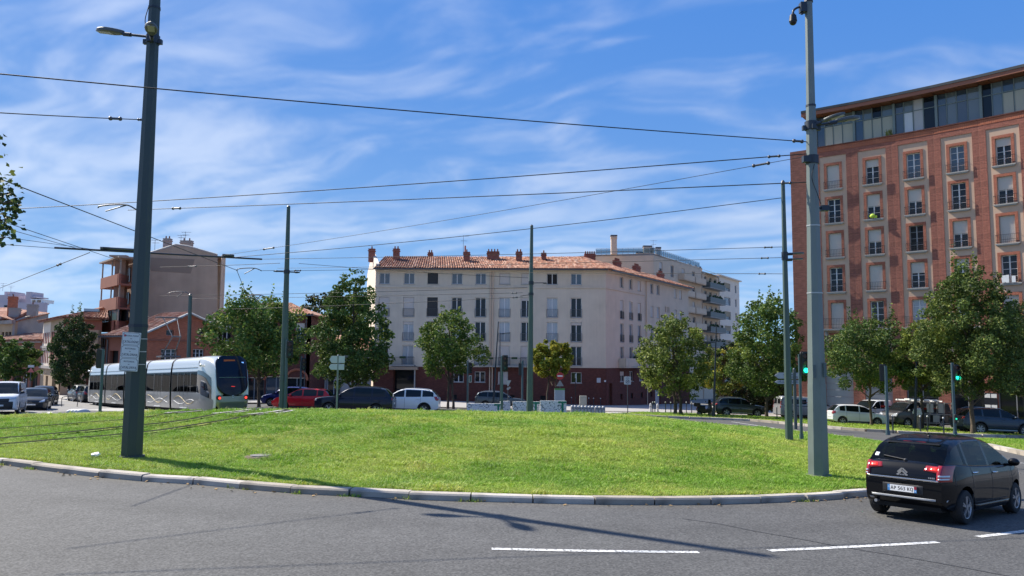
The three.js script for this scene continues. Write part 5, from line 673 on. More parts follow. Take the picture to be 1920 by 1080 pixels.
// left tram pole with street lamps and the three name plates
{
  const D = 19.5, { o, b, top, h } = shaft('tram_pole', 'tall dark green octagonal pole on the left lawn with lamps and three name plates', 247, D, 290.5, 0, ly, 14.9);
  const P = (y) => V(0, 0, 0).lerp(top, y / h), R = (y) => lerp(0.262, 0.115, y / h);
  part('lower_shaft', oct(P(-0.3), P(3.25), R(0), R(3.25)), M.poleDeep, o); part('collar', oct(P(3.22), P(3.30), R(3.2) + 0.014, R(3.2) + 0.014), M.poleDark, o);
  part('upper_shaft', oct(P(3.25), P(h), R(3.25) - 0.006, R(h)), mat(0.042, 0.062, 0.060, 0.45, 0.1), o); part('collar', [oct(P(11.55), P(11.6), R(11.5) + 0.01, R(11.5) + 0.01), ...[[0.09, 10.9], [0.1, 10.95]].map(([x, y]) => ball(0.014, P(y).x + 0.02, y, R(y) + 0.0, 1, 1, 1, 6))], M.poleDark, o);
  part('pole_cap', oct(P(h), P(h + 0.06), R(h) + 0.015, 0.03), M.poleDark, o); part('base_plate', [oct(V(0, -0.1, 0), V(0, 0.05, 0), 0.33, 0.31)], mat(0.05, 0.06, 0.06, 0.7), o);
  const q = P(10.72); bracket(o, q, 0.15);
  lamp(o, V(q.x - 0.1, q.y + 0.06, q.z + 0.05), Math.PI - 0.18, 0.17, 0.62, 0.86); lamp(o, V(q.x + 0.03, q.y - 0.10, q.z + 0.1), -1.16, -0.02, 0.35, 0.8);
  part('cable', tube([V(q.x - 0.13, q.y + 0.2, q.z + 0.06), V(q.x - 0.2, q.y + 0.5, q.z + 0.06), V(q.x - 0.12, q.y + 0.9, q.z + 0.06)], 0.012, 10, 5), M.wire, o);
  const plateTex = (top1, name, shield) => canvasTex(512, 376, (x, w, hh) => {
    x.fillStyle = '#c9d0d2'; x.fillRect(0, 0, w, hh); x.strokeStyle = '#27303f'; x.lineWidth = 9;
    const k = 34; x.beginPath(); x.moveTo(16 + k, 16); x.lineTo(w - 16 - k, 16); x.lineTo(w - 16 - k, 16 + k); x.lineTo(w - 16, 16 + k); x.lineTo(w - 16, hh - 16 - k); x.lineTo(w - 16 - k, hh - 16 - k); x.lineTo(w - 16 - k, hh - 16); x.lineTo(16 + k, hh - 16); x.lineTo(16 + k, hh - 16 - k); x.lineTo(16, hh - 16 - k); x.lineTo(16, 16 + k); x.lineTo(16 + k, 16 + k); x.closePath(); x.stroke();
    x.fillStyle = '#27303f'; x.textAlign = 'center'; x.font = 'bold 62px sans-serif'; x.fillText(top1, w / 2 + (shield ? 30 : 0), 122, 360); x.font = 'bold 40px sans-serif'; x.fillText('DE', w / 2, 196); x.font = 'bold 96px sans-serif'; x.fillText(name, w / 2, 308, 440);
    if (shield) { x.fillStyle = '#a02838'; x.beginPath(); x.moveTo(50, 66); x.lineTo(106, 66); x.lineTo(106, 110); x.lineTo(78, 142); x.lineTo(50, 110); x.closePath(); x.fill(); }
  });
  const fac = Math.atan2(-(b.x + 0), -b.z) ;
  [['ROND-POINT', 'CATALOGNE', 1, 246.6, 635.5, 'topmost'], ['ROTONDA', 'CATALONHA', 0, 244.2, 659.5, 'middle'], ['ROTONDA', 'CATALUNYA', 0, 241.8, 683.6, 'lowest']].forEach(([a, n, s, px, py, w]) => {
    const c = at(px, py, D - 0.33), t = thing('name_plate', `grey plate reading ${a} DE ${n}, ${w} of three on the left pole`, 'sign', c, -0.05 + Math.atan2(-c.x, -c.z) * 0.35); t.rotation.z = -0.055;
    part('plate', prism(roundRect(-0.222, -0.162, 0.222, 0.162, 0.02), 0.02, 0.004), mat(0.42, 0.44, 0.44, 0.5), t);
    const f = new THREE.PlaneGeometry(0.436, 0.316).translate(0, 0, 0.0235); part('lettering', f, new THREE.MeshPhysicalMaterial({ map: plateTex(a, n, s), roughness: 0.45 }), t);
    part('strap', [box(0.16, 0.022, 0.012, 0.28, 0.02, -0.05, 0, 0.3, 0.06), box(0.3, 0.03, 0.03, 0, 0.02, -0.02)], mat(0.45, 0.45, 0.42, 0.4, 0.5), t);
  });
}
// right tram pole with a dome camera and two lamps
{
  const D = 19.8, { o, b, top, h } = shaft('tram_pole', 'tall grey green pole on the right lawn carrying a dome camera and lamps', 1535, D, 1516, 1);
  const P = (y) => V(0, 0, 0).lerp(top, y / h), R = (y) => lerp(0.27, 0.10, Math.min(1, y / (h - 1)));
  part('lower_shaft', oct(P(-0.3), P(2.3), R(0), R(2.3)), M.poleGreen, o); part('upper_shaft', oct(P(2.3), P(9.55), R(2.3) - 0.007, R(9.55)), M.poleGreen, o); part('top_shaft', oct(P(9.57), P(h), R(9.5) - 0.01, R(h)), M.poleGreen, o);
  part('collar', [oct(P(9.53), P(9.58), R(9.5) + 0.008, R(9.5) + 0.008), oct(P(h - 0.05), P(h + 0.05), R(h) + 0.02, R(h) + 0.015)], M.poleDark, o);
  part('base_plate', oct(V(0, -0.1, 0), V(0, 0.04, 0), 0.34, 0.32), mat(0.2, 0.2, 0.19, 0.8), o);
  part('access_hatch', [box(0.075, 0.33, 0.03, P(2.62).x - 0.14, 2.62, P(2.6).z + 0.21), box(0.075, 0.36, 0.03, P(2.66).x + 0.13, 2.66, P(2.6).z + 0.21)], mat(0.09, 0.12, 0.12, 0.5), o);
  part('strap', [oct(P(4.6), P(4.63), R(4.6) + 0.006, R(4.6) + 0.006), oct(P(6.35), P(6.38), R(6.4) + 0.006, R(6.4) + 0.006)], mat(0.45, 0.46, 0.44, 0.4, 0.4), o);
  part('clamp_band', [oct(P(8.0), P(8.22), R(8.1) + 0.03, R(8.1) + 0.03), box(0.2, 0.16, 0.16, P(8.1).x - 0.18, P(8.1).y, P(8.1).z + 0.1)], M.poleDark, o);
  const q = P(9.02); bracket(o, q, 0.145);
  lamp(o, V(q.x + 0.06, q.y + 0.0, q.z + 0.1), -0.62, 0.20, 0.05, 0.62); lamp(o, V(q.x + 0.1, q.y + 0.02, q.z - 0.03), 0.12, 0.20, 0.5, 0.72);
  part('floodlight', [box(0.2, 0.14, 0.16, P(6.83).x + 0.3, 6.83, P(6.83).z), box(0.16, 0.05, 0.05, P(6.83).x + 0.18, 6.83, P(6.83).z)], M.poleDark, o);
  part('cable', tube([P(7.95).add(V(-0.02, 0, 0.21)), P(7.6).add(V(-0.10, 0, 0.22)), P(7.2).add(V(0.02, 0, 0.22)), P(6.9).add(V(0.14, 0, 0.18))], 0.01, 12, 5), M.wire, o);
  // the camera hangs from its own bracket
  const c = P(h - 0.32), t = thing('dome_camera', 'black dome security camera on a curved arm at the top of the right pole', 'camera', V(b.x + c.x, b.y + c.y, b.z + c.z));
  part('mount_box', [box(0.16, 0.26, 0.18, -0.17, 0.1, 0.04), box(0.06, 0.05, 0.05, -0.2, -0.06, 0.04)], M.poleDark, t);
  part('arm', tube([V(-0.22, 0.12, 0.04), V(-0.32, 0.10, 0.04), V(-0.42, 0.02, 0.04), V(-0.44, -0.12, 0.04)], 0.03, 16, 8), M.poleDark, t);
  part('housing', [cyl(0.105, 0.085, 0.16, -0.44, -0.2, 0.04, 16), cyl(0.085, 0.05, 0.05, -0.44, -0.1, 0.04, 16)], M.black, t); part('dome', ball(0.095, -0.44, -0.29, 0.04, 1, 1, 1, 14), mat(0.01, 0.01, 0.012, 0.08), t);
}
// the thinner poles further back
function backPole(label, bpx, D, tpx, tpy, r0, r1, f = ly, extra) {
  const { o, b, top, h } = shaft('tram_pole', label, bpx, D, tpx, tpy, f), P = (y) => V(0, 0, 0).lerp(top, y / h);
  part('lower_shaft', oct(P(-0.4), P(2.6), r0, r0 * 0.9), M.poleMid, o); part('upper_shaft', oct(P(2.6), P(h), r0 * 0.86, r1), M.poleMid, o); part('pole_cap', oct(P(h), P(h + 0.08), r1 * 1.15, r1 * 0.5), M.poleDark, o); if (extra) extra(o, P, h); return { o, b, top, h, P };
}
backPole('green pole rising beside the red car left of the navy car', 530, 42.5, 541, 388, 0.235, 0.10, ly, (o, P) => { const q = P(7.9); part('clamp_band', [oct(P(7.8), P(8.0), 0.17, 0.17), rod(V(q.x - 0.72, q.y + 0.03, q.z), V(q.x + 0.72, q.y - 0.03, q.z), 0.04), ball(0.09, q.x - 0.55, q.y + 0.03, q.z, 1.6, 0.6, 0.6, 8), ball(0.09, q.x + 0.55, q.y - 0.03, q.z, 1.6, 0.6, 0.6, 8)], M.poleDark, o); part('strap', [oct(P(2.2), P(2.23), 0.235, 0.235), oct(P(1.9), P(1.93), 0.235, 0.235)], M.steelDark, o); });
backPole('green pole standing behind the mound in front of the white barriers', 993, 43.5, 997, 424, 0.19, 0.085, ly, (o, P) => { const q = P(7.5); part('clamp_band', [oct(P(7.4), P(7.6), 0.15, 0.15), oct(P(6.8), P(6.95), 0.15, 0.15), rod(q, V(q.x + 0.8, q.y + 0.02, q.z), 0.025), ball(0.07, q.x + 0.78, q.y, q.z, 1.8, 0.6, 0.8, 8), rod(P(6.85), P(6.85).add(V(-0.6, -0.1, 0)), 0.02)], M.poleDark, o); });
backPole('slim green pole at the right edge of the lawn near the direction signs', 1480, 29.2, 1468, 342, 0.152, 0.075, ly, (o, P) => { const q = P(6.95); part('clamp_band', oct(P(6.8), P(7.1), 0.125, 0.125), M.poleDark, o); lamp(o, V(q.x + 0.03, q.y + 0.06, q.z + 0.06), 0.1, 0.06, 0.12, 0.5); lamp(o, V(q.x + 0.03, q.y - 0.16, q.z + 0.06), -0.3, 0.02, 0.1, 0.4); });
backPole('grey green pole rising behind the tram in front of the brick gable', 351, 58, 357, 553, 0.2, 0.13, gy);
// traffic signals: head = a case with three hooded lenses on its +z side
function signal(label, bpx, D, tpy, headY, facing, lit, f = gy, poleR = 0.055, low = null, lean = 0) {
  const b = onG(bpx, D, f), H = at(bpx, tpy, D).y - b.y, o = thing('traffic_light', label, 'traffic light', b, facing);
  part('post', [cyl(poleR, poleR * 0.95, H, 0, H / 2, 0, 10), cyl(poleR * 1.5, poleR * 1.3, 0.25, 0, 0.12, 0, 10)], mat(0.06, 0.10, 0.115, 0.45, 0.2), o);
  const y = at(bpx, headY, D).y - b.y, h = new THREE.Group(); h.name = 'signal_head'; h.position.set(0.16, y, 0.08); o.add(h);
  part('case', [prism(roundRect(-0.14, -0.44, 0.14, 0.44, 0.05), 0.22, 0.02).translate(0, 0, -0.12), prism(roundRect(-0.17, -0.47, 0.17, 0.47, 0.05), 0.02).translate(0, 0, 0.04), box(0.16, 0.05, 0.06, -0.12, 0.3, -0.06), box(0.16, 0.05, 0.06, -0.12, -0.3, -0.06)], M.black, h);
  [['red', 0.28, [0.05, 0.008, 0.006]], ['amber', 0, [0.05, 0.03, 0.006]], ['green', -0.28, [0.005, 0.04, 0.025]]].forEach(([c, yy, rgb]) => {
    const on = lit === c; const em = c === 'green' ? [0.02, 1.0, 0.55] : [1, 0.1, 0.05];
    part('lens', cyl(0.105, 0.09, 0.03, 0, yy, 0.11, 16, Math.PI / 2), on ? mat(0.02, 0.3, 0.2, 0.4, 0, { emissive: lin(...em), emissiveIntensity: 0.55 }) : mat(...rgb, 0.2), h, on ? `lit ${c} lens` : undefined);
    const hood = new THREE.CylinderGeometry(0.115, 0.125, 0.16, 14, 1, true, -Math.PI * 0.45 - Math.PI / 2 + Math.PI * 0.5, Math.PI * 0.9).rotateX(Math.PI / 2).rotateZ(Math.PI / 2); part('hood', hood.translate(0, yy, 0.18), M.black, h);
    if (on) { const l = new THREE.PointLight(lin(...em), 0.25, 6); l.position.set(0, yy, 0.19); l.castShadow = true; h.add(l); }
  });
  if (low) { const yl = at(bpx, low, D).y - b.y, g = new THREE.Group(); g.name = 'repeater'; g.position.set(0, yl, 0.08); o.add(g); part('case', prism(roundRect(-0.075, -0.24, 0.075, 0.24, 0.03), 0.12, 0.015).translate(0, 0, -0.04), M.black, g); part('lens', cyl(0.05, 0.05, 0.02, 0, 0.0, 0.09, 12, Math.PI / 2), mat(0.02, 0.3, 0.2, 0.4, 0, { emissive: lin(0.02, 1, 0.55), emissiveIntensity: 0.55 }), g, 'lit green lens'); }
  return o;
}
signal('traffic light showing green between the two right poles', 1503, 31.2, 664, 681, 0.15, 'green', ly, 0.06);
signal('traffic light showing green on the right verge beside the dark parked car', 1791, 44.5, 680, 699, 0.1, 'green', (x, z) => gy(x, z) + 0.12, 0.085, 785);
signal('traffic light turned away on the right verge before the grey vans', 1665, 42.5, 686, 699, 2.6, null, (x, z) => gy(x, z) + 0.12, 0.085);
signal('black traffic light on a dark post left of the tram pole with plates', 187, 37, 655, 672, 3.3, null, ly, 0.07);
signal('black traffic light clinging to the right side of the second green pole', 533.5, 42.2, 636, 655, 0.25, null, ly, 0.07);
signal('dark traffic light under the tree right of the second green pole', 562, 57, 668, 683, 0.5, null, gy, 0.075);
signal('black traffic light rising in front of the first white barrier', 940.5, 45.5, 668, 681, 0.1, null, ly, 0.08);
signal('black traffic light left of the pole behind the mound', 979, 58, 676, 692, 2.8, null, gy, 0.08);
signal('slim traffic light seen edge on beside the left grass strip of the cream building', 876, 62, 676, 690, 1.6, null, gy, 0.07);
// slim street lamps
function streetLamp(label, bpx, D, tpx, tpy, r, headAt, dir, len = 0.7, f = gy) {
  const b = onG(bpx, D, f), t = at(tpx, tpy, D).sub(b), o = thing('street_lamp', label, 'street lamp', b), h = t.length(), P = (y) => V(0, 0, 0).lerp(t, y / h);
  part('post', [rod(V(0, -0.2, 0), P(h * 0.45), r, 10, r * 0.85), rod(P(h * 0.45), t, r * 0.7, 10, r * 0.45), rod(V(0, -0.1, 0), V(0, 0.7, 0), r * 1.35, 10, r * 1.25)], M.poleDark, o);
  for (const [y, d] of headAt) lamp(o, P(h * y), d, 0.1, 0.25, len); return o;
}
streetLamp('leaning dark street lamp before the cream facade left of the downpipe', 924, 64, 934.5, 603, 0.09, [], 0);
streetLamp('slim dark street lamp with a small head right of the leaning one', 938, 66, 937.5, 624, 0.06, [[0.985, 0.1]], 0, 0.55);
streetLamp('dark street lamp between the trees behind the grey parked car', 1338, 62, 1343, 611, 0.095, [[0.83, 0.1], [0.82, 2.8]], 0, 0.5);
streetLamp('street lamp half hidden by leaves before the red brick building', 1715, 52, 1721, 598, 0.10, [[0.72, 0.2]], 0, 0.5);
// direction signs: arrow boards pointing left
function arrowBoard(o, y, x0, x1, h, tip, m, face) {
  const pts = [[x1, y - h / 2], [x1, y + h / 2], [x0 + tip, y + h / 2], [x0, y], [x0 + tip, y - h / 2]];
  part('board', prism(pts, 0.035, 0.006), m, o);
  if (face) { const g = new THREE.PlaneGeometry(x1 - x0 - tip, h * 0.96); part('lettering', g.translate((x1 + x0 + tip) / 2, y, 0.041), face, o); }
}
{
  const D = 42, b = onG(631, D, ly), o = thing('direction_sign', 'two pale arrow boards on a green post in front of the navy car', 'sign', b, 0.05), y = (p) => at(631, p, D).y - b.y;
  part('post', [cyl(0.05, 0.05, y(668), 0, y(668) / 2, 0, 10), ball(0.06, 0, y(667), 0)], M.poleGreen, o);
  const bm = mat(0.46, 0.49, 0.50, 0.45, 0.3); arrowBoard(o, y(674), -0.46, 0.36, 0.38, 0.12, bm); arrowBoard(o, y(688), -0.48, 0.34, 0.31, 0.11, bm);
  part('clip', [box(0.12, 0.05, 0.06, 0, y(681), 0), box(0.2, 0.12, 0.05, 0.42, y(668), -0.03)], M.steelDark, o);
}
{
  const txt = (a, c) => new THREE.MeshPhysicalMaterial({ roughness: 0.5, map: canvasTex(512, 128, (x, w, h) => { x.fillStyle = '#9fa3ab'; x.fillRect(0, 0, w, h); x.fillStyle = '#2a2d3a'; x.textAlign = 'center'; if (c) { x.font = 'bold 52px sans-serif'; x.fillText(a, w / 2, 56, w - 20); x.fillText(c, w * 0.68, 114, w * 0.5); } else { x.font = 'italic bold 74px sans-serif'; x.fillText(a, w / 2, 88, w - 20); } }) });
  const D = 48, b = onG(1492, D), o = thing('direction_sign', 'two grey lettered arrow boards on a dark post behind the slim green pole', 'sign', b, 0.02), y = (p) => at(1492, p, D).y - b.y;
  part('post', [cyl(0.10, 0.10, y(694), 0, y(694) / 2, 0, 10), ball(0.1, 0, y(693), 0)], mat(0.07, 0.09, 0.09, 0.5, 0.2), o);
  const bm = mat(0.34, 0.35, 0.38, 0.5), rim = mat(0.03, 0.03, 0.04, 0.5);
  arrowBoard(o, y(704.5), -1.24, 0.33, 0.36, 0.24, bm, txt('LES   PONTS', 'JUMEAUX')); arrowBoard(o, y(716.5), -1.24, 0.33, 0.22, 0.18, bm, txt('Théâtre   de Ville'));
  part('edge', [704.5, 716.5].map((p, k) => prism([[0.345, y(p) - 0.13 - 0.07 * (1 - k)], [0.345, y(p) + 0.13 + 0.07 * (1 - k)], [-1.0, y(p) + 0.13 + 0.07 * (1 - k)], [-1.29, y(p)], [-1.0, y(p) - 0.13 - 0.07 * (1 - k)]], 0.02).translate(0, 0, -0.022)), rim, o);
}
// small road signs
function signPost(name, label, bpx, D, tpy, f, build, turn = 0, r = 0.03, m = M.steelDark) { const b = onG(bpx, D, f), o = thing(name, label, 'sign', b, turn), y = (p) => at(bpx, p, D).y - b.y, H = y(tpy); part('post', cyl(r, r, H, 0, H / 2, 0, 8), m, o); build(o, y); return o; }
signPost('zone_sign', 'square white sign with a grey ringed 30 on a thin post', 1177, 60, 706, gy, (o, y) => {
  part('plate', prism(roundRect(-0.26, y(721), 0.26, y(706), 0.05), 0.03, 0.005), mat(0.5, 0.5, 0.5, 0.5), o);
  part('lettering', new THREE.PlaneGeometry(0.5, 0.6).translate(0, (y(706) + y(721)) / 2, 0.035), new THREE.MeshPhysicalMaterial({ roughness: 0.5, map: canvasTex(200, 240, (x, w, h) => { x.fillStyle = '#b9b9b8'; x.fillRect(0, 0, w, h); x.fillStyle = '#3c3c40'; x.textAlign = 'center'; x.font = 'bold 42px sans-serif'; x.fillText('ZONE', w / 2, 58); x.lineWidth = 14; x.strokeStyle = '#4a4448'; x.beginPath(); x.arc(w / 2, 150, 52, 0, 7); x.stroke(); x.font = 'bold 62px sans-serif'; x.fillText('30', w / 2, 172); x.lineWidth = 7; x.beginPath(); x.moveTo(w / 2 - 40, 188); x.lineTo(w / 2 + 40, 112); x.stroke(); }) }), o);
}, 0.05, 0.035);
signPost('no_entry_sign', 'round red no entry sign half lost in the yellow tree', 1050, 63, 698, gy, (o, y) => {
  part('disc', cyl(0.3, 0.3, 0.03, 0, y(705), 0.05, 24, Math.PI / 2), mat(0.45, 0.03, 0.03, 0.5), o); part('bar', box(0.42, 0.1, 0.012, 0, y(705), 0.07), M.white, o);
  part('lower_plate', prism([[-0.3, y(724)], [0.3, y(724)], [0.05, y(714)], [-0.05, y(714)]], 0.03), mat(0.28, 0.26, 0.24, 0.6), o);
}, 0);
signPost('yield_sign', 'grey back of an inverted triangular road sign by the first barrier', 952, 59, 711, gy, (o, y) => {
  part('triangle', prism([[-0.24, y(713)], [0.24, y(713)], [0.03, y(724)], [-0.03, y(724)]], 0.03, 0.005), mat(0.36, 0.36, 0.35, 0.5, 0.3), o); part('lower_plate', [cyl(0.1, 0.1, 0.03, 0, y(729), 0.03, 14, Math.PI / 2), cyl(0.08, 0.08, 0.03, 0.12, y(727), 0.03, 12, Math.PI / 2)], mat(0.3, 0.3, 0.3, 0.5, 0.3), o);
}, 0);
signPost('road_sign', 'small plate with a white edge on a post left of the grey parked estate', 878, 60, 704, gy, (o, y) => { part('plate', prism(roundRect(0.0, y(717), 0.24, y(704), 0.02), 0.04), mat(0.5, 0.52, 0.5, 0.5), o); part('panel', box(0.17, 0.46, 0.012, 0.12, y(710.5), 0.05), mat(0.05, 0.09, 0.08, 0.5), o); }, 0.5);
signPost('street_sign', 'small triangular red sign over a plate before the far left houses', 54, 62, 688, gy, (o, y) => { part('triangle', prism([[-0.25, y(698)], [0.25, y(698)], [0, y(689)]], 0.03), mat(0.5, 0.12, 0.10, 0.5), o); part('plate', prism(rect(-0.22, y(689), 0.22, y(684.5)), 0.03), mat(0.5, 0.5, 0.5, 0.5), o); }, 0.2);
signPost('thin_post', 'thin bare post with a pale top by the cream building corner', 1079, 66, 703, gy, (o, y) => part('post_top', cyl(0.05, 0.04, 0.35, 0, y(705), 0, 8), mat(0.5, 0.5, 0.48, 0.5), o), 0, 0.03, M.black);
{ // notice board with a green head, cabinet, concrete barriers, docking posts
  const D = 60, b = onG(1049, D), o = thing('notice_board', 'pale notice board with a green top edge behind the barriers', 'notice board', b, 0.05), y = (p) => at(1049, p, D).y - b.y;
  part('panel', prism(rect(-0.40, y(754), 0.40, y(728.5)), 0.06, 0.01), mat(0.42, 0.43, 0.44, 0.5), o); part('header', box(0.8, 0.13, 0.02, 0, y(729.8), 0.07), mat(0.10, 0.28, 0.07, 0.5), o);
  reseed(3); part('print', Array.from({ length: 9 }, (_, i) => box(rr(0.45, 0.68), 0.022, 0.008, -0.02, y(733.5 + i * 2), 0.064)), mat(0.28, 0.29, 0.31, 0.6), o); part('leg', [box(0.06, y(754), 0.06, -0.33, y(754) / 2, 0.03), box(0.06, y(754), 0.06, 0.33, y(754) / 2, 0.03)], M.steelDark, o);
  const E = 80, c = onG(1093, E), cab = thing('electrical_cabinet', 'grey metal cabinet standing against the dark brick base', 'cabinet', c); part('housing', prism(roundRect(-0.36, 0, 0.36, at(1093, 742, E).y - c.y, 0.03), 0.4, 0.02), mat(0.27, 0.28, 0.25, 0.6), cab); part('door', box(0.62, 0.9, 0.012, 0, 0.6, 0.405), mat(0.30, 0.31, 0.28, 0.6), cab);
}
{
  const bp = (z0) => [[-0.31, 0], [0.31, 0], [0.31, 0.1], [0.17, 0.28], [0.09, z0], [-0.09, z0], [-0.17, 0.28], [-0.31, 0.1]];
  const white = surf({ map: tex(256, 256, (i, j) => { const n = fbm(i / 20, j / 20, 3, 12, 12), s = hash2(i >> 3, j >> 3) > 0.95 || n > 0.70; return s ? [0.10, 0.13, 0.12] : [0.62, 0.62, 0.60].map((v) => v * (0.8 + 0.35 * n)); }, true, 0.8) }), green = mat(0.01, 0.15, 0.09, 0.7), greenPale = mat(0.12, 0.36, 0.25, 0.7);
  [[875, 942, 755.5, 56, 0, 'first long white concrete barrier with a green T, left of the dark signal'], [936, 958, 751.5, 59, 0.9, 'short turned white barrier between the signal and the pole'], [961, 1013, 752, 54, 1, 'white and green concrete barrier behind the foot of the pole'], [1012, 1063, 750.5, 53.5, 2, 'tilted white barrier with a green base, rightmost of the row']].forEach(([p0, p1, ty, D, k, label]) => {
    const a = onG(p0, D), e = onG(p1, D - (k ? 0.6 : 0)), L = Math.abs(e.x - a.x), mid = a.clone().lerp(e, 0.5), o = thing('concrete_barrier', label, 'barrier', mid, k === 0.9 ? 0.7 : 0.02), h = at(p0, ty, D).y - a.y;
    part('block', prism(bp(h), L - 0.03, 0.025).rotateY(Math.PI / 2).translate(-L / 2, 0, 0), white, o); o.rotation.z = k === 2 ? -0.012 : 0;
    if (k === 0.9) return;
    const z = 0.125, s = Math.atan2(0.08, h - 0.28);
    part('green_paint', [box(0.55, 0.13, 0.012, L / 2 - 0.32, h - 0.08, 0.112, -s), box(0.14, h - 0.42, 0.012, L / 2 - 0.30, h / 2 + 0.12, 0.146, -s), ...(k ? [[-0.35, 0.45], [-0.25, 0.5], [-0.3, 0.4]].map(([x, y], i) => box(0.09, 0.05, 0.012, x, y, 0.146, -s, 0, i)) : [])], green, o);
    if (k) part('green_base', [box(L - 0.1, 0.2, 0.012, 0, 0.19, 0.252, -0.66), box(L - 0.06, 0.09, 0.012, 0, 0.05, 0.317)], greenPale, o);
  });
  // rounded grey docking posts in a row
  const D = 61, post = thing('docking_post', 'rounded pale grey post, first from left in the row by the red path', 'bollard', onG(1073, D), 0, 'row of pale rounded posts by the red path');
  const prof = [[0.001, 0.72], [0.06, 0.715], [0.11, 0.68], [0.135, 0.6], [0.14, 0.3], [0.15, 0.06], [0.15, -0.1]].map(([r, y]) => new THREE.Vector2(r, y)).reverse();
  part('body', new THREE.LatheGeometry(prof, 16), mat(0.42, 0.42, 0.41, 0.45, 0.2), post); part('slot', box(0.12, 0.1, 0.04, 0, 0.52, 0.125), mat(0.12, 0.13, 0.14, 0.4), post); part('foot', cyl(0.19, 0.18, 0.06, 0, 0.03, 0, 14), mat(0.3, 0.3, 0.3, 0.6), post);
  [1079, 1085.5, 1092, 1098.5, 1105, 1111.5, 1118.5, 1125, 1131.5].forEach((p, i) => { const c = post.clone(); c.name = numbered('docking_post'); c.position.copy(onG(p, D)); scene.add(c); c.userData.label = `rounded pale grey post, ${ORD[i + 1]} from left in the row by the red path`; });
  // slender bollards along the pavement edge on the right
  const bol = (px, D, h, white, label) => { const o = thing(white ? 'white_bollard' : 'dark_bollard', label, 'bollard', onG(px, D), 0, white ? 'white bollards at the crossing' : 'thin dark bollards with pale tops along the pavement'); part('shaft', cyl(white ? 0.1 : 0.04, white ? 0.1 : 0.04, h, 0, h / 2, 0, 10), white ? mat(0.6, 0.6, 0.6, 0.6) : M.poleDark, o); part('top', ball(white ? 0.1 : 0.06, 0, h, 0), white ? mat(0.6, 0.6, 0.6, 0.6) : mat(0.5, 0.5, 0.48, 0.6), o); if (white) part('band', cyl(0.104, 0.104, 0.1, 0, h * 0.7, 0, 10), mat(0.25, 0.25, 0.27, 0.5), o); };
  bol(1220, 72, 0.75, true, 'stubby white bollard with a grey band, left of the pair at the crossing'); bol(1233, 72, 0.75, true, 'stubby white bollard with a grey band, right of the pair at the crossing');
  for (const [p, d, i] of [[1224, 66], [1228, 67], [1248, 68], [1258, 68], [1269, 69], [1287, 72], [1297, 72], [1313, 66], [1457, 63], [1674.5, 47], [1740, 49], [1770, 46], [1726.5, 48]].sort((a, b) => a[0] - b[0]).map(([p, d], i) => [p, d, i])) bol(p, d, 1.05, false, `thin dark bollard with a pale top, ${ORD[i]} from the left along the street pavement`);
  [1071.5, 1104, 1113, 1126].forEach((p, i) => bol(p, 86, 0.95, false, `thin dark bollard with a pale top before the dark brick wall, ${ORD[i]} from the left`));
  // white half-round humps on the road on the left, and a bike hoop
  const hm = thing('lane_divider', 'white rounded hump on the road left of the tram, first from the left', 'lane divider', onG(137, 47.5), 0.6, 'white humps on the road by the tram'); const hg = ball(0.4, 0, 0, 0, 1, 0.5, 0.45, 14); part('hump', hg, mat(0.55, 0.55, 0.54, 0.6), hm);
  for (const p of [143, 150, 156, 365]) { const c = hm.clone(); c.userData.label = `white rounded hump on the road left of the tram, ${ORD[{ 143: 1, 150: 2, 156: 3, 365: 4 }[p]]} from the left`; c.name = numbered('lane_divider'); c.position.copy(p === 365 ? onG(365, 42, ly) : onG(p, 47.5)); scene.add(c); }
  tag(scene.children[scene.children.length - 1], 'pale rounded hump on the turf edge under the tram front', 'lane divider', 'white humps on the road by the tram'); delete scene.children[scene.children.length - 1].userData.group;
  const rk = thing('bike_hoop', 'low dark metal hoop on the pavement by the far left tree trunk', 'bike stand', onG(130, 58), 0.5); part('hoop', [tube([V(-0.5, 0, 0), V(-0.5, 0.75, 0), V(-0.42, 0.82, 0), V(0.42, 0.82, 0), V(0.5, 0.75, 0), V(0.5, 0, 0)], 0.03, 30, 6)], M.steelDark, rk);
}
// ---------------------------------------------------------------- overhead wires
function wire(label, a, b, sag, r = 0.012, kind = 'overhead wire', ins = []) {
  const m = a.clone().lerp(b, 0.5); m.y -= sag; const q = a.clone().lerp(b, 0.25); q.y -= sag * 0.75; const s = a.clone().lerp(b, 0.75); s.y -= sag * 0.75;
  const o = new THREE.Group(); o.name = numbered('overhead_wire'); o.position.copy(a); scene.add(o); tag(o, label, kind);
  const sub = (p) => p.clone().sub(a); part('strand', tube([a, q, m, s, b].map(sub), r, 24, 5), M.wire, o);
  const c = new THREE.CatmullRomCurve3([a, q, m, s, b].map(sub), false, 'centripetal');
  for (const [t, len, th] of ins) { const p = c.getPointAt(clamp(t)), tn = c.getTangentAt(clamp(t)); part('insulator', [rod(p.clone().addScaledVector(tn, -len / 2), p.clone().addScaledVector(tn, len / 2), th, 8), ball(th * 1.7, 0, 0, 0, 1, 1, 1, 8).translate(...p.clone().addScaledVector(tn, -len / 2).toArray()), ball(th * 1.7, 0, 0, 0, 1, 1, 1, 8).translate(...p.clone().addScaledVector(tn, len / 2).toArray())], M.steelDark, o); }
  return o;
}
wire('topmost span wire crossing in front of the left pole to the right pole', at(-260, 114, 13), at(1514, 266, 19.8), 0.07, 0.013, 'span wire', [[0.985, 0.25, 0.03]]);
wire('short span wire ending at the left side of the left pole', at(-200, 199, 14), at(267, 224.5, 18.7), 0.02, 0.012, 'span wire', [[0.86, 0.26, 0.03], [0.985, 0.06, 0.02]]);
wire('span wire from beyond the left leaves to the clamp of the right pole', at(-120, 399, 30), at(1512, 288.5, 19.8), 0.12, 0.014, 'span wire', [[0.10, 0.5, 0.035], [0.975, 0.25, 0.025]]);
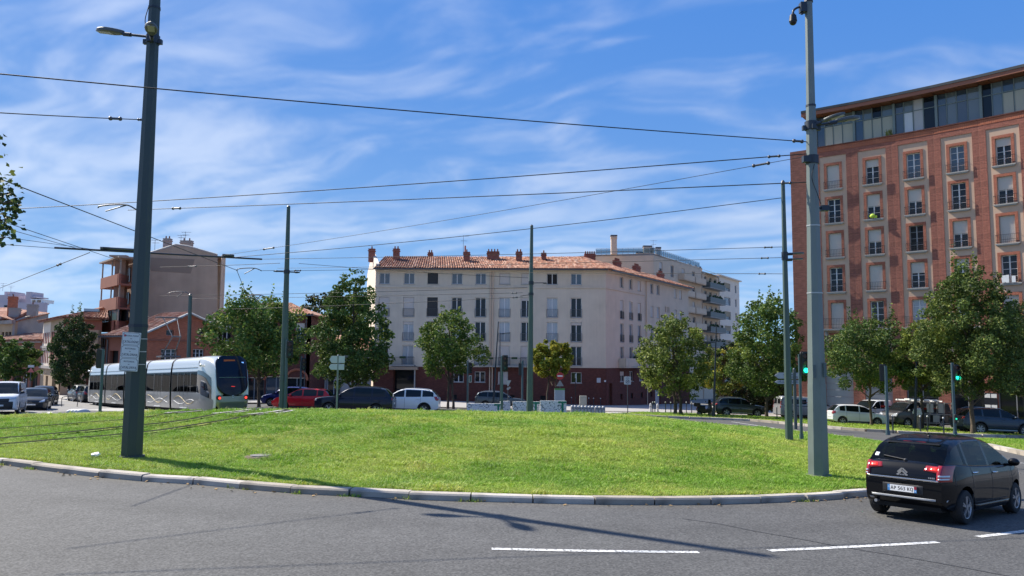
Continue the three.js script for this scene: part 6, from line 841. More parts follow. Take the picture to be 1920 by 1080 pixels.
wire('lower span wire from the hooked arm to the right pole', at(240, 394, 32), at(1515, 341.5, 19.8), 0.03, 0.014, 'span wire', [[0.11, 0.4, 0.035], [0.98, 0.2, 0.025]]);
wire('thin pale steel wire rising from the insulator bar to the right pole clamp', at(420, 478.5, 36), at(1512, 293, 19.8), 0.10, 0.008, 'span wire', [[0.13, 0.7, 0.03], [0.955, 0.4, 0.03]]);
wire('wire rising from the insulator bar to the top of the slim pole', at(440, 482.5, 38), at(1466, 371, 29.2), 0.16, 0.014, 'span wire');
wire('contact wire falling from upper left past the left pole', at(-40, 320, 17), at(446, 507.5, 38), 0.0, 0.014, 'contact wire');
wire('second contact wire falling from the left leaves to the bar', at(-40, 400, 22), at(230, 491, 40), 0.0, 0.012, 'contact wire');
wire('third contact wire close below the second on the left', at(-40, 414, 22), at(150, 467.5, 34), 0.0, 0.010, 'contact wire');
wire('wire leaving the left leaves and meeting the bar end', at(-40, 438, 26), at(185, 469, 34), 0.0, 0.009, 'contact wire');
wire('wire joining the left frame edge to the bar tip', at(-40, 455, 28), at(104, 465.5, 33), 0.0, 0.011, 'contact wire');
wire('stay wire rising from the far left roofs to the bar', at(-20, 548, 60), at(168, 473.5, 34), 0.0, 0.018, 'stay wire', [[0.8, 0.7, 0.04]]);
wire('steep wire dropping from the bar towards the trees', at(444, 507, 40), at(464, 557, 50), 0.0, 0.016, 'contact wire');
wire('wire crossing the blind wall to the second pole clamp', at(300, 501, 45), at(525, 493.5, 42.5), 0.02, 0.014, 'span wire', [[0.28, 0.5, 0.035]]);
wire('wire from the hooked arm beyond the second pole to the cream gable', at(492, 507.5, 46), at(760, 503, 60), 0.05, 0.014, 'span wire', [[0.2, 0.5, 0.035]]);
wire('wire from the second pole across the sky to the cream eaves', at(560, 494, 42.5), at(990, 521, 43.5), 0.06, 0.012, 'span wire');
wire('wire from the bar end to the slim pole, upper of three', at(490, 486, 40), at(1467, 463, 29.2), 0.05, 0.011, 'span wire', [[0.98, 0.25, 0.025]]);
wire('wire meeting the slim pole, middle of three', at(520, 503, 52), at(1467, 483, 29.2), 0.05, 0.011, 'span wire', [[0.98, 0.25, 0.025]]);
wire('wire meeting the slim pole, lowest of three', at(720, 508, 52), at(1468, 513.5, 29.2), 0.03, 0.011, 'span wire', [[0.97, 0.25, 0.025]]);
wire('low wire over the trees ending at the pole behind the mound', at(300, 555, 48), at(989, 539, 43.5), 0.05, 0.013, 'span wire');
wire('lower wire along the facade ending at the pole behind the mound', at(360, 560, 56), at(980, 549, 44), 0.04, 0.013, 'span wire', [[0.98, 0.25, 0.03]]);
wire('lowest wire along the facade ending at the pole behind the mound', at(420, 580, 56), at(980, 557, 44), 0.06, 0.013, 'span wire', [[0.98, 0.25, 0.03]]);
wire('fine wire against the sky left of the second pole', at(408, 580, 56), at(640, 575, 58), 0.02, 0.012, 'span wire');
{ // section insulator bar, and the bent registration arms
  const a = at(102, 464.5, 33), b = at(491, 486, 40), o = thing('insulator_bar', 'long dark insulator bar slung across the wires on the left', 'insulator', a), s = (p) => p.clone().sub(a);
  part('bar', [rod(V(0, 0, 0), s(b), 0.045, 8)], mat(0.03, 0.03, 0.05, 0.5), o); part('fitting', [[0.20, 0.34], [0.19, 0.23], [0.78, 0.84]].map(([t, u]) => rod(s(a.clone().lerp(b, t)).add(V(0, 0.1, 0)), s(a.clone().lerp(b, u)).add(V(0, 0.1, 0)), 0.07, 6)), M.steelDark, o);
  const hook = (label, D, list, r = 0.03) => { const p0 = at(...list[0], D), o = thing('registration_arm', label, 'registration arm', p0); part('bent_tube', [tube(list.map(([x, y]) => at(x, y, D).sub(p0)), r, 24, 6)], M.steelDark, o); part('steady_rod', rod(at(list[1][0] + 14, list[1][1] + 8, D).sub(p0), at(...list[2], D).sub(p0), r * 0.8), M.steelDark, o); };
  hook('bent arm at the contact wire left of the left pole', 30, [[184, 390], [184, 388], [238, 384.5], [255, 392.5]]); hook('bent arm holding the contact wire right of the blind wall', 46, [[444, 508], [444, 505.5], [478, 503], [491, 508]]); hook('bent arm over the tree tops', 52, [[464, 557], [466, 555], [489, 553.5], [498, 557]], 0.035); hook('bent arm on the pole behind the tram', 58, [[315, 551], [318, 549], [345, 547], [357, 552]], 0.035);
}
// ---------------------------------------------------------------- vehicles: bodies lofted from side and plan profiles
function curve(list) {                             // smooth, overshoot-free curve through [x, y], x falling or rising
  const p = list.slice().sort((a, b) => a[0] - b[0]), n = p.length, d = [], m = [];
  for (let i = 0; i < n - 1; i++) d.push((p[i + 1][1] - p[i][1]) / (p[i + 1][0] - p[i][0]));
  for (let i = 0; i < n; i++) m.push(i === 0 ? d[0] : i === n - 1 ? d[n - 2] : d[i - 1] * d[i] <= 0 ? 0 : 2 * d[i - 1] * d[i] / (d[i - 1] + d[i]));
  return (x) => { if (x <= p[0][0]) return p[0][1]; if (x >= p[n - 1][0]) return p[n - 1][1]; let i = 0; while (x > p[i + 1][0]) i++; const h = p[i + 1][0] - p[i][0], t = (x - p[i][0]) / h, t2 = t * t, t3 = t2 * t; return (2 * t3 - 3 * t2 + 1) * p[i][1] + (t3 - 2 * t2 + t) * h * m[i] + (3 * t2 - 2 * t3) * p[i + 1][1] + (t3 - t2) * h * m[i + 1]; };
}
function bodyOf(S) {
  const L = S.L / 2, top = curve(S.top), bot0 = curve(S.bot), roof = curve(S.roof), sideP = curve(S.side || [[0.15, 0.90], [0.3, 0.965], [0.5, 0.99], [0.66, 1], [0.82, 0.985], [0.95, 0.955], [1.08, 0.92], [1.3, 0.88]]), R = S.wheelR + 0.055;
  const plan = (x) => { const c = x > 0 ? S.noseC || 0.75 : S.tailC || 0.45, e = Math.max(0, (Math.abs(x) - (L - c)) / c), k = x > 0 ? S.noseK || 0.24 : S.tailK || 0.13; return S.W / 2 * (1 - k * e ** 2.6); };
  const bot = (x) => { let b = bot0(x); for (const a of S.axles) if (Math.abs(x - a) < R) b = Math.max(b, S.wheelR + Math.sqrt(R * R - (x - a) ** 2)); return Math.min(b, top(x) - 0.1); };
  const half = (x, y) => plan(x) * sideP(y);
  const gx0 = S.roof[0][0], gx1 = S.roof[S.roof.length - 1][0], tum = S.tumble || 0.24;
  const gBase = (x) => top(x) - 0.012, gHalf = (x, y) => Math.max(0.05, half(x, Math.min(gBase(x), 1.2)) - (S.inset || 0.03) - tum * Math.max(0, y - gBase(x)) * (1 + 0.25 * Math.max(0, (y - gBase(x)) / 0.5 - 0.6)));
  const zAt = (x, y) => { let z = 0; if (y >= bot(x) - 0.02 && y <= top(x)) z = half(x, y); if (y > gBase(x) && x < gx0 && x > gx1 && y < roof(x)) z = Math.max(z, gHalf(x, y)); return z || half(x, y); };
  const inside = (x, y, z) => Math.abs(x) <= L && ((y >= bot0(x) && y <= top(x) && Math.abs(z) <= half(x, y)) || (x < gx0 && x > gx1 && y > gBase(x) && y < roof(x) && Math.abs(z) < gHalf(x, y)));
  const xAt = (y, z, s) => { let x = s * L; for (let i = 0; i < 400 && !inside(x, y, z); i++) x -= s * 0.008; let a = x, b = x + s * 0.008; for (let i = 0; i < 12; i++) { const m = (a + b) / 2; if (inside(m, y, z)) a = m; else b = m; } return a; };
  return { S, L, top, bot, bot0, roof, half, plan, zAt, xAt, gx0, gx1, gBase, gHalf, R };
}
function gridGeo(rows) {                           // rows of points -> smooth quad mesh
  const nu = rows.length, nv = rows[0].length, pos = [], uv = [], idx = [];
  rows.forEach((r, i) => r.forEach((p, j) => { pos.push(p.x, p.y, p.z); uv.push(i / (nu - 1), j / (nv - 1)); }));
  for (let i = 0; i < nu - 1; i++) for (let j = 0; j < nv - 1; j++) { const a = i * nv + j; idx.push(a, a + 1, a + nv, a + 1, a + nv + 1, a + nv); }
  const g = new THREE.BufferGeometry(); g.setAttribute('position', new THREE.Float32BufferAttribute(pos, 3)); g.setAttribute('uv', new THREE.Float32BufferAttribute(uv, 2)); g.setIndex(idx); g.computeVertexNormals(); return g;
}
function patch(B, q, where, off = 0.006, n = 6, m = 4) {  // q: four corners [a, y] (a = x on a side, z on an end); a thin plate that follows the body
  const pt = (u, v, o) => { const a = lerp(lerp(q[0][0], q[1][0], u), lerp(q[3][0], q[2][0], u), v), y = lerp(lerp(q[0][1], q[1][1], u), lerp(q[3][1], q[2][1], u), v); if (where === 'L' || where === 'R') { const s = where === 'R' ? 1 : -1; return V(a, y, s * (B.zAt(a, y) + o)); } const s = where === 'F' ? 1 : -1; return V(B.xAt(y, a, s) + s * o, y, a); };
  const rows = []; for (let i = -1; i <= n + 1; i++) { const r = []; for (let j = -1; j <= m + 1; j++) { const e = i < 0 || j < 0 || i > n || j > m; r.push(pt(clamp(i / n), clamp(j / m), e ? -0.02 : off)); } rows.push(r); }
  const g = gridGeo(rows), p = g.attributes.position, I = g.index.array; const c = V(), k = ((n + 3) >> 1) * (m + 3) + ((m + 3) >> 1), nn = g.attributes.normal, want = where === 'R' ? nn.getZ(k) : where === 'L' ? -nn.getZ(k) : where === 'F' ? nn.getX(k) : -nn.getX(k);
  if (want < 0) { for (let i = 0; i < I.length; i += 3) { const t = I[i]; I[i] = I[i + 1]; I[i + 1] = t; } g.computeVertexNormals(); } return g;
}
const wheelGeo = {};
function wheelParts(r, w, spokes = 5) {
  return wheelGeo[[r, w, spokes]] ||= (() => {
    const ri = r * 0.66, ty = new THREE.LatheGeometry([[ri, -w / 2], [r * 0.9, -w / 2], [r * 0.985, -w * 0.38], [r, 0], [r * 0.985, w * 0.38], [r * 0.9, w / 2], [ri, w / 2]].map(([a, b]) => new THREE.Vector2(a, b)), 28).rotateX(Math.PI / 2);
    const rim = [new THREE.LatheGeometry([[ri * 0.99, w * 0.48], [ri * 0.93, w * 0.47], [ri * 0.9, w * 0.3], [ri * 0.9, -w * 0.4]].map(([a, b]) => new THREE.Vector2(a, b)), 28).rotateX(Math.PI / 2), cyl(r * 0.13, r * 0.15, 0.03, 0, 0, w * 0.43, 12, Math.PI / 2)];
    for (let i = 0; i < spokes; i++) for (const k of [-0.16, 0.16]) { const g = box(ri * 0.95, r * 0.085, 0.022, ri * 0.47, 0, w * 0.42); g.rotateZ(i * 6.2832 / spokes + k * 0.8); rim.push(g); }
    return [ty, merge(rim), cyl(ri * 0.88, ri * 0.88, 0.02, 0, 0, w * 0.1, 20, Math.PI / 2)];
  })();
}
const paint = (r, g, b, metal = 0.15) => mat(r, g, b, 0.4, metal, { clearcoat: 0.65, clearcoatRoughness: 0.02, specularIntensity: 0.15 });
const LAMP_RED = mat(0.30, 0.008, 0.008, 0.15, 0, { clearcoat: 1, clearcoatRoughness: 0.03 }), LAMP_CLEAR = mat(0.50, 0.53, 0.56, 0.12, 0.3, { clearcoat: 1, clearcoatRoughness: 0.03 }), CHROME = mat(0.72, 0.73, 0.74, 0.12, 1), TRIM = mat(0.02, 0.02, 0.022, 0.6), SILVER = mat(0.40, 0.40, 0.41, 0.35, 0.7), UNDER = mat(0.008, 0.008, 0.008, 0.9), PLATE = mat(0.62, 0.62, 0.6, 0.5), SEAT = mat(0.03, 0.03, 0.033, 0.9);
const CARGLASS = mat(0.008, 0.011, 0.012, 0.03, 0, { specularIntensity: 0.7 }), SEEGLASS = new THREE.MeshPhysicalMaterial({ color: lin(0.20, 0.25, 0.23), roughness: 0.02, transmission: 1, thickness: 0, ior: 1.5, specularIntensity: 0.5 }), PRIVACY = new THREE.MeshPhysicalMaterial({ color: lin(0.09, 0.11, 0.11), roughness: 0.02, transmission: 1, thickness: 0, ior: 1.5, specularIntensity: 0.5 });
function car(name, label, category, S, place) {
  const B = bodyOf(S), { L, top, bot, roof, half, gx0, gx1, gBase, gHalf, R } = B, o = thing(name, label, category), G1c = S.glass || CARGLASS, G2c = S.rearGlass || G1c;
  // lower body
  const xs = new Set(); for (let i = 0; i <= 40; i++) xs.add(-L + 2 * L * i / 40); for (const e of [0.004, 0.012, 0.03, 0.06, 0.1, 0.15, 0.22]) { xs.add(L - e); xs.add(-L + e); } for (const a of S.axles) for (const k of [1.001, 0.995, 0.97, 0.92, 0.84, 0.72, 0.56, 0.36, 0.16, 0]) { xs.add(a + R * k); xs.add(a - R * k); }
  const st = [...xs].filter((x) => Math.abs(x) <= L).sort((a, b) => b - a), rows = [], NS = 9;
  const ring = (x, k = 1) => { const yb = bot(x), yt = top(x), r = [], mid = (yb + yt) / 2, P = (z, y) => r.push(V(x, mid + (y - mid) * (0.4 + 0.6 * k), z * k)); const hs = []; for (let i = 0; i <= NS; i++) { const y = lerp(yb + 0.015, yt - 0.03, i / NS); hs.push([half(x, y), y]); } const wt = half(x, yt); hs.push([wt - 0.025, yt - 0.008]); P(0, yb); P(half(x, yb) * 0.9, yb); for (const [z, y] of hs) P(z, y); P(wt * 0.72, yt + 0.012); P(0, yt + 0.022); for (const [z, y] of [[wt * 0.72, yt + 0.012], ...hs.slice().reverse(), [half(x, yb) * 0.9, yb]]) P(-z, y); P(0, yb); return r; };
  rows.push(ring(L, 0.02)); rows.push(ring(L, 0.6), ring(L, 0.9)); for (const x of st.slice(0)) rows.push(ring(x)); rows.push(ring(-L, 0.9), ring(-L, 0.6), ring(-L, 0.02));
  const bg = toCreasedNormals(gridGeo(rows), 0.6); part('body', bg, S.paint, o);
  part('underbody', [box(S.L * 0.94, 0.14, S.W * 0.72, 0, bot(0) + 0.10, 0), box(S.L * 0.9, 0.3, S.W * 0.55, 0, bot(0) + 0.25, 0), ...S.axles.map((a) => box(R * 2.2, S.wheelR * 1.2, S.W * 0.62, a, S.wheelR + 0.2, 0))], UNDER, o);
  // greenhouse
  const key = [gx0, S.xr0, ...(S.pillars || []).flat(), S.xr1, gx1], gs = new Set(key); for (let i = 0; i <= 34; i++) gs.add(lerp(gx0, gx1, i / 34)); for (let i = 1; i < 10; i++) { gs.add(lerp(S.xr1, gx1, i / 10)); gs.add(lerp(gx0, S.xr0, i / 10)); }
  const gl = [...gs].sort((a, b) => b - a), NG = 12;
  const gring = (x) => { const yb = gBase(x), yr = Math.max(roof(x), yb + 0.004), h = yr - yb, e = Math.min(0.065, h * 0.35), r = []; const H = (y) => gHalf(x, y), w2 = H(yr - e) - Math.min(0.07, h * 0.2); const hs = [[H(yb), yb - 0.03], [H(yb + h * 0.02), yb + h * 0.02 + 0.01], [H(yb + (h - e) * 0.5), yb + (h - e) * 0.5], [H(yr - e), yr - e], [w2 + 0.01, yr - e * 0.28], [w2 - 0.05, yr - 0.002], [w2 * 0.5, yr + Math.min(0.022, h * 0.1)]]; for (const [z, y] of hs) r.push(V(x, y, z)); r.push(V(x, yr + Math.min(0.03, h * 0.15), 0)); for (const [z, y] of hs.slice().reverse()) r.push(V(x, y, -z)); return r; };
  const gr = gl.map(gring), cells = { roof: [], windshield: [], rear_window: [], L: {}, R: {} }, nv = gr[0].length;
  const inPil = (x) => (S.pillars || []).some(([a, b]) => x <= a && x >= b), paneOf = (x) => (S.pillars || []).filter(([a]) => x < a).length;
  for (let i = 0; i < gl.length - 1; i++) { const xm = (gl[i] + gl[i + 1]) / 2, front = xm > S.xr0, rear = xm < S.xr1; for (let j = 0; j < nv - 1; j++) { const side = j <= 2 || j >= nv - 4, edgeC = j === 3 || j === nv - 5 || j === 4 || j === nv - 6, q = [gr[i][j], gr[i][j + 1], gr[i + 1][j + 1], gr[i + 1][j]]; const low = j === 0 || j === nv - 2; if (side && !low && !inPil(xm) && xm > (S.xc || S.xr1) && xm < (S.xa || gx0)) { const k = j < 5 ? 'R' : 'L', pn = paneOf(xm); (cells[k][pn] ||= []).push(q); } else if (!side && !(j === 3 || j === nv - 5) && front) cells.windshield.push(q); else if (!side && !(j === 3 || j === nv - 5) && rear && xm > gx1 + (S.rearSkip || 0) && !S.noRear) cells.rear_window.push(q); else cells.roof.push(q); } }
  const cg = (list) => { const pos = []; for (const [a, b, c, d] of list) for (const p of [a, b, d, b, c, d]) pos.push(p.x, p.y, p.z); const g = new THREE.BufferGeometry(); g.setAttribute('position', new THREE.Float32BufferAttribute(pos, 3)); g.computeVertexNormals(); return toCreasedNormals(g, 0.5); };
  part('roof', cg(cells.roof), S.roofPaint || S.paint, o); part('windshield', cg(cells.windshield), G1c, o); if (cells.rear_window.length) part('rear_window', cg(cells.rear_window), G2c, o);
  for (const k of ['L', 'R']) for (const pn in cells[k]) part('side_window', cg(cells[k][pn]), +pn > 0 ? G2c : G1c, o);
  if (S.glass) { const gi = [box(0.5, 0.12, 0.5, 0.15, 0.52, 0.36), box(0.5, 0.12, 0.5, 0.15, 0.52, -0.36), box(0.14, 0.62, 0.48, -0.12, 0.85, 0.36, 0, 0, 0.2), box(0.14, 0.62, 0.48, -0.12, 0.85, -0.36, 0, 0, 0.2), box(0.1, 0.2, 0.26, -0.2, 1.25, 0.36, 0, 0, 0.2), box(0.1, 0.2, 0.26, -0.2, 1.25, -0.36, 0, 0, 0.2), box(0.14, 0.6, 1.24, -1.0, 0.85, 0, 0, 0, 0.25), box(0.1, 0.16, 0.22, -1.08, 1.2, 0.38), box(0.1, 0.16, 0.22, -1.08, 1.2, -0.38), box(0.4, 0.3, 1.3, 0.9, 0.85, 0)]; part('seats', gi, SEAT, o); }
  // wheels
  for (const a of S.axles) for (const s of [-1, 1]) { const w = new THREE.Group(); w.name = 'wheel'; w.position.set(a, S.wheelR, s * (S.W / 2 - 0.115)); if (s < 0) w.rotation.y = Math.PI; w.rotation.z = hash2(a * 10, s) * 3; o.add(w); const [t, r, d] = wheelParts(S.wheelR, 0.2, S.spokes || 5); part('tyre', t, M.rubber, w); part('rim', [r], SILVER, w); part('brake_disc', d, TRIM, w); }
  // fittings
  const both = (name, q, m, off, n, k) => { for (const w of ['L', 'R']) part(name, patch(B, q, w, off, n, k), m, o); };
  const ends = (name, q, w, m, off = 0.008, n = 6, k = 4) => { for (const s of [1, -1]) part(name, patch(B, q.map(([z, y]) => [z * s, y]), w, off, n, k), m, o); };
  const seam = (x0, y0, x1, y1) => both('door_seam', [[x0 - 0.006, y0], [x0 + 0.006, y0], [x1 + 0.006, y1], [x1 - 0.006, y1]], TRIM, 0.002, 1, 8);
  const yS = (x) => B.bot0(x) + 0.10;
  (S.seams || []).forEach((x) => seam(x, yS(x), x, top(x) - 0.03)); (S.handles || []).forEach((x) => both('door_handle', [[x - 0.09, top(x) - 0.135], [x + 0.09, top(x) - 0.135], [x + 0.09, top(x) - 0.105], [x - 0.09, top(x) - 0.105]], S.handleM || S.paint, 0.025, 3, 2));
  if (S.sill !== 0) both('sill_trim', [[S.axles[1] + R + 0.04, yS(0) - 0.06], [S.axles[0] - R - 0.04, yS(0) - 0.06], [S.axles[0] - R - 0.04, yS(0) + (S.sill || 0.03)], [S.axles[1] + R + 0.04, yS(0) + (S.sill || 0.03)]], S.sillM || TRIM, 0.01, 8, 2);
  if (S.arch) for (const a of S.axles) for (const w of ['L', 'R']) { const g = []; for (let i = 0; i < 14; i++) { const t0 = Math.PI * (0.02 + 0.96 * i / 14), t1 = Math.PI * (0.02 + 0.96 * (i + 1) / 14), p = (t, r) => [a + Math.cos(t) * r, S.wheelR + Math.sin(t) * r]; g.push(patch(B, [p(t0, R), p(t1, R), p(t1, R + 0.06), p(t0, R + 0.06)], w, 0.012, 1, 1)); } part('arch_trim', g, TRIM, o); }
  const mx = S.mirror || gx0 - 0.42; for (const s of [1, -1]) part('mirror', [ball(0.1, mx, top(mx) + 0.06, s * (half(mx, top(mx)) + 0.13), 0.75, 0.78, 1.05, 10), box(0.05, 0.05, 0.14, mx, top(mx) + 0.0, s * (half(mx, top(mx)) + 0.03))], S.mirrorM || S.paint, o);
  (S.patches || []).forEach(([n, w, q, m, off]) => { const mm = { red: LAMP_RED, clear: LAMP_CLEAR, trim: TRIM, chrome: CHROME, silver: SILVER, plate: PLATE, paint: S.paint, glass: CARGLASS }[m] || m; if (w === 'S') both(n, q, mm, off || 0.008); else if (w === 'FF' || w === 'BB') ends(n, q, w[0], mm, off || 0.01); else part(n, patch(B, q, w, off || 0.01, 8, 4), mm, o); });
  if (S.rails) for (const s of [1, -1]) part('roof_rail', tube([V(S.xr0 - 0.2, roof(S.xr0 - 0.2) - 0.03, s * (gHalf(S.xr0 - 0.2, 1.5) - 0.04)), V(S.xr0 - 0.35, roof(S.xr0 - 0.35) + 0.03, s * (gHalf(S.xr0 - 0.3, roof(S.xr0 - 0.3) - 0.05) - 0.06)), V(S.xr1 + 0.25, roof(S.xr1 + 0.25) + 0.03, s * (gHalf(S.xr1 + 0.25, roof(S.xr1 + 0.25) - 0.05) - 0.06)), V(S.xr1 + 0.1, roof(S.xr1 + 0.1) - 0.03, s * (gHalf(S.xr1, roof(S.xr1) - 0.05) - 0.04))], 0.018, 16, 6), S.railM || SILVER, o);
  if (place) { const [x, z, turn] = place; sitOn(o, x, z, turn, S.axles); }
  o.userData.B = undefined; delete o.userData.B; return [o, B];
}
function sitOn(o, x, z, turn, ax, f = gy, dy = 0) { // places a vehicle on the sloping ground, wheels touching
  const fx = Math.cos(turn), fz = -Math.sin(turn), e = ax[0], g = ax[1], yf = f(x + fx * e, z + fz * e), yr = f(x + fx * g, z + fz * g), fwd = V(fx * (e - g), yf - yr, fz * (e - g)).normalize(), sx = Math.sin(turn), sz = Math.cos(turn), rgt = V(sx * 1.5, f(x + sx * 0.75, z + sz * 0.75) - f(x - sx * 0.75, z - sz * 0.75), sz * 1.5).normalize(), up = rgt.clone().cross(fwd).normalize();
  o.quaternion.setFromRotationMatrix(new THREE.Matrix4().makeBasis(fwd, up, fwd.clone().cross(up))); o.position.set(x, lerp(yf, yr, e / (e - g)) + 0.006 + dy, z);
}
const HATCH = (o) => ({ L: 3.95, W: 1.72, wheelR: 0.305, axles: [1.2, -1.28], top: [[1.975, 0.64], [1.88, 0.75], [1.6, 0.87], [1.1, 0.96], [0.4, 0.975], [-0.6, 1.0], [-1.4, 1.035], [-1.85, 1.03], [-1.975, 0.93]], bot: [[1.975, 0.36], [1.85, 0.23], [1.3, 0.19], [-1.3, 0.19], [-1.8, 0.27], [-1.975, 0.40]], roof: [[1.16, 0.94], [0.75, 1.20], [0.3, 1.43], [-0.2, 1.505], [-0.9, 1.50], [-1.5, 1.43], [-1.72, 1.24], [-1.90, 1.03]], xr0: 0.28, xr1: -1.48, xc: -1.42, pillars: [[0.0, -0.09], [-0.98, -1.06]], seams: [0.98, -0.06, -0.98], handles: [0.12, -0.82], patches: [['headlight', 'FF', [[0.42, 0.62], [0.76, 0.66], [0.74, 0.82], [0.50, 0.76]], 'clear'], ['grille', 'F', [[-0.4, 0.46], [0.4, 0.46], [0.42, 0.58], [-0.42, 0.58]], 'trim'], ['licence_plate', 'F', [[-0.26, 0.42], [0.26, 0.42], [0.26, 0.52], [-0.26, 0.52]], 'plate', 0.02], ['tail_light', 'BB', [[0.52, 0.80], [0.78, 0.80], [0.76, 1.02], [0.62, 1.02]], 'red'], ['licence_plate', 'B', [[-0.26, 0.56], [0.26, 0.56], [0.26, 0.67], [-0.26, 0.67]], 'plate']], ...o });
const SUV = (o) => ({ L: 4.7, W: 1.88, wheelR: 0.36, axles: [1.42, -1.36], top: [[2.35, 0.78], [2.27, 0.92], [1.9, 1.03], [1.25, 1.10], [0.4, 1.13], [-0.8, 1.16], [-1.8, 1.19], [-2.2, 1.18], [-2.35, 1.06]], bot: [[2.35, 0.42], [2.2, 0.28], [1.5, 0.25], [-1.5, 0.25], [-2.1, 0.34], [-2.35, 0.48]], roof: [[1.22, 1.08], [0.75, 1.38], [0.35, 1.60], [-0.2, 1.69], [-1.1, 1.68], [-1.8, 1.61], [-2.05, 1.42], [-2.25, 1.18]], side: [[0.2, 0.92], [0.4, 0.97], [0.62, 1], [0.85, 0.995], [1.0, 0.97], [1.15, 0.93], [1.3, 0.9]], xr0: 0.34, xr1: -1.8, xc: -1.95, pillars: [[0.02, -0.08], [-1.1, -1.2]], seams: [1.05, -0.03, -1.08], handles: [0.14, -0.9], rails: 1, arch: 1, patches: [['headlight', 'FF', [[0.45, 0.80], [0.84, 0.84], [0.82, 0.98], [0.5, 0.93]], 'clear'], ['grille', 'F', [[-0.42, 0.66], [0.42, 0.66], [0.44, 0.90], [-0.44, 0.90]], 'trim'], ['licence_plate', 'F', [[-0.26, 0.5], [0.26, 0.5], [0.26, 0.6], [-0.26, 0.6]], 'plate', 0.02], ['tail_light', 'BB', [[0.5, 0.98], [0.86, 0.98], [0.84, 1.12], [0.58, 1.12]], 'red'], ['licence_plate', 'B', [[-0.26, 0.72], [0.26, 0.72], [0.26, 0.83], [-0.26, 0.83]], 'plate']], ...o });
const VAN = (o) => ({ L: 5.0, W: 1.92, wheelR: 0.34, axles: [1.55, -1.5], noseC: 0.5, noseK: 0.14, tailC: 0.2, tailK: 0.05, top: [[2.5, 0.80], [2.42, 1.0], [2.1, 1.14], [1.75, 1.2], [0.5, 1.2], [-2.3, 1.2], [-2.5, 1.15]], bot: [[2.5, 0.38], [2.4, 0.26], [1.6, 0.24], [-2.2, 0.26], [-2.5, 0.36]], side: [[0.2, 0.94], [0.4, 0.98], [0.7, 1], [1.0, 0.995], [1.2, 0.975], [1.4, 0.95]], roof: [[1.98, 1.15], [1.5, 1.52], [1.1, 1.82], [0.7, 1.90], [-0.5, 1.93], [-2.2, 1.92], [-2.4, 1.86], [-2.46, 1.2]], xr0: 1.08, xr1: -2.42, xc: 0.3, tumble: 0.12, pillars: [[0.78, 0.74]], seams: [1.45, 0.45, -0.7], handles: [0.6, -0.55], mirror: 1.5, mirrorM: TRIM, noRear: 1, patches: [['headlight', 'FF', [[0.5, 0.84], [0.86, 0.88], [0.84, 1.04], [0.6, 0.98]], 'clear'], ['grille', 'F', [[-0.5, 0.74], [0.5, 0.74], [0.54, 0.92], [-0.54, 0.92]], 'trim'], ['bumper', 'F', [[-0.84, 0.36], [0.84, 0.36], [0.84, 0.66], [-0.84, 0.66]], 'trim', 0.02], ['licence_plate', 'F', [[-0.26, 0.48], [0.26, 0.48], [0.26, 0.58], [-0.26, 0.58]], 'plate', 0.035], ['tail_light', 'BB', [[0.80, 0.9], [0.93, 0.9], [0.9, 1.5], [0.80, 1.5]], 'red'], ['rear_glass', 'BB', [[0.08, 1.25], [0.74, 1.25], [0.7, 1.7], [0.08, 1.7]], 'glass']], ...o });
const gp = (px, D) => { const p = onG(px, D); return [p.x, p.z]; };

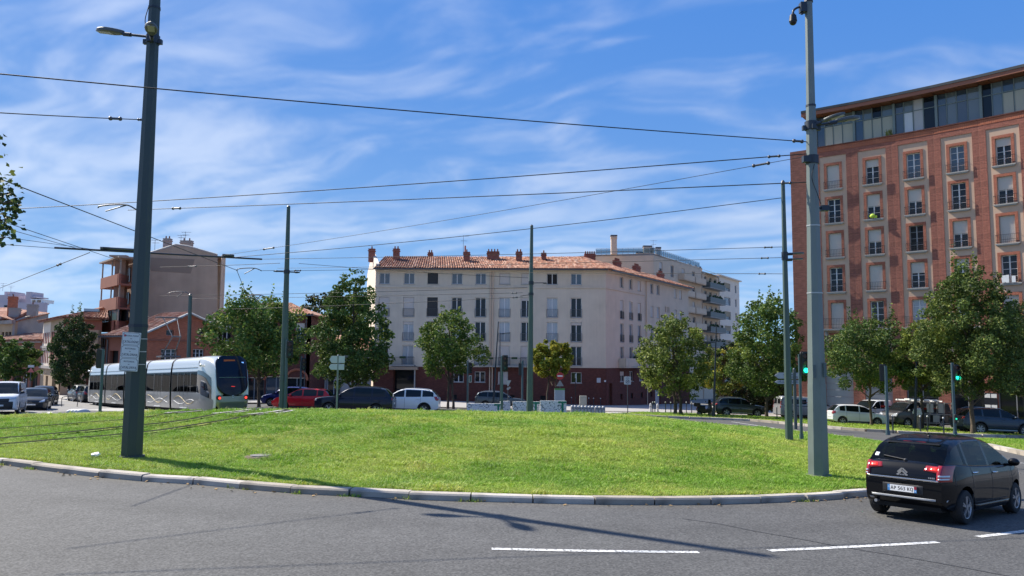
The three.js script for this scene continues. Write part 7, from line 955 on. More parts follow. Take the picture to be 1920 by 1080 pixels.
// ---- the black hatchback leaving on the right, seen from behind
{
  const blk = mat(0.003, 0.0035, 0.005, 0.4, 0, { clearcoat: 0.6, clearcoatRoughness: 0.015, specularIntensity: 0.1 }), S = HATCH({ L: 3.94, W: 1.70, paint: blk, glass: SEEGLASS, rearGlass: PRIVACY, spokes: 5, tailC: 1.0, tailK: 0.20, noseC: 1.0, noseK: 0.3, tumble: 0.30, handleM: CHROME, sillM: blk, top: [[1.97, 0.64], [1.88, 0.76], [1.6, 0.88], [1.12, 0.97], [0.4, 0.985], [-0.6, 1.01], [-1.35, 1.06], [-1.72, 1.08], [-1.84, 1.05], [-1.93, 0.94], [-1.97, 0.80]], roof: [[1.25, 0.95], [0.82, 1.22], [0.34, 1.44], [-0.15, 1.52], [-0.7, 1.515], [-1.2, 1.455], [-1.42, 1.39], [-1.64, 1.22], [-1.81, 1.07]], xr1: -1.36, xc: -1.20, rearSkip: 0.02, patches: [['headlight', 'FF', [[0.42, 0.64], [0.78, 0.68], [0.74, 0.84], [0.50, 0.78]], 'clear'],
    ['tail_light', 'BB', [[0.37, 0.94], [0.61, 0.91], [0.61, 1.03], [0.40, 1.03]], 'red', 0.012], ['tail_light', 'BB', [[0.60, 0.77], [0.765, 0.77], [0.755, 1.045], [0.60, 1.045]], 'red', 0.018], ['reversing_light', 'BB', [[0.625, 0.80], [0.745, 0.80], [0.745, 0.825], [0.625, 0.825]], 'clear', 0.025], ['reversing_light', 'BB', [[0.625, 0.85], [0.745, 0.85], [0.745, 0.88], [0.625, 0.88]], 'clear', 0.025],
    ['chrome_strip', 'B', [[-0.63, 0.755], [0.63, 0.755], [0.63, 0.785], [-0.63, 0.785]], 'chrome', 0.02], ['bumper_strip', 'B', [[-0.72, 0.415], [0.72, 0.415], [0.73, 0.452], [-0.73, 0.452]], mat(0.36, 0.37, 0.38, 0.4, 0.3), 0.022], ['tailgate_seam', 'B', [[-0.64, 0.722], [0.64, 0.722], [0.64, 0.732], [-0.64, 0.732]], 'trim', 0.003], ['tailgate_handle', 'B', [[-0.09, 0.725], [0.09, 0.725], [0.09, 0.75], [-0.09, 0.75]], 'trim', 0.012], ['plate_recess', 'B', [[-0.36, 0.50], [0.36, 0.50], [0.36, 0.665], [-0.36, 0.665]], mat(0.012, 0.013, 0.016, 0.5), 0.004], ['fog_light', 'L', [[-1.9, 0.47], [-1.82, 0.47], [-1.82, 0.52], [-1.9, 0.52]], 'red'], ['exhaust', 'B', [[-0.62, 0.345], [-0.54, 0.345], [-0.54, 0.385], [-0.62, 0.385]], 'silver', 0.01], ['rear_wheel_seam', 'S', [[-1.64, 0.70], [-1.62, 0.70], [-1.60, 1.0], [-1.62, 1.0]], 'trim', 0.002], ['side_strip', 'S', [[-0.9, 0.36], [0.72, 0.36], [0.72, 0.375], [-0.9, 0.375]], 'trim', 0.006]] });
  const [o, B] = car('black_hatchback', 'black hatchback with lit tail lights driving off at the right edge', 'car', S); sitOn(o, 8.42, -15.2, 0.69, S.axles); o.scale.setScalar(0.965);
  const px = (y, z, k = 0) => B.xAt(y, z, -1) - k;
  const ptex = canvasTex(520, 110, (x, w, h) => { x.fillStyle = '#e8e8e6'; x.fillRect(0, 0, w, h); x.fillStyle = '#3f84c0'; x.fillRect(0, 0, 44, h); x.fillRect(w - 44, 0, 44, h); x.fillStyle = '#8a2030'; x.fillRect(w - 44, 0, 44, h * 0.5); x.fillStyle = '#c8dcee'; x.beginPath(); x.arc(22, 42, 12, 0, 7); x.lineWidth = 4; x.strokeStyle = '#d8e4ee'; x.stroke(); x.fillStyle = '#e8eef4'; x.font = 'bold 26px sans-serif'; x.textAlign = 'center'; x.fillText('31', w - 22, 94); x.fillStyle = '#16161a'; x.font = 'bold 88px sans-serif'; x.fillText('AP 563 KQ', w / 2, 86, 410); });
  const pl = part('licence_plate', box(0.02, 0.118, 0.53, px(0.585, 0.0, 0.018), 0.585, 0), mat(0.1, 0.1, 0.1, 0.5), o); const pf = new THREE.PlaneGeometry(0.52, 0.11).rotateY(-Math.PI / 2).translate(px(0.585, 0, 0.0295), 0.585, 0); part('plate_lettering', pf, new THREE.MeshPhysicalMaterial({ map: ptex, roughness: 0.4 }), pl);
  // double chevron badge, script and trim letters
  const chev = (y) => { const g = []; for (const s of [-1, 1]) g.push(box(0.02, 0.03, 0.115, px(y, 0, 0.014), y - 0.018, s * 0.045, s * 0.72)); return g; }; part('badge', [...chev(0.93), ...chev(0.885)], CHROME, o); part('badge_script', Array.from({ length: 7 }, (_, i) => box(0.012, 0.022, 0.018, px(0.835, 0, 0.006), 0.835, -0.09 + i * 0.03)), SILVER, o); part('model_letters', [0.47, 0.50, 0.53, 0.56].map((z) => box(0.012, 0.026, 0.018, px(0.82, z, 0.006), 0.82, z)), SILVER, o);
  part('wiper', [rod(V(px(1.10, -0.05, 0.02), 1.10, -0.02), V(px(1.14, -0.42, 0.02), 1.145, -0.42), 0.012, 6), ball(0.035, px(1.09, 0, 0.02), 1.09, 0.0)], TRIM, o);
  part('brake_light', box(0.035, 0.03, 0.42, px(1.40, 0, 0.0), 1.405, 0, 0, 0, -0.4), LAMP_RED, o); part('spoiler', prism([[-1.48, 1.385], [-1.10, 1.465], [-1.10, 1.485], [-1.46, 1.41]], 0.96, 0.01).translate(0, 0, -0.48), S.paint, o); part('aerial', [rod(V(-1.0, 1.53, 0.1), V(-1.16, 1.72, 0.1), 0.007, 6), cyl(0.03, 0.015, 0.03, -1.0, 1.535, 0.1, 8)], TRIM, o);
  for (const z of [0.52, 0.76]) { const x = px(0.97, z, 0.0); } const gl = mat(0.8, 0.03, 0.02, 0.3, 0, { emissive: lin(1, 0.03, 0.02), emissiveIntensity: 0.35 });
  for (const s of [-1, 1]) part('brake_lamp_glow', patch(B, [[s * 0.46, 0.955], [s * 0.60, 0.945], [s * 0.60, 1.01], [s * 0.48, 1.01]], 'B', 0.02, 3, 3), gl, o); part('sticker', patch(B, [[-0.60, 1.13], [-0.53, 1.13], [-0.53, 1.19], [-0.60, 1.19]], 'B', 0.006, 2, 2), M.white, o); part('exhaust_pipe', cyl(0.03, 0.03, 0.25, -1.85, 0.31, -0.5, 10, 0, 0, Math.PI / 2), SILVER, o);
}
// ---- the ring of traffic behind the mound
car('red_hatchback', 'red hatchback heading left behind the second green pole', 'car', HATCH({ L: 4.15, paint: paint(0.55, 0.015, 0.022, 0) }), [...gp(570, 53.6), Math.PI]);
car('navy_suv', 'large navy blue estate off-roader between the red and the white car', 'car', SUV({ L: 4.9, W: 1.94, paint: paint(0.008, 0.011, 0.025), top: [[2.45, 0.84], [2.36, 0.98], [1.9, 1.07], [1.25, 1.13], [0.4, 1.15], [-0.8, 1.17], [-1.8, 1.2], [-2.3, 1.2], [-2.45, 1.1]], roof: [[1.25, 1.11], [0.75, 1.42], [0.3, 1.66], [-0.2, 1.75], [-1.1, 1.745], [-1.9, 1.66], [-2.15, 1.45], [-2.35, 1.2]], axles: [1.5, -1.45], railM: TRIM }), [...gp(666, 49.6), Math.PI]);
car('white_suv', 'white off-roader with red tail lights behind the navy one', 'car', SUV({ L: 4.6, paint: paint(0.68, 0.69, 0.70, 0), axles: [1.35, -1.35], sillM: TRIM, top: [[2.3, 0.78], [2.22, 0.94], [1.85, 1.05], [1.25, 1.11], [0.4, 1.13], [-0.8, 1.16], [-1.8, 1.2], [-2.15, 1.2], [-2.3, 1.1]], patches: [...SUV({}).patches, ['tail_light', 'S', [[-2.24, 0.92], [-2.08, 1.0], [-1.98, 1.22], [-2.2, 1.24]], 'red', 0.012]] }), [...gp(760, 53.2), Math.PI]);
car('blue_hatchback', 'dark blue small car half hidden behind the second green pole', 'car', HATCH({ paint: paint(0.012, 0.022, 0.14) }), [...gp(541, 61), Math.PI]);
car('grey_estate', 'grey estate car parked behind the white barriers', 'car', SUV({ L: 4.6, W: 1.8, wheelR: 0.32, paint: paint(0.07, 0.09, 0.11, 0.5), axles: [1.35, -1.35], top: [[2.3, 0.7], [2.2, 0.82], [1.8, 0.92], [1.2, 0.97], [-1.8, 1.03], [-2.2, 1.02], [-2.3, 0.94]], roof: [[1.18, 0.95], [0.6, 1.28], [0.2, 1.44], [-0.4, 1.50], [-1.4, 1.48], [-1.95, 1.40], [-2.1, 1.25], [-2.26, 1.03]], bot: [[2.3, 0.36], [2.2, 0.22], [-2.1, 0.24], [-2.3, 0.38]], arch: 0, patches: [] }), [...gp(938, 71), 0]);
car('grey_suv', 'dark grey off-roader parked under the trees right of the scooter', 'car', SUV({ L: 4.5, paint: paint(0.05, 0.062, 0.065, 0.5), axles: [1.36, -1.34], top: SUV({}).top.map(([x, y]) => [x * 0.957, y * 0.96]), roof: SUV({}).roof.map(([x, y]) => [x * 0.957, y * 0.965]), xr0: 0.32, xr1: -1.72, xc: -1.88, sillM: SILVER }), [...gp(1385, 68.5), 0.02]);
car('silver_van', 'silver panel van behind the direction signs on the right', 'van', VAN({ L: 5.0, paint: paint(0.36, 0.37, 0.38, 0.5), patches: [...VAN({}).patches, ['side_window', 'S', [[-1.9, 1.3], [-0.2, 1.3], [-0.2, 1.7], [-1.8, 1.7]], 'glass', 0.006], ['side_strip', 'S', [[-2.2, 1.08], [1.3, 1.08], [1.3, 1.14], [-2.2, 1.14]], 'trim', 0.012]] }), [...gp(1509, 69), 0.03]);
car('white_hatchback', 'small white hatchback parked left of the grey glass van', 'car', HATCH({ L: 3.9, paint: paint(0.62, 0.64, 0.66, 0.1), patches: [...HATCH({}).patches, ['tail_light', 'S', [[-1.92, 0.82], [-1.76, 0.84], [-1.74, 1.02], [-1.9, 1.02]], 'red', 0.012]] }), [...gp(1606, 58.5), -0.08]);
car('white_van', 'white minivan facing left behind the small white hatchback', 'van', VAN({ L: 4.9, paint: paint(0.60, 0.61, 0.61, 0) }), [...gp(1647, 66), Math.PI + 0.42]);
{
  const [o] = car('glass_van', 'dark grey van with a glazier rack on its side and white roof bars', 'van', VAN({ L: 5.3, paint: paint(0.05, 0.052, 0.055, 0.3), mirrorM: mat(0.2, 0.2, 0.2, 0.5), patches: [...VAN({}).patches.slice(0, 5), ['headlight', 'FF', [[0.5, 0.80], [0.88, 0.84], [0.86, 1.06], [0.6, 1.0]], 'clear']] }), [...gp(1716, 59), Math.PI + 0.28]);
  const rk = []; for (let i = 0; i <= 4; i++) rk.push(box(0.05, 1.7, 0.05, -2.3 + i * 0.66, 1.12, -1.08, -0.08)); for (const y of [0.4, 1.05, 1.9]) rk.push(box(2.9, 0.05, 0.08, -1.0, y, -1.06 + (y - 1.1) * 0.08)); part('glass_rack', rk, mat(0.25, 0.25, 0.24, 0.5, 0.5), o); for (const [x, y, h] of [[-0.9, 0.72, 0.5], [-1.4, 1.5, 0.7], [-0.35, 1.5, 0.65]]) part('glass_pane', box(0.6, h, 0.012, x, y, -1.10), mat(0.3, 0.31, 0.28, 0.1), o); part('roof_bar', [0.9, 0.1, -0.8, -1.7].map((x) => box(0.06, 0.09, 1.8, x, 2.02, 0)).concat([box(2.6, 0.12, 0.5, -0.3, 2.08, -0.3), box(2.6, 0.06, 0.06, -0.3, 2.06, 0.7)]), M.white, o);
}
car('dark_suv', 'dark slate off-roader with big rims under the largest tree on the right', 'car', SUV({ L: 4.75, W: 1.92, paint: paint(0.045, 0.060, 0.078, 0.5), sillM: SILVER, spokes: 7, wheelR: 0.385, railM: SILVER }), [...gp(1864, 50.5), -0.03]);
car('white_delivery_van', 'white delivery van facing the camera at the left edge, black bumper', 'van', VAN({ paint: paint(0.66, 0.67, 0.68, 0), patches: VAN({}).patches.map((p) => p[0] === 'bumper' ? ['bumper', 'F', [[-0.92, 0.32], [0.92, 0.32], [0.92, 0.74], [-0.92, 0.74]], 'trim', 0.02] : p) }), [-30.25, -46.6, -1.107]);
const dcar = (name, label, x, z, turn, o) => car(name, label, 'car', HATCH(o), [x, z, turn]);
dcar('dark_hatchback', 'dark car with bright headlights right behind the white delivery van', -32.0, -52.4, -1.12, { paint: paint(0.02, 0.026, 0.035, 0.3), W: 1.78 });
dcar('dark_hatchback', 'second dark car following behind, its indicator side showing', ...gp(80, 60).map((v, i) => v + [0, 0][i]), -1.15, { paint: paint(0.012, 0.014, 0.018) });
dcar('silver_hatchback', 'silver grey hatchback parked by the tree left of the tram rear', ...gp(151, 70), 2.25, { paint: paint(0.14, 0.15, 0.16, 0.6) });
dcar('dark_hatchback', 'dark parked car between the silver one and the tram rear', ...gp(166, 68), 2.25, { paint: paint(0.02, 0.025, 0.03, 0.3) });
dcar('parked_car', 'black car whose roof shows over the white delivery van', ...gp(8, 72), 2.4, { paint: paint(0.01, 0.01, 0.012) });
{ // scooter parked left of the grey off-roader
  const o = thing('motor_scooter', 'black scooter parked left of the dark grey off-roader', 'scooter', onG(1322, 66), 0.5); const bl = mat(0.012, 0.012, 0.014, 0.3, 0, { clearcoat: 1 });
  for (const x of [0.62, -0.62]) { const w = new THREE.Group(); w.name = 'wheel'; w.position.set(x, 0.27, 0); o.add(w); part('tyre', new THREE.TorusGeometry(0.21, 0.065, 8, 20), M.rubber, w); part('rim', cyl(0.15, 0.15, 0.06, 0, 0, 0, 14, Math.PI / 2), SILVER, w); }
  part('body', [prism([[-0.9, 0.55], [-0.75, 0.85], [-0.1, 0.78], [0.05, 0.42], [0.3, 0.36], [0.42, 0.7], [0.5, 1.0], [0.6, 1.0], [0.7, 0.6], [0.5, 0.3], [-0.4, 0.26], [-0.7, 0.4]], 0.34, 0.06).translate(0, 0, -0.17), rod(V(0.62, 0.27, 0), V(0.5, 0.95, 0), 0.05)], bl, o); part('seat', box(0.75, 0.12, 0.28, -0.45, 0.87, 0, 0, 0, -0.08), M.rubber, o); part('handlebar', [rod(V(0.42, 1.08, -0.33), V(0.42, 1.08, 0.33), 0.02), rod(V(0.5, 0.95, 0), V(0.42, 1.08, 0), 0.03), ball(0.06, 0.4, 1.25, 0.35, 0.5, 0.8, 1), ball(0.06, 0.4, 1.25, -0.35, 0.5, 0.8, 1)], TRIM, o); part('windshield', prism([[-0.2, 0], [0.2, 0], [0.15, 0.4], [-0.15, 0.4]], 0.01).rotateY(Math.PI / 2).translate(0.52, 1.0, 0), CARGLASS, o); part('top_case', box(0.36, 0.3, 0.36, -0.88, 1.02, 0), bl, o); part('stand', rod(V(-0.1, 0.3, 0.05), V(-0.15, 0, 0.22), 0.02), TRIM, o); part('headlight', ball(0.08, 0.66, 0.82, 0, 0.6, 1, 1), LAMP_CLEAR, o); part('tail_light', box(0.04, 0.06, 0.16, -0.9, 0.72, 0), LAMP_RED, o);
}
// ---------------------------------------------------------------- the tram: five sections and a rounded cab
{
  const fx = -16.75, fz = -44.6, o = thing('tram', 'silver tram with red tail lights curving off behind the left pole', 'tram', V(fx, gy(fx, fz) + 0.05, fz)), dir = V(0.652, 0, 0.758);
  { const e = 26, p = V(fx - dir.x * e, 0, fz - dir.z * e), fwd = V(dir.x * e, gy(fx, fz) - gy(p.x, p.z), dir.z * e).normalize(), rgt = fwd.clone().cross(V(0, 1, 0)).normalize(), up = rgt.clone().cross(fwd); o.quaternion.setFromRotationMatrix(new THREE.Matrix4().makeBasis(fwd, up, fwd.clone().cross(up))); }
  const silver = mat(0.235, 0.245, 0.255, 0.32, 0.55, { clearcoat: 0.6, clearcoatRoughness: 0.1 }), pale = mat(0.60, 0.62, 0.63, 0.3, 0.2, { clearcoat: 1, clearcoatRoughness: 0.08 }), dark = mat(0.012, 0.014, 0.016, 0.25), rib = mat(0.02, 0.02, 0.022, 0.8), glass = new THREE.MeshPhysicalMaterial({ color: lin(0.035, 0.045, 0.045), roughness: 0.03, transmission: 1, thickness: 0, ior: 1.5, specularIntensity: 0.3 }), yel = mat(0.55, 0.40, 0.14, 0.5), wht = mat(0.62, 0.63, 0.63, 0.5), seatG = mat(0.10, 0.32, 0.16, 0.7);
  const HW = 1.2, side = (y) => HW - (y < 0.9 ? 0.05 * (0.9 - y) : 0) - (y > 2.3 ? 0.10 * (y - 2.3) : 0) - (y > 2.7 ? 0.45 * (y - 2.7) ** 1.6 : 0);
  const sheet = (x0, x1, y0, y1, s, off = 0, n = 6) => { const rows = []; for (const x of [x0, x1]) { const r = []; for (let i = 0; i <= n; i++) { const y = lerp(y0, y1, i / n); r.push(V(x, y, s * (side(y) + off))); } rows.push(r); } const g = gridGeo(rows); if (s > 0) { const I = g.index.array; for (let i = 0; i < I.length; i += 3) { const t = I[i]; I[i] = I[i + 1]; I[i + 1] = t; } g.computeVertexNormals(); } return g; };
  const secs = [[-4.45, 0.0], [-9.6, -4.75], [-14.75, -9.9], [-19.9, -15.05], [-24.9, -20.2]];
  secs.forEach(([a, b], k) => {
    const sec = part('lower_panel', [1, -1].map((s) => sheet(a, b, 0.28, 1.22, s)), silver, o), L = b - a;
    part('frieze_panel', [1, -1].map((s) => sheet(a, b, 2.42, 2.78, s)), pale, o); const rr2 = []; for (const x of [a, b]) { const r = []; for (let i = 0; i <= 14; i++) { const t = Math.PI * i / 14, c = Math.cos(t), sn = Math.sin(t); r.push(V(x, 2.78 + 0.52 * sn ** 0.75, side(2.78) * Math.sign(c) * Math.abs(c) ** 0.65)); } rr2.push(r); } const rf = gridGeo(rr2); { const I = rf.index.array; if (rf.attributes.normal.getY(7) < 0) { for (let i = 0; i < I.length; i += 3) { const t = I[i]; I[i] = I[i + 1]; I[i + 1] = t; } rf.computeVertexNormals(); } } part('roof', rf, pale, o); part('roof_line', [1, -1].map((s) => box(L, 0.03, 0.03, (a + b) / 2, 2.62, s * (side(2.62) + 0.004))), dark, o);
    const wn = k === 1 || k === 3 ? 3 : 4; for (const s of [1, -1]) for (let i = 0; i < wn; i++) part('window', sheet(a + L * i / wn + 0.04, a + L * (i + 1) / wn - 0.04, 1.24, 2.40, s, -0.012), glass, o);
    part('window_post', [1, -1].flatMap((s) => Array.from({ length: wn + 1 }, (_, i) => sheet(clamp(a + L * i / wn - 0.05, a, b), clamp(a + L * i / wn + 0.05, a, b), 1.2, 2.44, s, -0.004)).concat([sheet(a, b, 1.2, 1.27, s, -0.002, 2), sheet(a, b, 2.36, 2.44, s, -0.002, 2)])), dark, o);
    part('floor', [box(L, 0.1, 2.2, (a + b) / 2, 0.4, 0), box(L, 0.06, 2.1, (a + b) / 2, 2.6, 0)], dark, o); const seats = []; for (let x = a + 0.7; x < b - 0.5; x += 0.95) for (const z of [-0.78, 0.78]) seats.push(box(0.1, 0.85, 0.5, x, 1.05, z), box(0.45, 0.1, 0.5, x + 0.22, 0.85, z)); part('seats', seats, k % 2 ? seatG : mat(0.05, 0.09, 0.08, 0.7), o); part('grab_pole', [0.3, 0.7].flatMap((t) => [-0.4, 0.4].map((z) => cyl(0.03, 0.03, 2.1, a + L * t, 1.5, z, 6))), mat(0.25, 0.6, 0.12, 0.4), o);
    const dw = 0.65; [0.5].forEach((t) => part('door_seam', [1, -1].flatMap((s) => [-dw, 0, dw].map((d) => sheet(a + L * t + d - 0.012, a + L * t + d + 0.012, 0.32, 2.4, s, 0.004))), dark, o)); part('step', [1, -1].map((s) => box(1.2, 0.04, 0.06, a + L * 0.5, 0.33, s * (side(0.35) + 0.01))), wht, o);
    // printed waves on the lower panels: thin strips a few millimetres proud
    const wave = (m, ph, amp, y0) => { const g = []; for (let i = 0; i < 24; i++) { const f = (t) => y0 + amp * Math.sin(t * 6.28 + ph), x0 = a + 0.4 + (L - 0.8) * i / 24, x1 = a + 0.4 + (L - 0.8) * (i + 1) / 24; for (const s of [1, -1]) { const ya = f(i / 24), yb = f((i + 1) / 24), z = s * (side((ya + yb) / 2) + 0.004); const q = rod(V(x0, ya, z), V(x1 + 0.01, yb, z), 0.016, 4); g.push(q); } } part('printed_wave', g, m, o); }; wave(yel, k * 1.3, 0.22, 0.78); wave(wht, k * 1.3 + 2.6, 0.14, 0.68);
  });
  for (const x of [-4.6, -9.75, -14.9, -20.05]) part('gangway', Array.from({ length: 4 }, (_, i) => { const w = 0.30, g = prism(roundRect(-1.13, 0.3, 1.13, 3.22, 0.35), 0.05).rotateY(Math.PI / 2); return g.translate(x - w / 2 + i * 0.085, 0, 0); }), rib, o);
  part('underframe', [box(24.5, 0.28, 1.9, -12.5, 0.24, 0)], UNDER, o); for (const x of [-1.4, -2.8, -11.4, -12.9, -22.2, -23.6]) part('wheels', [cyl(0.3, 0.3, 2.0, x, 0.28, 0, 16, Math.PI / 2)], M.steelDark, o);
  // cab: a loft from the last ring to the blunt front
  const cab = (s0, len, sg) => {
    const hx = (u) => s0 + sg * len * u, hw = (u, y) => side(y) * (1 - 0.25 * u ** 2.2), yt = (u) => 3.30 - 0.12 * u - 0.42 * u ** 5, rake = (y) => 1 - 0.20 * Math.max(0, (y - 1.2) / 2) ** 1.5 - 0.05 * Math.max(0, (0.7 - y) / 0.4);
    const pt = (u, v) => { const yb = 0.30 + 0.10 * u ** 4, T = yt(u), a = v * 2 - 1, k = Math.abs(a); let y, z; if (k > 0.3) { y = lerp(T - 0.34, yb, (k - 0.3) / 0.7); z = hw(u, y); } else { const t = k / 0.3 * Math.PI / 2; y = T - 0.34 + 0.34 * Math.cos(t) ** 0.75; z = hw(u, T - 0.34) * Math.sin(t) ** 0.7; } return V(s0 + sg * len * u * rake(y), y, Math.sign(a) * z); };
    const rows = []; for (let i = 0; i <= 22; i++) { const u = 1 - (1 - i / 22) ** 1.6, r = []; for (let j = 0; j <= 44; j++) r.push(pt(u, j / 44)); rows.push(r); } const c = rows[22].map((p) => p.clone()), cen = (k) => c.map((p) => V(p.x - sg * 0.16 * (1 - k), lerp(1.75, p.y, k), p.z * k)); rows.push(cen(0.92), cen(0.7), cen(0.4), cen(0.05));
    const fix = (g, dx) => { const N = g.attributes.normal, P2 = g.attributes.position; let q = 0; for (let i = 0; i < P2.count; i++) q += N.getZ(i) * P2.getZ(i); if (q < 0) { const I = g.index.array; for (let i = 0; i < I.length; i += 3) { const t = I[i]; I[i] = I[i + 1]; I[i + 1] = t; } g.computeVertexNormals(); } return g; };
    part('cab_shell', fix(gridGeo(rows)), pale, o); const frontX = (y, z) => { const u = 1, e = Math.min(1, Math.abs(z) / hw(1, y)); return s0 + sg * (len * rake(y) + 0.085 - 0.05 * e ** 3); };
    // windscreen mask: a long shield shape, thick plate curved across
    const outline = (y) => y > 2.75 ? 0.855 - 0.36 * ((y - 2.75) / 0.5) ** 2.6 : y > 1.7 ? 0.855 : 0.855 * Math.sqrt(Math.max(0.0, 1 - ((1.7 - y) / 0.66) ** 2.2)); const mk = (y0, y1, k, off, f = (y) => outline(y) * k) => { const r = []; for (let i = 0; i <= 26; i++) { const y = lerp(y0, y1, i / 26), w = Math.max(0.01, f(y)), q = []; q.push(V(frontX(y, w) - sg * 0.08, y, -w - 0.01)); for (let j = 0; j <= 12; j++) { const z = lerp(-w, w, j / 12); q.push(V(frontX(y, z) + sg * off, y, z)); } q.push(V(frontX(y, w) - sg * 0.08, y, w + 0.01)); r.push(q); } const g = gridGeo(r); if (g.attributes.normal.getX(13 * 15 + 7) * sg < 0) { const I = g.index.array; for (let i = 0; i < I.length; i += 3) { const t = I[i]; I[i] = I[i + 1]; I[i + 1] = t; } g.computeVertexNormals(); } return g; };
    part('windscreen', mk(1.05, 3.24, 1, 0.015), mat(0.006, 0.009, 0.024, 0.08, 0, { specularIntensity: 0.6 }), o); part('apron', mk(0.34, 1.02, 1, 0.012, (y) => 0.86 - 0.2 * Math.max(0, (0.6 - y) / 0.3)), silver, o); part('route_display', [box(0.02, 0.10, 0.62, frontX(3.0, 0.2) + sg * 0.022, 2.98, sg * 0.12)], mat(0.25, 0.06, 0.015, 0.5, 0, { emissive: lin(1, 0.22, 0.03), emissiveIntensity: 0.03 }), o); part('sign_lamp', [box(0.02, 0.09, 0.12, frontX(2.9, 0.6) + sg * 0.02, 2.86, -sg * 0.62)], mat(0.2, 0.4, 0.9, 0.4, 0, { emissive: lin(0.2, 0.45, 1), emissiveIntensity: 0.5 }), o);
    part('wiper_rail', box(0.02, 0.025, 1.5, frontX(2.05, 0) + sg * 0.02, 2.05, 0), mat(0.12, 0.2, 0.2, 0.5), o); part('route_light', [-0.05, 0.05].map((z) => box(0.02, 0.03, 0.1, frontX(1.55, 0) + sg * 0.02, 1.55 + z * 0.1, z)), mat(0.4, 0.02, 0.02, 0.4, 0, { emissive: lin(1, 0.05, 0.05), emissiveIntensity: 0.4 }), o); part('emblem', new THREE.TorusGeometry(0.055, 0.014, 6, 14).rotateY(Math.PI / 2).translate(frontX(1.06, 0) + sg * 0.03, 1.0, 0), wht, o);
    for (const z of [-0.80, 0.80]) { const h = part('lamp_housing', [cyl(0.14, 0.13, 0.06, 0, 0, 0, 16, 0, 0, Math.PI / 2)], dark, o); h.position.set(frontX(0.92, 0.8) + sg * 0.02, 0.95, z * 0.97); part('tail_light', cyl(0.07, 0.07, 0.03, sg * 0.035, -0.02, -Math.sign(z) * 0.05, 14, 0, 0, Math.PI / 2), mat(0.6, 0.03, 0.02, 0.3, 0, { emissive: lin(1, 0.06, 0.04), emissiveIntensity: 0.9 }), h); }
    // cab side windows sweep down towards the front
    for (const s of [1, -1]) { const r = []; for (let i = 0; i <= 14; i++) { const u = 0.02 + 0.80 * i / 14, y1 = lerp(2.48, 2.30, u) - 1.0 * Math.max(0, u - 0.35) ** 1.6, y0 = i === 0 ? 1.25 : lerp(1.22, 0.86, (i / 14) ** 1.2), q = []; for (let j = 0; j <= 8; j++) { const y = lerp(y0, Math.max(y1, y0 + 0.08), j / 8); q.push(V(s0 + sg * len * u * rake(y), y, s * (hw(u, y) + 0.012))); } r.push(q); } part('cab_window', fix(gridGeo(r)), mat(0.010, 0.013, 0.016, 0.05, 0, { clearcoat: 1 }), o); part('cab_panel', fix(gridGeo((() => { const rr3 = []; for (let i = 0; i <= 8; i++) { const u = 0.9 * i / 8, q = []; for (let j = 0; j <= 4; j++) { const y = lerp(0.33, lerp(1.2, 0.84, (i / 8) ** 1.2), j / 4); q.push(V(s0 + sg * len * u * rake(y), y, s * (hw(u, y) + 0.008))); } rr3.push(q); } return rr3; })())), silver, o); }
    for (const s of [1, -1]) part('cab_camera', ball(0.12, s0 + sg * len * 0.25, 2.75, s * (hw(0.2, 2.7) + 0.08), 1.6, 0.7, 0.6), pale, o);
  };
  cab(0.0, 2.15, 1); cab(-24.9, 1.6, -1);
  // pantograph and roof boxes
  const pz = [-0.5, 0.5]; part('pantograph', [...pz.map((z) => rod(V(-9.4, 3.5, z * 0.8), V(-7.7, 4.75, z * 0.5), 0.05)), ...pz.map((z) => rod(V(-7.7, 4.75, z * 0.5), V(-9.2, 6.1, z * 0.9), 0.035)), rod(V(-7.7, 4.75, -0.3), V(-7.7, 4.75, 0.3), 0.05), rod(V(-9.2, 6.1, -0.85), V(-9.2, 6.1, 0.85), 0.04), rod(V(-9.5, 6.1, -0.85), V(-9.5, 6.1, 0.85), 0.04), box(1.2, 0.1, 1.2, -9.2, 3.5, 0)], M.steelDark, o);
}
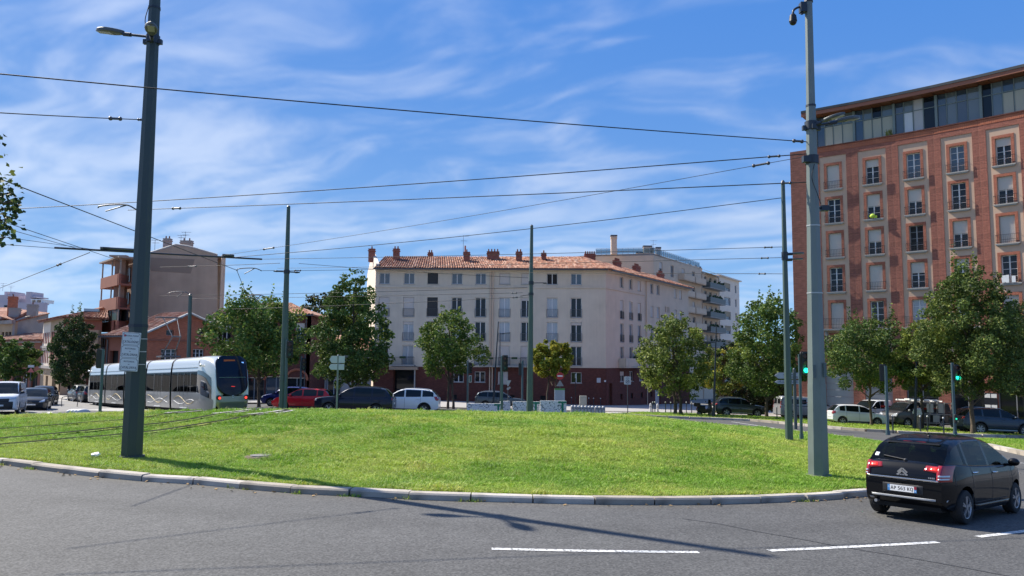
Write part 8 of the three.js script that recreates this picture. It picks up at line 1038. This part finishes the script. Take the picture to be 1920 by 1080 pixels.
// ---------------------------------------------------------------- people: one continuous surface each, meshed from tapered bones
function meshField(bones, cell, blend) {          // bones: [a, b, ra, rb]
  const lo = V(1e9, 1e9, 1e9), hi = V(-1e9, -1e9, -1e9); for (const [a, b, ra, rb] of bones) for (const [p, r] of [[a, ra], [b, rb]]) { lo.min(p.clone().subScalar(r + 0.05)); hi.max(p.clone().addScalar(r + 0.05)); }
  const size = Math.max(hi.x - lo.x, hi.y - lo.y, hi.z - lo.z), N = Math.ceil(size / cell) + 3, c = lo.clone().add(hi).multiplyScalar(0.5), mc = new MarchingCubes(N, M.white, false, false, 200000);
  const d = V(), q = V(), pre = bones.map(([a, b, ra, rb]) => { const ab = b.clone().sub(a); return [a, ab, ab.lengthSq() || 1e-9, ra, rb]; }), half = size / 2 * N / (N - 2);
  for (let k = 0; k < N; k++) for (let j = 0; j < N; j++) for (let i = 0; i < N; i++) {
    const x = c.x + (i - N / 2) / (N / 2) * half, y = c.y + (j - N / 2) / (N / 2) * half, z = c.z + (k - N / 2) / (N / 2) * half; let s = 0;
    for (const [a, ab, l2, ra, rb] of pre) { const dx = x - a.x, dy = y - a.y, dz = z - a.z, t = clamp((dx * ab.x + dy * ab.y + dz * ab.z) / l2), ex = dx - ab.x * t, ey = dy - ab.y * t, ez = dz - ab.z * t, e = Math.sqrt(ex * ex + ey * ey + ez * ez) - lerp(ra, rb, t); if (e < blend * 8) s += Math.exp(-e / blend); }
    mc.field[k * N * N + j * N + i] = s > 0 ? blend * Math.log(s) : -1;
  }
  mc.isolation = 0; mc.update(); const n = mc.count, P = mc.positionArray.slice(0, n * 3), Nn = mc.normalArray.slice(0, n * 3); for (let i = 0; i < n; i++) { P[3 * i] = c.x + P[3 * i] * half; P[3 * i + 1] = c.y + P[3 * i + 1] * half; P[3 * i + 2] = c.z + P[3 * i + 2] * half; }
  const g = new THREE.BufferGeometry(); g.setAttribute('position', new THREE.BufferAttribute(P, 3)); g.setAttribute('normal', new THREE.BufferAttribute(Nn, 3)); return g;
}
function person(label, p, turn, hairC, shirtC, legC) { // standing, weight on one leg, right hand raised to the face; faces +z
  const o = thing('person', label, 'person', p, turn), J = { hipL: V(0.09, 0.90, 0), hipR: V(-0.09, 0.90, 0), kneeL: V(0.11, 0.49, 0.06), kneeR: V(-0.10, 0.49, 0.02), ankL: V(0.12, 0.08, 0.04), ankR: V(-0.11, 0.08, -0.10), pel: V(0, 0.93, 0), waist: V(0, 1.10, 0), chest: V(0, 1.32, 0), neck: V(0, 1.46, 0), shL: V(0.18, 1.40, 0), shR: V(-0.18, 1.40, 0), elL: V(0.25, 1.12, -0.02), elR: V(-0.24, 1.16, 0.10), haL: V(0.24, 0.90, 0.09), haR: V(-0.09, 1.42, 0.20) };
  const fingers = (w, d, s) => { const r = [], f = d.clone().normalize(), sd = V(s, 0, 0.2).normalize(), pm = w.clone().addScaledVector(f, 0.085); r.push([w, pm, 0.026, 0.032]); for (let i = 0; i < 4; i++) { const b = pm.clone().addScaledVector(sd, (i - 1.5) * 0.019), m = b.clone().addScaledVector(f, 0.04 - Math.abs(i - 1.4) * 0.005).add(V(0, 0, 0.012)), t = m.clone().addScaledVector(f, 0.025).add(V(0, -0.004, 0.02)); r.push([b, m, 0.010, 0.009], [m, t, 0.009, 0.007]); } const th = w.clone().addScaledVector(f, 0.03).addScaledVector(sd, 0.03 * s); r.push([th, th.clone().addScaledVector(f, 0.045).addScaledVector(sd, 0.02 * s), 0.012, 0.009]); return r; };
  const skin = mat(0.42, 0.24, 0.17, 0.6), head = [[V(0, 1.50, 0.005), V(0, 1.57, 0.02), 0.055, 0.07], [V(0, 1.60, 0.0), V(0, 1.645, -0.005), 0.082, 0.086], [V(0, 1.545, 0.055), V(0, 1.56, 0.05), 0.038, 0.045], [V(0, 1.60, 0.088), V(0, 1.575, 0.102), 0.012, 0.016], [V(0.078, 1.60, -0.005), V(0.08, 1.575, 0), 0.016, 0.012], [V(-0.078, 1.60, -0.005), V(-0.08, 1.575, 0), 0.016, 0.012]];
  part('body', meshField([[J.pel, J.waist, 0.13, 0.12], [J.waist, J.chest, 0.12, 0.14], [J.chest, J.neck, 0.1, 0.06], [J.neck, V(0, 1.52, 0.0), 0.055, 0.052], [J.shL, J.elL, 0.05, 0.04], [J.elL, J.haL, 0.038, 0.026], [J.shR, J.elR, 0.05, 0.04], [J.elR, J.haR, 0.038, 0.026], [J.hipL, J.kneeL, 0.08, 0.055], [J.kneeL, J.ankL, 0.052, 0.036], [J.hipR, J.kneeR, 0.08, 0.055], [J.kneeR, J.ankR, 0.052, 0.036], [J.ankL, V(0.13, 0.04, 0.14), 0.04, 0.03], [J.ankR, V(-0.12, 0.04, 0.0), 0.04, 0.03], ...head, ...fingers(J.haL, V(0, -1, 0.2), -1), ...fingers(J.haR, V(0.4, 0.9, -0.3), 1)], 0.014, 0.012), skin, o);
  part('shirt', meshField([[V(0, 1.0, 0), J.waist, 0.165, 0.15], [J.waist, J.chest, 0.15, 0.165], [V(-0.1, 1.37, 0), V(0.1, 1.37, 0), 0.11, 0.11], [J.shL, J.elL, 0.075, 0.062], [J.shR, J.elR, 0.075, 0.062], [J.elL, J.haL.clone().lerp(J.elL, 0.2), 0.058, 0.045], [J.elR, J.haR.clone().lerp(J.elR, 0.25), 0.058, 0.045]], 0.02, 0.02), mat(...shirtC, 0.85), o);
  part('trousers', meshField([[V(-0.05, 0.96, 0), V(0.05, 0.96, 0), 0.15, 0.15], [J.hipL, J.kneeL, 0.108, 0.078], [J.hipR, J.kneeR, 0.108, 0.078], [J.kneeL, J.ankL, 0.076, 0.062], [J.kneeR, J.ankR, 0.076, 0.062]], 0.02, 0.02), mat(...legC, 0.9), o);
  part('hair', meshField([[V(0, 1.655, -0.015), V(0, 1.625, -0.035), 0.088, 0.088], [V(0, 1.60, -0.05), V(0, 1.56, -0.055), 0.07, 0.055], [V(-0.05, 1.685, 0.03), V(0.05, 1.685, 0.03), 0.045, 0.045]], 0.014, 0.012), mat(...hairC, 0.8), o);
  part('shoe', [[J.ankL, 0.14], [J.ankR, 0.0]].map(([a, z]) => { const g = prism(roundRect(-0.05, -0.05, 0.05, 0.22, 0.045), 0.09, 0.02).rotateX(Math.PI / 2); return g.translate(a.x, 0.085, z - 0.12 + 0.05); }), M.black, o);
  part('eyes', [-0.03, 0.03].map((x) => ball(0.009, x, 1.60, 0.078, 1, 1, 0.6, 8)), M.black, o); part('mouth', box(0.04, 0.007, 0.01, 0, 1.545, 0.092), mat(0.25, 0.09, 0.08, 0.6), o); return o;
}
{
  const a = onG(1722, 52.5); person('person in white shirt and beige trousers standing by a tree trunk, hand at face', V(a.x, a.y + 0.03, a.z), -1.2, [0.02, 0.015, 0.012], [0.62, 0.62, 0.62], [0.38, 0.29, 0.2]);
  const b = onG(1611, 69); person('dark haired person in white standing beside the white minivan', V(b.x, b.y + 0.06, b.z), 1.4, [0.012, 0.01, 0.01], [0.6, 0.6, 0.58], [0.03, 0.03, 0.04]);
}
scene.traverse((o) => { if (o.isMesh) { o.castShadow = true; o.receiveShadow = true; } });
renderer.render(scene, camera);
